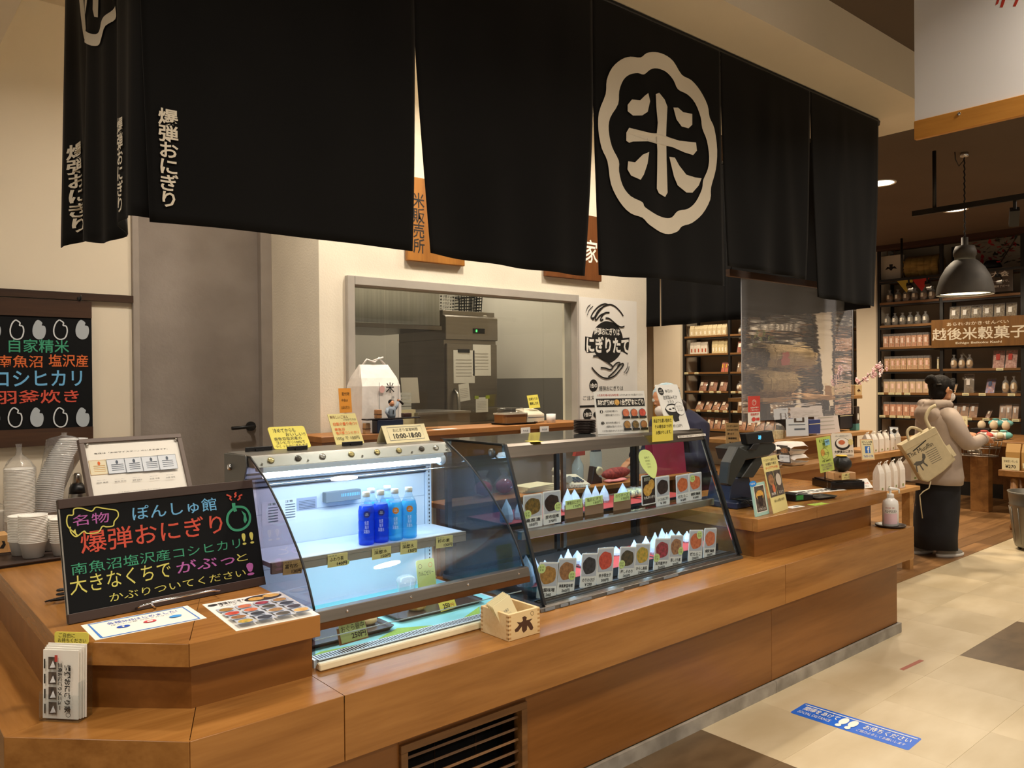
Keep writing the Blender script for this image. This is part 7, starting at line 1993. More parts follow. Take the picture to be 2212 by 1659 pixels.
a = PY(1610, 914, SY); b = PY(1636, 855, SY)
stk = card('payment_sticker', 'red and white payment sticker on the clear sheet', 'sticker', (FY(a.x, SY - .016, a.z), b.x - a.x, b.z - a.z), M_WHITE, [('r', mat('payment_red', '#D8483E', .6), 0, .4, 1, 1), ('o', M_WHITE, .5, .76, .16, .10, .002), ('l', M_WHITE, [(.42, .72), (.42, .80), (.5, .86), (.52, .8), (.62, .8), (.6, .7)], .002), ('t', M_WHITE, '感染対策中', .2, .54, .85, .60, dict(bold=.02)), ('t', M_WHITE, 'ご協力下さい', .2, .45, .85, .51, dict(bold=.02)), ('t', mat('payment_red', '#D8483E', .6), '取扱店舗', .2, .27, .85, .36, dict(bold=.02)), ('e', mat('payment_red', '#D8483E', .6), .45, .13, .16, .08), ('r', mat('payment_red', '#D8483E', .6), .66, .08, .92, .18)], .0008)
# brown sign card behind the till
stick(ysign('kraft paper card with handwriting behind the till', (1569, 976), (1598, 975), (1567, 914), 2.86, mat('kraft_card', '#CDB27E', .7), [('t', M_INK, 'おにぎりの具材や', .1, .85, .9, .92, dict(bold=.01)), ('t', M_INK, 'お弁当のご予約', .1, .72, .9, .79, dict(bold=.01)), ('t', M_INK, '承ります', .1, .58, .6, .66, dict(bold=.01)), ('t', M_INK, '季節限定', .15, .42, .8, .5, dict(bold=.02)), ('t', M_INK, 'ランチ', .2, .2, .85, .34, dict(bold=.02))], 'kraft_sign', lean=.05), UZ)

# ================================================================== SHOP SHELVES AT THE BACK RIGHT
SF = 10.95
ROWS = [.64, .95, 1.262, 1.575, 1.882, 2.178, 2.49, 2.80]
M_SHELF = wood('shelf_board_wood', '#8A6238', '#6A4926', 'y', .5, 1., .12)
def PYX(px): return PX(px, 750, SF).y
BAYS = [(1475, 1573), (1573, 1695), (1695, 1842), (1895, 2030), (2030, 2205), (2205, 2390)]
for k, (a, b) in enumerate(BAYS):
    ya, yb = PYX(a), PYX(b)
    u = thing('shelf_unit', ('first', 'second', 'third', 'fourth', 'fifth', 'last')[k] + ' bay of black steel shelving from the left with wooden boards', 'shelving')
    for y in ((ya, yb + .04) if k in (2, 5) else (ya,)):
        B(SF, y - .04, 0, SF + .04, y, 3.2).build('front_post', M_BLACKM, u); B(SF + .40, y - .04, 0, SF + .44, y, 3.2).build('rear_post', M_BLACKM, u)
    for z in ROWS:
        if k < 3 and z > 2.6: continue
        o = B(SF - .01, yb + .001, z - .03, SF + .44, ya - .041, z).build('shelf_board', M_SHELF, u)
        B(SF, yb + .001, z - .055, SF + .03, ya - .041, z - .031).build('steel_rail', M_BLACKM, u)
M_CLEARP = clear('packet_film', (.97, .97, .97, 1), 1.6, .08, .5, 40, haze=.10)
M_TAG = mat('shelf_price_tag', '#D9CFA0', .7)
KIND = {}
def proto(kind, ca, cb, lab):
    key = (kind, ca, lab)
    if key in KIND: return KIND[key]
    cm = mat('goods_' + ca + cb, ca, .6, c2=cb, nscale=70)
    if kind == 'jar':
        body = MB().prism(rrect(-.045, -.045, .045, .045, .008), 0, .098).mesh('contents'); film = MB().prism(rrect(-.047, -.047, .047, .047, .008), 0, .12).mesh('film')
    elif kind == 'pouch':
        def mk(s, th): return MB().sheet(lambda u, v: ((u - .5) * .11 * s, -th * (math.sin(math.pi * u) * math.sin(math.pi * min(1, v * 1.15)) if v < .87 else 0) * .5, v * .14 * s), 8, 8).sheet(lambda u, v: ((.5 - u) * .11 * s, th * (math.sin(math.pi * u) * math.sin(math.pi * min(1, v * 1.15)) if v < .87 else 0) * .5, v * .14 * s), 8, 8)
        body = mk(.93, .05).mesh('contents'); film = mk(1.0, .06).mesh('film')
    elif kind == 'bag':
        body = MB().add([(-.05, -.03, 0), (.05, -.03, 0), (.05, .03, 0), (-.05, .03, 0), (-.05, -.025, .10), (.05, -.025, .10), (.05, .025, .10), (-.05, .025, .10), (-.048, 0, .15), (.048, 0, .15)], [(3, 2, 1, 0), (0, 1, 5, 4), (2, 3, 7, 6), (1, 2, 6, 5), (3, 0, 4, 7), (4, 5, 9, 8), (6, 7, 8, 9), (5, 6, 9), (7, 4, 8)]).mesh('contents'); film = None
    else:
        body = MB().ball((0, 0, .05), .052, 12, 8, 1.1, .9, .9).mesh('contents')
        fm_ = MB().lathe([(.05, 0), (.06, .05), (.045, .10), (.012, .125), (.03, .15)], 10, cap=False); fm_.v = [(x * (1 + .1 * math.sin(z * 150)), y, z) for x, y, z in fm_.v]; film = fm_.mesh('film')
    body.materials.append(cm)
    if film: film.materials.append(M_CLEARP)
    lb = MB().box(-.018, -.0005, 0, .018, 0, .045).mesh('label'); lb.materials.append(mat('lab_' + lab, lab, .6))
    KIND[key] = (body, film, lb, {'jar': (-.0475, .035), 'pouch': (-.034, .055), 'bag': (-.0305, .02), 'ball': (-.062, .04)}[kind])
    return KIND[key]
def goods(px0, px1, row, kind, n, ca, cb, lab, label, s=1., lean=0., dx=.06):
    body, film, lb, (ly, lz) = proto(kind, ca, cb, lab)
    y0, y1 = PYX(px0) - .045, PYX(px1) + .035
    nm = {'jar': 'cracker_box', 'pouch': 'cracker_packet', 'bag': 'paper_pack', 'ball': 'cracker_bag'}[kind]
    sx = min(s, (y0 - y1) / n * .97 / {'jar': .094, 'pouch': .112, 'bag': .1, 'ball': .128}[kind])
    for k in range(n):
        y = y0 + (y1 - y0) * (k + .5) / n
        r = link(nm, body)
        r.matrix_basis = Matrix.Translation((SF + dx + rng.uniform(0, .012), y, ROWS[row] + .0006)) @ Matrix.Rotation(RAD(-90) + rng.uniform(-.06, .06), 4, 'Z') @ Matrix.Rotation(-lean, 4, 'X') @ Matrix.Diagonal((sx, sx, s, 1))
        tag(r, label + (', %s from the left' % ORD[k] if n > 1 else ''), {'jar': 'box', 'pouch': 'packet', 'bag': 'packet', 'ball': 'bag'}[kind], label)
        if film: link('film', film, r)
        o = link('label', lb, r); o.location = (0, ly, lz)
def tags(row, pxs, bay):
    for k, q in enumerate(pxs):
        y = PYX(q)
        o = B(0, -.04, 0, .0015, .04, .032).build('shelf_price_tag', M_TAG); o.location = (SF - .0125, y, ROWS[row] - .032)
        tag(o, 'cream price tag on ' + bay + (', %s from the left' % ORD[k] if len(pxs) > 1 else ''), 'price tag', 'price tags on ' + bay)
        MB().box(-.0004, -.028, .008, 0, .028, .014).build('print', M_GREYINK, o)
CR, OR_, GD, WH = '#D8C79A', '#C8702E', '#B98A44', '#E8E0D0'
goods(1482, 1570, 5, 'bag', 8, '#D9C9A4', '#C4B088', '#EFE6D0', 'cream paper pack on the top board of the first bay', 1.2)
goods(1482, 1528, 4, 'bag', 5, WH, '#D8CFC0', '#B05030', 'white pack with a red strip in the first bay', 1.35)
goods(1529, 1571, 4, 'bag', 5, '#E0D0A0', '#CDB98A', '#F2ECDC', 'tall yellowish pack beside the white packs of the first bay', 1.45)
goods(1547, 1571, 3, 'pouch', 2, '#E86A1E', '#C84E10', '#F0C040', 'bright orange packet in the first bay', 1.25, .25)
goods(1496, 1570, 2, 'pouch', 3, '#8E2A20', '#C08A50', '#E8DCC8', 'red leaning packet on the fourth board of the first bay', 1.4, .35)
goods(1490, 1570, 1, 'pouch', 4, '#9A3A24', '#D0A060', '#E8DCC8', 'red packet lying low in the first bay', 1.3, .6)
goods(1482, 1570, 0, 'pouch', 5, '#A83A28', '#D8B070', '#EFE6D0', 'red and gold packet on the lowest board, first bay', 1.4, .3)
goods(1580, 1690, 5, 'ball', 4, '#8A7A60', '#C0B090', WH, 'small tied bag on the top board of the second bay', .9)
goods(1580, 1690, 4, 'pouch', 5, '#B4875A', '#D8463A', WH, 'packet with a red flap in the second bay', 1.4, .2)
goods(1580, 1610, 3, 'pouch', 2, '#B98A50', '#8A6030', WH, 'brown cracker packet in the second bay', 1.2, .25)
goods(1612, 1690, 3, 'pouch', 4, '#D0A060', '#6A78B8', WH, 'blue and gold packet behind the clear sheet', 1.4, .1)
goods(1580, 1690, 2, 'ball', 6, '#C08A50', '#E0C090', WH, 'tied cracker bag on the fourth board of the second bay', 1.1)
goods(1580, 1690, 1, 'pouch', 5, '#C89A58', '#A87838', WH, 'golden cracker packet low in the second bay', 1.4, .15)
goods(1580, 1690, 0, 'pouch', 5, '#A84030', '#D8B070', WH, 'red and gold packet on the lowest board, second bay', 1.4, .3)
for r_, c_ in ((5, '#B0A898'), (4, '#C8BCA4'), (3, '#C0B090'), (2, '#C8A880'), (1, '#B89068')):
    goods(1700, 1838, r_, 'jar', 8, c_, '#8A7A60', WH, 'pale packet behind the clear sheet, %s board of third bay' % ORD[5 - r_], 1.25)
goods(1902, 2026, 6, 'ball', 6, '#A87A48', '#6A4A28', WH, 'brown cracker bag high in the fourth bay', 1.15)
goods(1898, 2010, 5, 'ball', 6, '#7A6240', '#2E3420', WH, 'dark cracker bag under the high brown ones', 1.1)
goods(1898, 2010, 4, 'jar', 8, '#D8B88A', '#C86A3A', '#F0D8C8', 'box of pink and orange crackers beside the wooden sign', 1.5)
goods(1900, 2012, 3, 'jar', 8, '#E0C890', '#C87A4A', '#F2C8B8', 'box of mixed crackers with pink labels in the fourth bay', 1.5)
goods(2012, 2030, 3, 'jar', 1, '#E8DCA8', '#D8C890', '#F4F0E4', 'pale yellow box at the end of the mixed cracker row', 1.3)
goods(1898, 2026, 2, 'jar', 8, '#E0B8A0', '#D8C080', '#F2D0C0', 'box of pink crackers behind the shopper', 1.5)
goods(1898, 2026, 1, 'jar', 8, '#D89A6A', '#C07038', '#F2D0B8', 'box of orange crackers low behind the shopper', 1.5)
goods(2038, 2200, 5, 'pouch', 6, '#6A5038', '#A89878', '#E6E2DA', 'silvery packet with a white slip above the wooden sign', 1.45, .1)
goods(2040, 2105, 3, 'ball', 3, '#C8A468', '#A88048', WH, 'round cracker bag under the wooden sign', 1.2)
goods(2130, 2200, 3, 'pouch', 2, '#A8685A', '#D8B0A0', '#B03020', 'packet with a red band under the wooden sign', 1.7, .25)
goods(2036, 2066, 2, 'pouch', 1, '#C08A50', '#E0C090', WH, 'small packet beside the shopper face', 1., .6)
goods(2068, 2106, 2, 'pouch', 1, '#6A5A48', '#8A7A60', '#D8D0C8', 'large brown packet with a round emblem', 1.75, .1)
goods(2114, 2150, 2, 'pouch', 1, '#4A78B8', '#C87A40', '#3A4A6A', 'blue and orange packet on the shelf right of the emblem packet', 1.5, .5)
goods(2150, 2202, 2, 'ball', 2, '#C8A468', '#B08850', WH, 'round golden cracker bag at the right end of the shelf', 1.4)
goods(2040, 2112, 1, 'pouch', 3, '#B8824A', '#8A6A50', '#C8C4C0', 'leaning brown packet above the table goods', 1.4, .4)
goods(2114, 2140, 1, 'pouch', 1, '#6A4428', '#A87848', WH, 'flat dark packet between the leaning packets', 1.1, .9)
goods(2144, 2202, 1, 'pouch', 3, '#B8885A', '#98806A', '#D0CCC8', 'tall silvery packet above the cream rolls', 1.3, .2)
goods(2212, 2380, 3, 'pouch', 4, '#B8885A', '#98806A', WH, 'packet in the last bay cut by the picture edge', 1.5, .2)
goods(2212, 2380, 2, 'ball', 4, '#B8885A', '#98806A', WH, 'cracker bag in the last bay cut by the picture edge', 1.3)
for r_, qs, b_ in ((3, (1483, 1505), 'the first bay, empty end'), (2, (1515, 1537, 1553), 'the red packet board'), (1, (1508, 1532, 1548, 1566), 'the low red packet board'), (2, (1584, 1600), 'the tied bag board'), (1, (1588, 1606), 'the golden packet board'), (2, (1903, 1926, 1941, 1960), 'the pink cracker board'), (1, (1906, 1928, 1945, 1960), 'the orange cracker board'), (3, (2160,), 'the board under the wooden sign'), (2, (2052, 2086, 2122, 2185), 'the emblem packet board'), (1, (2045, 2092, 2130, 2154, 2172, 2194), 'the silvery packet board')):
    tags(r_, qs, b_)
# wooden shop sign across the shelves
a = PX(2012, 752, SF - .05); b = PX(2012, 692, SF - .05); c_ = PX(2290, 740, SF - .05)
sw, shh = a.y - c_.y, b.z - a.z
t = card('shop_sign', 'brown wooden shop sign with cream lettering across the shelves', 'sign', (FX(SF - .05, a.y, a.z), sw, shh), wood('shop_sign_wood', '#7A5426', '#5E3E18', 'y', .5, 1., .02), [], .03)
bq = boxer((FX(SF - .05, a.y, a.z), sw, shh), 1890, 690, .2535)
prints(t, sw, shh, [('t', M_CREST, 'あられ·おかき·せんべい', *bq(612, 58, 1140, 0), dict(bold=.01)), ('t', M_CREST, '越後米穀菓子', *bq(488, 184, 1290, 40), dict(bold=.014)), ('t', M_CREST, 'Echigo Beikoku Kashi', *bq(688, 216, 1082, 178), dict(bold=.02))])
a = PX(2036, 640, SF - .03); b = PX(2188, 575, SF - .03)
t = card('dark_notice', 'dark notice board on the upper shelf behind the pendant lamp', 'notice board', (FX(SF - .03, a.y, a.z), a.y - b.y, b.z - a.z), mat('notice_dark', '#4A4038', .6), [('t', M_WHITE, '試食大会', .45, .62, .95, .85, dict(bold=.02)), ('t', M_WHITE, 'お一人様一個まで、', .55, .38, .95, .48), ('t', M_WHITE, 'なくなり次第終了だー!!', .55, .18, .95, .28)], .02)
# things on top of the shelves
zt7 = ROWS[7] + .001
a = PX(1905, 604, SF + .1)
t = thing('paper_carrier', 'white carrier bag with a dark crest on top of the shelves', 'bag', (SF + .1, PX(1925, 600, SF + .1).y, zt7), RAD(-90))
B(-.14, 0, 0, .14, .09, .34).build('bag', mat('carrier_white', '#C9C2B4', .7), t); MB().tube([(-.05, 0, .34), (-.05, 0, .42), (.0, 0, .45), (.05, 0, .42), (.05, 0, .34)], .007, 6).build('handle', mat('brown_cord', '#3A2A20', .7), t)
MB().prism([(-.08, .15), (-.05, .19), (-.02, .18), (-.025, .22), (.025, .22), (.02, .18), (.05, .19), (.08, .15), (.03, .16), (.0, .13), (-.03, .16)], 0, .001, frame((0, -.001, 0), (1, 0, 0), (0, 0, 1))).build('crest', M_INK, t)
a = PX(1955, 600, SF + .1).y; b = PX(2028, 600, SF + .1).y; rS = .15
t = thing('straw_roll', 'rolled straw bale lying on top of the shelves', 'straw bale', (SF + .2, a, zt7 + rS), RAD(-90))
L = a - b
MB().sheet(lambda u, v: (u * L, rS * (1 - .06 * (math.cos(u * 31) > .8)) * math.cos(2 * math.pi * v), rS * (1 - .06 * (math.cos(u * 31) > .8)) * math.sin(2 * math.pi * v)), 30, 20).build('straw_body', mat('straw_yellow', '#A88A4A', .85, c2='#7A6030', nscale=25, stretch=(.2, 1, 1)), t, merge=True)
mb = MB(); rr = random.Random(4)
for i in range(60):
    q, an = rS * math.sqrt(rr.random()) * .95, rr.uniform(0, 6.28); mb.cyl((0, q * math.cos(an), q * math.sin(an)), (-.02 * rr.random() - .005, q * math.cos(an), q * math.sin(an)), .008, 5)
o = mb.build('straw_end', mat('straw_yellow', '#A88A4A'), t); o['kind'] = 'stuff'
for k, (px, c2_) in enumerate(((1955, '#B8A03A'), (1988, '#B0241C'))):
    p = PX(px, 604, SF - .02); o = MB().add([(0, .13, 0), (0, -.13, .0), (-.004, -.02, -.2)], [(0, 1, 2)]).build('paper_flag', mat('flag' + c2_, c2_, .8), solid=.002); o.location = (SF - .016, p.y, ROWS[7] - .001)
    tag(o, ('yellow', 'red')[k] + ' cloth corner hanging over the upper shelf edge', 'flag')
t = thing('flower_arrangement', 'red leaf arrangement on top of the shelves right of the pendant', 'flowers', (SF + .15, PX(2140, 570, SF + .1).y, zt7 - .0))
MB().lathe([(.08, 0), (.11, .05), (.08, .12), (.06, .13)], 14).build('pot', M_BLACKM, t)
lf = MB(); l2 = MB(); rr = random.Random(9)
for k in range(90):
    q = Vector((rr.uniform(-.12, .12), rr.uniform(-.3, .28), rr.uniform(.08, .42))); d = Vector((rr.uniform(-1, 1), rr.uniform(-1, 1), rr.uniform(-.2, 1))).normalized(); s = d.cross(Vector((0, .3, 1))).normalized()
    (lf if k % 2 else l2).add([q, q + d * .04 + s * .022, q + d * .09, q + d * .04 - s * .022], [(0, 1, 2, 3)])
o = lf.build('red_leaves', mat('red_leaf', '#A81E22', .6), t); o['kind'] = 'stuff'; o = l2.build('dark_leaves', mat('dark_leaf', '#23241A', .6), t); o['kind'] = 'stuff'
MB().tube([(0, -.1, .1), (0, -.25, .35), (0, -.3, .5), (0, -.24, .6)], .008, 6).build('branch', mat('twig', '#4A3428', .7), t)
# ceiling beam over the shelves
struct(B(SF - .15, 1.2, 3.2, SF + .06, PYX(1895), CEIL).build('trim_6', mat('dark_red_beam', '#3A2016', .7)))

# ================================================================== LAMPS OF THE SHOP
lx, ly = 6.822, 2.447
pl = thing('pendant_lamp', 'large dark industrial pendant lamp hanging on a chain', 'lamp', (lx, ly, 0))
zb_ = 2.135; M_PEND = mat('pendant_metal', '#4A443C', .65, .25, var=.2, nscale=10)
R_ = .205
shp = [(R_, zb_), (R_ * .97, zb_ + .06), (R_ * .86, zb_ + .14), (R_ * .68, zb_ + .21), (R_ * .48, zb_ + .255), (R_ * .38, zb_ + .27)]
MB().lathe(shp, 30, cap=False).lathe([(r * .985, z - .004) for r, z in shp][::-1], 30, cap=False).build('shade', M_PEND, pl)
MB().lathe([(R_ * .36, zb_ + .268), (R_ * .36, zb_ + .30), (R_ * .40, zb_ + .305), (R_ * .40, zb_ + .34), (R_ * .33, zb_ + .38), (R_ * .12, zb_ + .39), (R_ * .12, zb_ + .45), (0, zb_ + .45)], 24).build('lamp_head', M_PEND, pl)
MB().lathe([(R_ * .955, zb_ + .012), (0, zb_ + .013)], 28, cap=False).build('diffuser', mat('lamp_diffuser', (1, .86, .56, 1), .5, emit=3.5), pl)
mb = MB(); zc = zb_ + .45
pts = [(.004 * math.sin(k * 2.1), .004 * math.cos(k * 2.1), zc + (3.22 - zc) * k / 40) for k in range(41)]
mb.tube(pts, .006, 5); mb.build('chain', M_BLACKM, pl); MB().tube([(0, 0, 3.2), (-.03, .03, 3.15), (-.07, .04, 3.2), (-.08, .04, CEIL)], .004, 5).build('cable', M_BLACKM, pl); MB().lathe([(.03, 3.225), (.03, CEIL - .0005)], 14, cap=True).build('ceiling_hook', M_CHROME, pl)
area_light('pendant_bulb_lamp', (lx, ly, zb_ + .005), .32, 8, (1, .82, .56), disk=True)
def spot(t, p, d):
    m_ = frame(p, Vector(d).cross(Vector((0, 0, 1))), Vector((0, 0, 1)))
    mb = MB(); mb.bar(Vector(p) + Vector((0, 0, .02)), Vector(p) + Vector((0, 0, -.06)), .012, .02); mb.bar(Vector(p) + Vector((0, 0, -.06)), Vector(p) + Vector((0, 0, -.06)) + Vector(d).normalized() * .13, .06, .05); mb.build('spot_head', M_BLACKM, t)
    MB().prism(ell(0, 0, .02, .02, 12), 0, .002, frame(Vector(p) + Vector((0, 0, -.06)) + Vector(d).normalized() * .131, Vector(d).cross(Vector((0, 0, 1))), Vector(d).cross(Vector(d).cross(Vector((0, 0, 1)))) * -1)).build('spot_lens', mat('spot_lens', (1, .9, .75, 1), .4, emit=2), t)
tr = thing('track_light', 'black lighting track on a rod near the pendant lamp', 'track light')
rx_, ry_ = PZ(2018, 312, CEIL).x, PZ(2018, 312, CEIL).y
rz_ = PX(2018, 455, rx_).z
e0 = PX(1972, 465, rx_); 
B(rx_ - .018, ry_ - 1.6, rz_ - .02, rx_ + .018, e0.y, rz_ + .02).build('track', M_BLACKM, tr); MB().cyl((rx_, ry_, rz_ + .02), (rx_, ry_, CEIL - .05), .014).build('rod', M_BLACKM, tr); MB().lathe([(.02, CEIL - .07), (.055, CEIL - .0005)], 16).build('ceiling_cup', M_BLACKM, tr)
yq = PX(2192, 440, rx_).y
spot(tr, (rx_, yq, rz_ - .02), (.5, .2, -.6))
for y_ in (8.0, 7.2, 6.4):  # added lamps without spot heads, brightening the left shelf bays
    area_light('shelf_spot_or_fill_lamp', (SF - .5, y_, 3.1), .06, 8, (1, .84, .62), (SF + .1, y_, 1.2), disk=True)
tr2 = thing('track_light', 'lighting track in front of the shelf tops', 'track light')
za = PX(1930, 605, SF - .5).z
B(SF - .518, PX(2250, 580, SF - .5).y, za - .015, SF - .482, PX(1900, 600, SF - .5).y, za + .015).build('track', M_BLACKM, tr2)
for px in (1948, 2300): MB().cyl((SF - .5, PX(px, 590, SF - .5).y, za), (SF - .5, PX(px, 590, SF - .5).y, CEIL - .001), .014).build('rod', M_BLACKM, tr2)
for px in (1963, 2003, 2155):
    area_light('shelf_spot_or_fill_lamp', (SF - .45, PX(px, 600, SF - .5).y, za - .12), .06, 7, (1, .84, .62), (SF + .1, PX(px, 600, SF - .5).y - .1, 1.3), disk=True)
    spot(tr2, (SF - .5, PX(px, 600, SF - .5).y, za - .01), (.8, .1, -.5))
for (x, y) in ((-.6, .6), (1.2, .5), (3.2, .3), (5.2, .9), (7.4, 1.2), (-1.2, 2.6), (.2, -2.2), (2.6, -2.4), (5.0, -2.2), (7.278, 3.317), (9.065, 3.35), (9.0, 5.4), (9.4, 7.6), (7.3, 6.3)):  # out-of-view rims include housings for the added rear hall row
    t = thing('ceiling_downlight', {7.278: 'ceiling downlight beside the right edge of the black curtain', 9.065: 'ceiling downlight just behind the lighting track'}.get(x, 'round recessed ceiling downlight of the hall'), 'downlight', (x, y, CEIL), 0, 'ceiling downlights')
    MB().lathe([(.115, -.0005), (.135, -.0005), (.13, -.010), (.115, -.006)], 24, cap=False).build('rim', M_WHITE, t)
    MB().prism(ell(0, 0, .114, .114, 24), -.004, -.0015).build('lens', mat('downlight_lens', (1, .93, .8, 1), .4, emit=5), t)
# hanging white sign
HX = 3.4
a = PX(1977, 303, HX); b = PX(1973, 262, HX)
y0 = a.y; y1 = -.2
hs = thing('hanging_sign', 'white hanging banner with a wooden bottom bar at the upper right', 'sign', (HX, 0, 0))
B(-.012, y1, a.z, .012, y0, PX(1977, 263, HX).z).build('wood_bar', wood('bar_wood', '#C68A3C', '#A86E28', 'y', .45, 1., .02), hs, .002)
B(-.003, y1, PX(1977, 263, HX).z, .003, y0, CEIL - .0006).build('banner', mat('banner_white', '#EDEBEA', .6), hs)
sc_ = PX(2072, 246, HX - .012); o = MB().lathe([(.007, 0), (.006, .003), (0, .004)], 12).build('screw', M_CHROME, hs); o.matrix_basis = frame((-.012, sc_.y, sc_.z), (0, -1, 0), (0, 0, 1))
fs_ = FX(HX - .0035, 0, 0)
mb = MB()
for s in ([(2162, -30), (2150, 12), (2156, 8), (2170, -30)], [(2172, -30), (2160, 16), (2166, 16), (2182, -30)], [(2206, -30), (2188, 14), (2194, 14), (2214, -30)]):
    ps = [loc(fs_, *q) for q in s]; mb = MB(); mb.add([(-.0036, -x, y) for x, y in ps], [tuple(range(4))]); mb.build('red_stroke', M_RED, hs)

# ================================================================== FLOOR MARKS
fw = flat((1706, 1539), (1962, 1621), (1736, 1517), .0008)
f, w, h = fw
bq = boxer(fw, 1500, 1350, .3219); pq_ = pointer(fw, 1500, 1350, .3219)
it = [('r', M_WHITE, .02, .84, .98, .89), ('t', M_WHITE, '間隔をあけて', .05, .46, .36, .76, dict(bold=.012)), ('t', M_WHITE, 'SOCIAL DISTANCE', .04, .18, .33, .36), ('t', M_WHITE, 'お待ちください', .58, .44, .96, .76, dict(bold=.012)), ('t', M_WHITE, 'ご協力よろしくお願いします', .56, .16, .95, .34)]
for cx in (.415, .495):
    it += [('e', M_WHITE, cx, .53, .034, .26), ('e', M_WHITE, cx - .004, .17, .024, .11)]
card('floor_sticker', 'blue distance sticker with white footprints on the floor tiles', 'sticker', (f, w, h), mat('sticker_blue', '#1668D8', .4), it, .0007, None, .012)
a = PZ(1952, 1448, .0008); b = PZ(1996, 1427, .0008)
card('floor_tape', 'faded red tape mark on the beige floor tiles', 'tape', (frame(a, b - a, (0, 1, 0)), (b - a).length, .022), mat('faded_red_tape', '#B06A58', .6), [], .0006)

# ================================================================== TABLE, BASKET, STOOL AND BIN AT THE RIGHT
M_TBW = wood('table_wood', '#8E6232', '#6E4820', 'x', .5, 1., .05)
tx, ty = 9.49, 3.27
tz = PX(2125, 952, tx).z
t = thing('wooden_table', 'heavy wooden shop table with thick square legs at the right', 'table')
B(tx - .04, 1.6, tz - .05, SF - .25, 4.1, tz).build('table_top', M_TBW, t, .003)
for y in (ty, 1.75):
    for x in (tx, SF - .45): B(x, y - .09, 0, x + .13, y + .09, tz - .0505).build('leg', M_TBW, t, .003)
B(SF - .30, 1.6, .1, SF - .27, 4.1, tz - .0505).build('back_panel', M_TBW, t); B(SF - .31, 1.6, 0, SF - .29, 4.1, .17).build('plinth', M_BLACK, t)
def tbp(px, py): return PZ(px, py, tz)
for k, (px, c_) in enumerate(((2123, '#E0645A'), (2146, '#DCD8B8'), (2165, '#7CC4BC'), (2150, '#6AB8B8'), (2170, '#8ACCC8'))):
    p = tbp(px, 950 if k < 3 else 938); up_ = .0 if k < 3 else .085
    t = thing('rolled_towel', ('coral', 'cream', 'teal front', 'teal upper left', 'teal upper right')[k] + ' rolled towel tied with a bow on the table', 'towel', (p.x + (.06 if k < 3 else .03), p.y, tz + .001 + up_))
    mb = MB().ball((0, 0, .045), .046, 12, 8, 1.1, 1.9, .95); mb.build('towel', mat('towel' + c_, c_, .85), t); mb = MB().lathe([(.049, -.03), (.049, .03)], 14, cap=False); o = mb.build('paper_band', M_WHITE, t); o.matrix_basis = frame((0, 0, .045), (1, 0, 0), (0, 0, 1))
    MB().ball((-.02, .0, .095), .02, 8, 5, 1.4, 2, .5).build('bow', mat('towel' + c_, c_, .85), t)
for k, (pa, pb, lb) in enumerate(((2092, 2145, 'left black display tray with white and orange goods behind the towels'), (2160, 2230, 'right black display tray of cream rolls'))):
    p0 = tbp(pa, 925); p1 = tbp(pb, 922); t = thing('display_tray', lb, 'tray', (SF - .45, (p0.y + p1.y) / 2 * .965, tz + .0008))
    w_ = abs(p0.y - p1.y)
    B(-.08, -w_ / 2, 0, .12, w_ / 2, .07).build('box', M_BLACK, t, .003); B(-.075, -w_ / 2 + .01, .0705, .115, w_ / 2 - .01, .072).build('liner', mat('dark_liner', '#2A201C', .7), t)
    if k == 0:
        B(-.05, .04, .0725, .05, .16, .10).build('white_packet', M_WHITE, t); MB().ball((.0, -.10, .09), .05, 10, 6, 1, 1.6, .5).build('orange_cloth', mat('orange_cloth', '#D0562E', .8), t)
    else:
        for q in range(3): MB().ball((0, w_ / 2 - .1 - q * .13, .11), .05, 12, 8, .9, .9, 1.1).build('cream_roll', mat('cream_roll', '#D8C4A4', .7), t)
p = tbp(2072, 935)
A = PX(2051, 932, tx + .1); Bq = PX(2090, 932, tx + .1); Cq = PX(2051, 898, tx + .1)
card('table_sign', 'cream handwritten card on the table beside the shopper', 'sign', (FX(tx + .1, A.y, tz + .001), A.y - Bq.y, Cq.z - tz), M_CREAMCARD, [('t', mat('brown_ink', '#6A3A1C', .7), '手ぬぐいタオル', .1, .76, .9, .9), ('t', M_INK, '新潟のお米の柄です', .08, .5, .85, .6), ('t', M_INK, '各種ございます', .08, .35, .75, .45), ('t', M_INK, '1枚 880円', .2, .1, .85, .24)], .002)
t = thing('wire_basket', 'oval wire basket of silver foil packets hung at the table edge', 'basket', (tx - .25, PX(2110, 960, tx - .25).y, PX(2110, 985, tx - .25).z))
for k in range(3): MB().tube([(.16 * math.cos(a * .3142) * (.85 + .08 * k), .24 * math.sin(a * .3142) * (.85 + .08 * k), .01 + .085 * k) for a in range(21)], .005, 5, False).build('wire_ring', M_STEELD, t)
for k in range(16): MB().tube([(.136 * math.cos(k * .3927), .204 * math.sin(k * .3927), .01), (.162 * math.cos(k * .3927), .243 * math.sin(k * .3927), .18)], .003, 4).build('wire', M_STEELD, t)
MB().prism([(.14 * math.cos(a * .3142), .21 * math.sin(a * .3142)) for a in range(20)], .005, .010).build('base', M_STEELD, t)
MB().bar((.1, 0, .16), (.27, 0, .16), .03, .02).build('bracket', M_BLACKM, t)
rr = random.Random(12); MF = mat('silver_foil', '#B8B0A4', .3, .6, bump=.5, bscale=30)
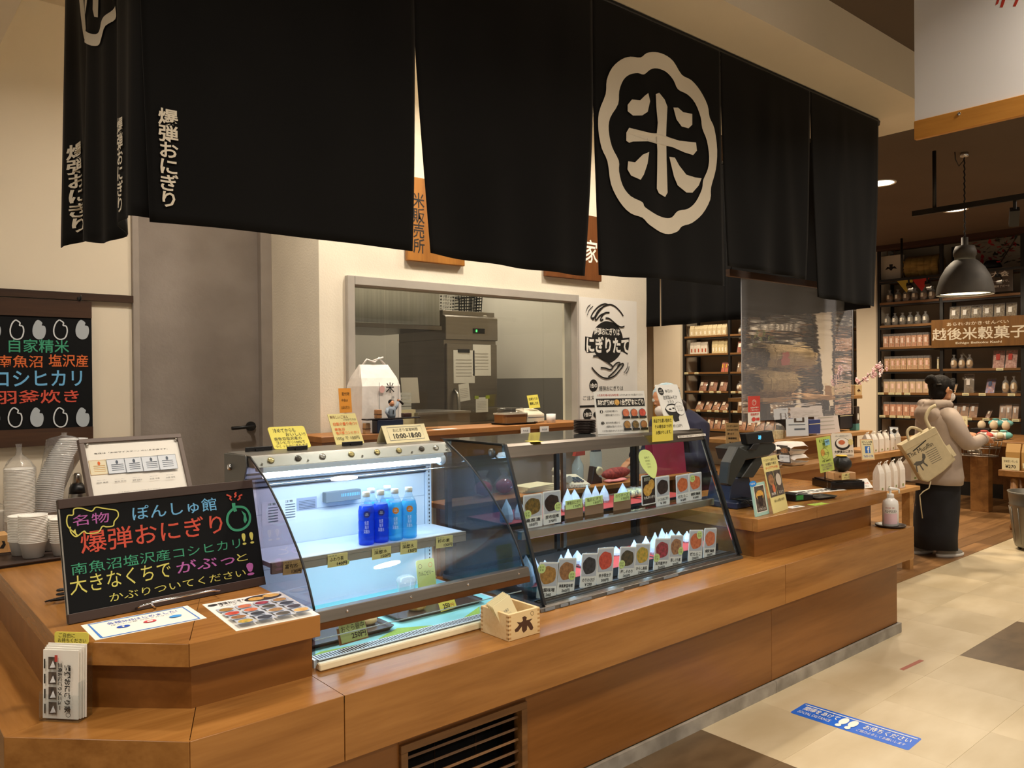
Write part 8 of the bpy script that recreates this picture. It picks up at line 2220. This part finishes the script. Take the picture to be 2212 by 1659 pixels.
for k in range(12):
    o = MB().prism(rrect(-.045, -.03, .045, .03, .008), -.012, .012).build('foil_packet', MF, bevel=.004); tag(o, 'silver foil packet in the oval wire basket', 'packet', 'foil packets in the wire basket')
    o.matrix_basis = Matrix.Translation(Vector(t.location) + Vector((rr.uniform(-.07, .07), rr.uniform(-.14, .14), .05 + .012 * k))) @ Matrix.Rotation(rr.uniform(0, 3), 4, 'Z') @ Matrix.Rotation(rr.uniform(.2, 1.2), 4, 'X')
st = PZ(2190, 1105, 0)
sx_ = 8.55; sz_ = PX(2175, 1016, sx_).z; sy_ = PX(2156, 1016, sx_).y
t = thing('wooden_stool', 'wooden stool carrying paper bags at the right edge', 'stool')
B(sx_, sy_ - .6, sz_ - .06, sx_ + .4, sy_, sz_).build('seat', M_TBW, t, .004)
for x, y in ((sx_ + .06, sy_ - .12), (sx_ + .32, sy_ - .12), (sx_ + .06, sy_ - .5), (sx_ + .32, sy_ - .5)): MB().lathe([(.035, 0), (.045, .03), (.032, .06), (.034, sz_ - .0605)], 12, (x, y, 0)).build('leg', M_TBW, t)
for k in range(4):
    t = thing('kraft_bag', ('first', 'second', 'third', 'fourth')[k] + ' tan paper bag from the left on the wooden stool', 'bag', (sx_ + .12, sy_ - .1 - k * .135, sz_ + .001), RAD(-90))
    MB().add([(-.06, -.04, 0), (.06, -.04, 0), (.06, .04, 0), (-.06, .04, 0), (-.062, -.035, .17), (.062, -.035, .17), (.062, .035, .17), (-.062, .035, .17), (-.06, 0, .25), (.06, 0, .25)], [(3, 2, 1, 0), (0, 1, 5, 4), (2, 3, 7, 6), (1, 2, 6, 5), (3, 0, 4, 7), (4, 5, 9, 8), (6, 7, 8, 9), (5, 6, 9), (7, 4, 8)]).build('bag', mat('tan_kraft', '#B88E50', .6), t); B(-.05, -.042, .02, .05, -.0405, .07).build('label', M_CREAMCARD, t)
card('stool_sign', 'kraft price card leaning on the tan bags', 'sign', (FX(sx_ + .04, sy_ - .02, sz_ + .001), .15, .12), M_CREAMCARD, [('t', M_INK, '甘納豆いろいろ', .1, .6, .9, .8), ('t', M_INK, '¥270', .2, .15, .8, .42, dict(bold=.02))], .002)
bp_ = PZ(2207, 1187, 0); bx_ = 7.75
by_ = PX(2184, 1150, bx_).y - .19
t = thing('waste_bin', 'galvanised metal bin at the right edge of the picture', 'bin', (bx_, by_, 0))
zt_ = PX(2190, 1058, bx_).z
pr_ = [(.155, .03), (.16, .05), (.195, zt_ - .12), (.2, zt_ - .11), (.195, zt_ - .10), (.205, zt_ - .02), (.212, zt_), (.2, zt_), (.15, .06), (0, .05)]
M_GALV = mat('galvanised_steel', '#8A867C', .4, .8, var=.15, nscale=6)
MB().lathe(pr_, 28).build('bucket', M_GALV, t)
for k in range(14): MB().tube([(.160 * math.cos(k * .449), .160 * math.sin(k * .449), .06), (.196 * math.cos(k * .449), .196 * math.sin(k * .449), zt_ - .13)], .004, 5).build('rib', M_GALV, t)
for k in range(3): MB().ball((.12 * math.cos(k * 2.1), .12 * math.sin(k * 2.1), .018), .018, 8, 6).build('castor', M_BLACK, t)

# ================================================================== PEOPLE
def loft(rings, n=24, folds=0., seed=0, smooth=True):
    rr = random.Random(seed); ph = [rr.uniform(0, 6) for _ in range(4)]
    vs = []; fs = []
    for (cx, cy, cz, rx, ry) in rings:
        for i in range(n):
            a = 2 * math.pi * i / n
            q = 1 + folds * (math.sin(5 * a + ph[0] + cz * 9) * .6 + math.sin(9 * a + ph[1] - cz * 14) * .4)
            vs.append((cx + rx * q * math.cos(a), cy + ry * q * math.sin(a), cz + folds * .06 * math.sin(3 * a + ph[2])))
    for j in range(len(rings) - 1):
        for i in range(n):
            k = (i + 1) % n; fs.append((j * n + i, j * n + k, (j + 1) * n + k, (j + 1) * n + i))
    return MB().add(vs, fs, smooth)
def fuse(mb, name, m_, parent, vox=.005, sm=6):
    """overlapping limbs fused into one continuous surface"""
    o = mb.build(name, m_, parent)
    md = o.modifiers.new('fuse', 'REMESH'); md.mode = 'VOXEL'; md.voxel_size = vox; md.use_smooth_shade = True
    s = o.modifiers.new('soft', 'SMOOTH'); s.factor = .5; s.iterations = sm
    return o
def hand(mb, p, d, side):
    """palm with five bent fingers; d is the pointing direction"""
    d = Vector(d).normalized(); s = d.cross(Vector((0, 0, 1))).normalized() * side; dn = Vector((0, 0, -1)); p = Vector(p)
    mb.tube([p - d * .03, p, p + d * .045], [.022, .027, .026], 10)
    for k, (L, off) in enumerate(((.062, -.022), (.072, -.008), (.068, .007), (.052, .021))):
        b = p + d * .04 + s * off
        mb.tube([b, b + d * L * .45 + dn * .006, b + d * L * .8 + dn * .022, b + d * L * .92 + dn * .036], [.0095, .009, .0085, .007], 7)
    b = p - s * .02; mb.tube([b, b + d * .025 - s * .022 + dn * .01, b + d * .05 - s * .024 + dn * .022], [.011, .010, .008], 7)
def head(mb, c, f, s=1.):
    """skull, jaw, nose, lips, brow and ears; f is the facing direction"""
    c = Vector(c); f = Vector(f).normalized(); l = Vector((0, 0, 1)).cross(f).normalized(); u = f.cross(l)
    def e(p, r): mb.ball(c + f * p[0] * s + l * p[1] * s + u * p[2] * s, r * s, 12, 8)
    e((-.012, 0, .03), .083); e((.012, 0, .015), .075); e((.03, 0, -.035), .055); e((.045, 0, -.07), .034); e((.035, .022, -.05), .04); e((.035, -.022, -.05), .04)
    e((.085, 0, -.005), .012); e((.092, 0, -.018), .013); e((.078, 0, -.05), .014); e((.07, .03, .02), .016); e((.07, -.03, .02), .016)
    for y in (.076, -.076):
        e((-.005, y, -.002), .017); e((-.006, y * 1.03, -.018), .012); e((-.008, y * 1.05, .012), .012)
    mb.tube([c - f * .01 * s - u * .05 * s, c - f * .03 * s - u * .16 * s], [.046 * s, .05 * s], 12)
def eyes(parent, c, f, s=1.):
    c = Vector(c); f = Vector(f).normalized(); l = Vector((0, 0, 1)).cross(f).normalized(); u = f.cross(l)
    for y in (.03, -.03):
        q = c + f * .078 * s + l * y * s + u * .004 * s
        MB().ball(q, .010 * s, 8, 6).build('eye', mat('eye_dark', '#1A120E', .2), parent)
        MB().tube([q + l * .014 * s + u * .018 * s, q + u * .023 * s + f * .003, q - l * .014 * s + u * .018 * s], .003 * s, 5).build('eyebrow', M_HAIR, parent)
# ---- the shopper
B0 = PZ(2026, 1197, 0)
wm = thing('person', 'person in a beige hooded jacket and wide black trousers looking at the shelves', 'person', (B0.x, B0.y, 0), RAD(-30))
HC = Vector((.05, 0, 1.375)); HF = Vector((1, -.12, -.28))
mb = MB(); head(mb, HC, HF)
mb.tube([(.03, 0, 1.26), (.0, 0, 1.16), (0, 0, 1.0), (0, 0, .78)], [.055, .10, .12, .13], 14)
RS = [(.0, -.15, 1.17), (.02, -.22, 1.03), (.085, -.24, .935), (.21, -.18, .94), (.33, -.11, .965)]
LS = [(.0, .15, 1.17), (.04, .21, 1.02), (.10, .22, .93), (.24, .16, .95), (.35, .10, .975)]
for P_ in (RS, LS): mb.tube([(0, P_[0][1] * .3, 1.12)] + [P_[0][:2] + (1.15,)] + P_[1:], [.05, .045, .045, .042, .036, .026], 10)
hand(mb, (.365, -.095, .97), (1, .25, -.15), 1); hand(mb, (.385, .085, .98), (1, -.25, -.15), -1)
for (x, y) in ((.02, -.085), (-.12, .075)): mb.tube([(0, y, .8), (x * .6, y, .45), (x - .02, y, .08), (x + .06, y, .045)], [.085, .062, .042, .035], 10)
fuse(mb, 'body', M_SKIN, wm); eyes(wm, HC, HF)
M_JKT = mat('beige_jacket', '#A8978A', .75, var=.06, nscale=12, bump=.25, bscale=12)
jk = loft([(-.01, 0, .60, .17, .225), (0, 0, .66, .172, .228), (0, 0, .76, .16, .215), (0, 0, .88, .15, .205), (0, 0, 1.0, .145, .2), (0, 0, 1.09, .14, .2), (0, 0, 1.16, .128, .185), (.005, 0, 1.205, .105, .14), (.015, 0, 1.235, .085, .095), (.03, 0, 1.29, .083, .082)], 30, .03, 3)
jo = jk.build('jacket', M_JKT, wm); md = jo.modifiers.new('t', 'SOLIDIFY'); md.thickness = .006
for P_, sd in ((RS, 1), (LS, 2)):
    q = [Vector((0, P_[0][1] * .35, 1.155)), Vector(P_[0])]
    for i in range(len(P_) - 1):
        for k in (1, 2, 3): q.append(Vector(P_[i]).lerp(Vector(P_[i + 1]), k / 3))
    rs = [.085] + [.082 - .0032 * i + .006 * math.sin(i * 2.2 + sd) for i in range(len(q) - 1)]
    so = MB().tube(q, rs, 16, False).build('sleeve', M_JKT, wm)
    s = so.modifiers.new('soft', 'SMOOTH'); s.iterations = 4
    MB().tube([q[-2].lerp(q[-1], .5), q[-1]], rs[-1] + .004, 14).build('cuff', M_JKT, wm)
mb = MB(); mb.ball((-.095, 0, 1.17), .08, 14, 9, .85, 1.75, 1.15); mb.ball((-.105, 0, 1.11), .06, 12, 8, .7, 1.5, 1.2)
mb.tube([(-.10, 0, 1.245), (-.075, -.085, 1.255), (.0, -.105, 1.262), (.07, -.07, 1.25), (.085, -.03, 1.235)], [.045, .042, .034, .026, .02], 12); mb.tube([(-.10, 0, 1.245), (-.075, .085, 1.255), (.0, .105, 1.262), (.07, .07, 1.25), (.085, .03, 1.235)], [.045, .042, .034, .026, .02], 12)
fuse(mb, 'hood', M_JKT, wm, .007, 16)
M_TRS = mat('black_trousers', '#0E0E14', .8, var=.2, nscale=10)
loft([(0, 0, .70, .135, .17), (0, 0, .58, .15, .18), (-.01, 0, .4, .155, .185), (-.03, 0, .2, .16, .19), (-.035, 0, .065, .165, .195), (-.035, 0, .06, .10, .12)], 34, .05, 8).build('trousers', M_TRS, wm)
for (x, y) in ((.04, -.085), (-.12, .075)):
    mb = loft([(x, y, .014, .12, .046), (x, y, .04, .118, .045), (x - .02, y, .07, .09, .04), (x - .05, y, .095, .045, .036)], 18); mb.f.append(tuple(range(len(mb.v) - 18, len(mb.v)))); mb.sm.append(True)
    so = mb.build('shoe', mat('grey_canvas', '#8C867C', .8), wm); mb = loft([(x + .003, y, .0, .124, .048), (x + .003, y, .026, .128, .050)], 18); mb.f += [tuple(range(18))[::-1], tuple(range(18, 36))]; mb.sm += [False] * 2; mb.build('sole', mat('white_sole', '#DAD6CE', .6), so)
mb = MB(); mb.ball(HC + Vector((-.022, 0, .035)), .095, 16, 10, 1.02, .93, .95); mb.ball(HC + Vector((-.05, 0, -.02)), .072, 14, 9, .9, .98, 1.1); mb.tube([HC + Vector((.06, -.05, .085)), HC + Vector((.035, -.085, .03)), HC + Vector((.03, -.085, -.03))], [.022, .014, .004], 8); mb.tube([HC + Vector((.06, .05, .085)), HC + Vector((.03, .085, .03)), HC + Vector((.02, .085, -.03))], [.022, .014, .004], 8)
rr = random.Random(3)
for k in range(9): a = k * .7; mb.ball(HC + Vector((-.105 + .022 * math.cos(a), .022 * math.sin(a), .085 + .012 * math.sin(2 * a))), .03, 9, 6)
fuse(mb, 'hair', M_HAIR, wm, .006, 3)
M_MASK = mat('white_mask', '#D9CFC4', .8)
hf = HF.normalized(); mb = MB().ball(HC + hf * .052 - Vector((0, 0, .048)), .056, 14, 9, .95, 1.0, .82); mb.build('face_mask', M_MASK, wm)
for y in (.07, -.07): MB().tube([HC + hf * .06 + Vector((0, y * .75, -.035)), HC + Vector((.03, y * 1.13, -.01)), HC + Vector((-.005, y * 1.2, .006))], .0016, 5).build('mask_loop', M_MASK, wm)
MB().lathe([(.012, -.004), (.02, -.004), (.02, .004), (.012, .004)], 10, HC + Vector((-.085, -.07, .045))).build('hair_clip', mat('grey_clip', '#4A4642', .4), wm)
# ---- her tote bag
dp = (Vector((B0.x - .10, B0.y - .27, .85)) - CO).dot(fwd)
def VP(px, py, e=0.): return CO + ray(px, py) * (dp + e)
og = VP(2005, 985); ft = frame(og, rt, up); inv = ft.inverted()
def L2(px, py): q = inv @ VP(px, py); return (q.x, q.y)
t = thing('tote_bag', 'cream canvas tote bag with black printing hanging behind the person', 'bag', mtx=ft)
M_CANV = mat('cream_canvas', '#C4B592', .8, var=.05, nscale=20)
MB().prism([L2(*q) for q in ((1947, 963), (1985, 943), (2022, 923), (2040, 955), (2066, 993), (2040, 1018), (2006, 1042), (1992, 1038), (1970, 1000))], -.075, 0).build('bag', M_CANV, t, .012, seg=2)
fl = MB().prism([L2(*q) for q in ((1946, 962), (2020, 922), (2026, 936), (1954, 975))], -.078, .003).build('top_hem', M_CANV, t, .002)
for (q, w_) in ((((1966, 955), (1962, 935), (1972, 924), (1990, 928), (2001, 936)), .010), (((2012, 927), (2003, 905), (2013, 884), (2028, 876)), .013)):
    pts = smooth_line([L2(*p) for p in q], 5); hw = w_ * 1.1
    vs = []
    for i, p in enumerate(pts):
        a_ = pts[max(i - 1, 0)]; b_ = pts[min(i + 1, len(pts) - 1)]; d = Vector((b_[0] - a_[0], b_[1] - a_[1])).normalized(); z = -.008 - .0022 * i
        vs += [(p[0] - d.y * hw, p[1] + d.x * hw, z), (p[0] + d.y * hw, p[1] - d.x * hw, z)]
    MB().add(vs, [(2 * i, 2 * i + 1, 2 * i + 3, 2 * i + 2) for i in range(len(pts) - 1)], True).build('strap', M_CANV, t, solid=.004)
mb = MB(); mb.bar(Vector((*L2(2050, 962), -.02)), Vector((*L2(2062, 985), .004)), .03, .004, (0, 0, 1)); mb.build('side_strap', M_CANV, t)
MB().tube([Vector((*L2(*q), -.01)) for q in ((2012, 1040), (2008, 1055), (1996, 1062), (1988, 1070), (1990, 1090), (1994, 1120))], .005, 6).build('cord', M_CANV, t)
xd = (Vector((*L2(2022, 923), 0)) - Vector((*L2(1947, 963), 0))).normalized(); yd = Vector((-xd.y, xd.x, 0))
o0 = Vector((*L2(1962, 1000), .0008))
def bagtext(s, x, y, w_, h_, m_):
    vs, fs = text_fit(s, x, y, x + w_, y + h_, 0, 0.); return [o0 + xd * a + yd * b for a, b, _ in vs], fs
mb = MB(); mb.add(*bagtext('The Muuffin', .02, .028, .225, .038, 0)); 
mb.build('lettering', M_INK, t)
mb = MB(); rr = random.Random(1)
for k in range(7): mb.add([o0 + xd * (.16) + yd * (.005 - .017 * k), o0 + xd * .255 + yd * (.005 - .017 * k), o0 + xd * .255 + yd * (.009 - .017 * k), o0 + xd * .16 + yd * (.009 - .017 * k)], [(0, 1, 2, 3)])
for ps in ([(.03, -.03), (.06, -.02), (.10, -.035), (.125, -.02), (.12, -.05), (.09, -.06), (.05, -.055)], [(.115, -.02), (.135, .015), (.15, .0), (.145, -.025), (.125, -.04)], [(.04, -.05), (.05, -.05), (.035, -.10), (.025, -.10)], [(.07, -.055), (.08, -.055), (.085, -.11), (.075, -.11)], [(.1, -.05), (.11, -.045), (.13, -.09), (.12, -.10)]):
    mb.add([o0 + xd * a + yd * b for a, b in ps], [tuple(range(len(ps)))])
mb.build('printed_drawing', mat('grey_print', '#5A564E', .8), t)
MB().bar(Vector((*L2(1972, 975), .001)), Vector((*L2(2000, 951), .001)), .008, .002, (0, 0, 1)).build('zip', M_BLACK, t)
# ---- staff member bending behind the cases
sp0 = PY(1436, 866, 3.5); hx, hz = sp0.x, sp0.z
stf = thing('person', 'staff member in a pale cap, mask and navy shirt bending behind the cases', 'person', (hx, 3.5, 0))
SC = Vector((0, 0, hz)); SFc = Vector((-1, -.25, -.75))
mb = MB(); head(mb, SC, SFc, .98)
ch = Vector((.20, .03, hz - .19)); pv = Vector((.36, .05, .84))
mb.tube([SC + Vector((.03, 0, -.06)), ch + Vector((-.06, 0, .06)), ch, ch.lerp(pv, .5), pv], [.05, .09, .13, .125, .13], 14)
for y in (-.17, .17):
    mb.tube([ch + Vector((0, y * .5, .02)), ch + Vector((-.01, y, .0)), ch + Vector((-.08, y * 1.35, -.22)), Vector((-.18, y * .8, hz - .40))], [.065, .058, .045, .03], 10)
    hand(mb, (-.21, y * .7, hz - .41), (-1, 0, -.2), 1 if y < 0 else -1)
    mb.tube([pv, Vector((.35, y * .55, .45)), Vector((.37, y * .55, .08)), Vector((.28, y * .55, .04))], [.11, .07, .045, .04], 10)
fuse(mb, 'body', M_SKIN, stf); eyes(stf, SC, SFc)
M_NAVY = mat('navy_shirt', '#23243C', .8, var=.1, nscale=10)
mb = MB(); mb.tube([ch + Vector((-.10, 0, .075)), ch + Vector((-.02, 0, .02)), ch.lerp(pv, .3), ch.lerp(pv, .7), pv, pv + Vector((0, 0, -.1))], [.09, .155, .15, .145, .15, .155], 18)
for y in (-.17, .17): mb.tube([ch + Vector((0, y * .5, .02)), ch + Vector((-.01, y, .0)), ch + Vector((-.08, y * 1.35, -.22)), Vector((-.15, y * .88, hz - .38))], [.10, .085, .065, .045], 12)
fuse(mb, 'shirt', M_NAVY, stf, .008, 6)
loft([(.36, .05, .82, .165, .19), (.36, .05, .6, .17, .2), (.36, .04, .3, .17, .2), (.37, .04, .08, .16, .19)], 24, .04, 2).build('trousers', M_TRS, stf)
for y in (-.09, .1):
    mb = loft([(.31, y, .0, .12, .05), (.31, y, .05, .115, .048), (.34, y, .09, .05, .04)], 16); mb.f.append(tuple(range(32, 48))); mb.sm.append(True); mb.build('shoe', M_BLACK, stf)
p0 = ch.lerp(pv, .12); mb = MB().ball(p0 + Vector((.10, -.02, .075)), .075, 12, 8, .9, 1.1, .55); mb.build('white_print', M_WHITE, stf)
mb = MB(); mb.ball(SC + Vector((.02, 0, .045)), .098, 16, 10, 1.05, .95, .85); mb.build('cap', mat('striped_cap', '#D5DEDE', .8, c2='#7FA9B8', nscale=14, stretch=(.2, 1, 9)), stf)
MB().lathe([(.094, -.012), (.098, .0), (.094, .014)], 20, SC + Vector((.012, 0, .005)), False, True, 1.02, .93).build('cap_band', mat('pale_band', '#DDE2DE', .8), stf)
mb = MB(); mb.ball(SC + Vector((.05, 0, -.03)), .075, 12, 8, .9, 1.08, 1.1); mb.tube([SC + Vector((.10, 0, .0)), SC + Vector((.17, -.02, -.03)), SC + Vector((.2, -.03, -.11))], [.04, .035, .012], 8); fuse(mb, 'hair', mat('brown_hair', '#2E1D14', .5, var=.3, nscale=40), stf, .007, 3)
sf = SFc.normalized(); MB().ball(SC + sf * .055 - sf.cross(Vector((0, 1, 0))) * 0 + Vector((.0, 0, -.035)), .055, 12, 8, .9, 1, .9).build('face_mask', M_MASK, stf)
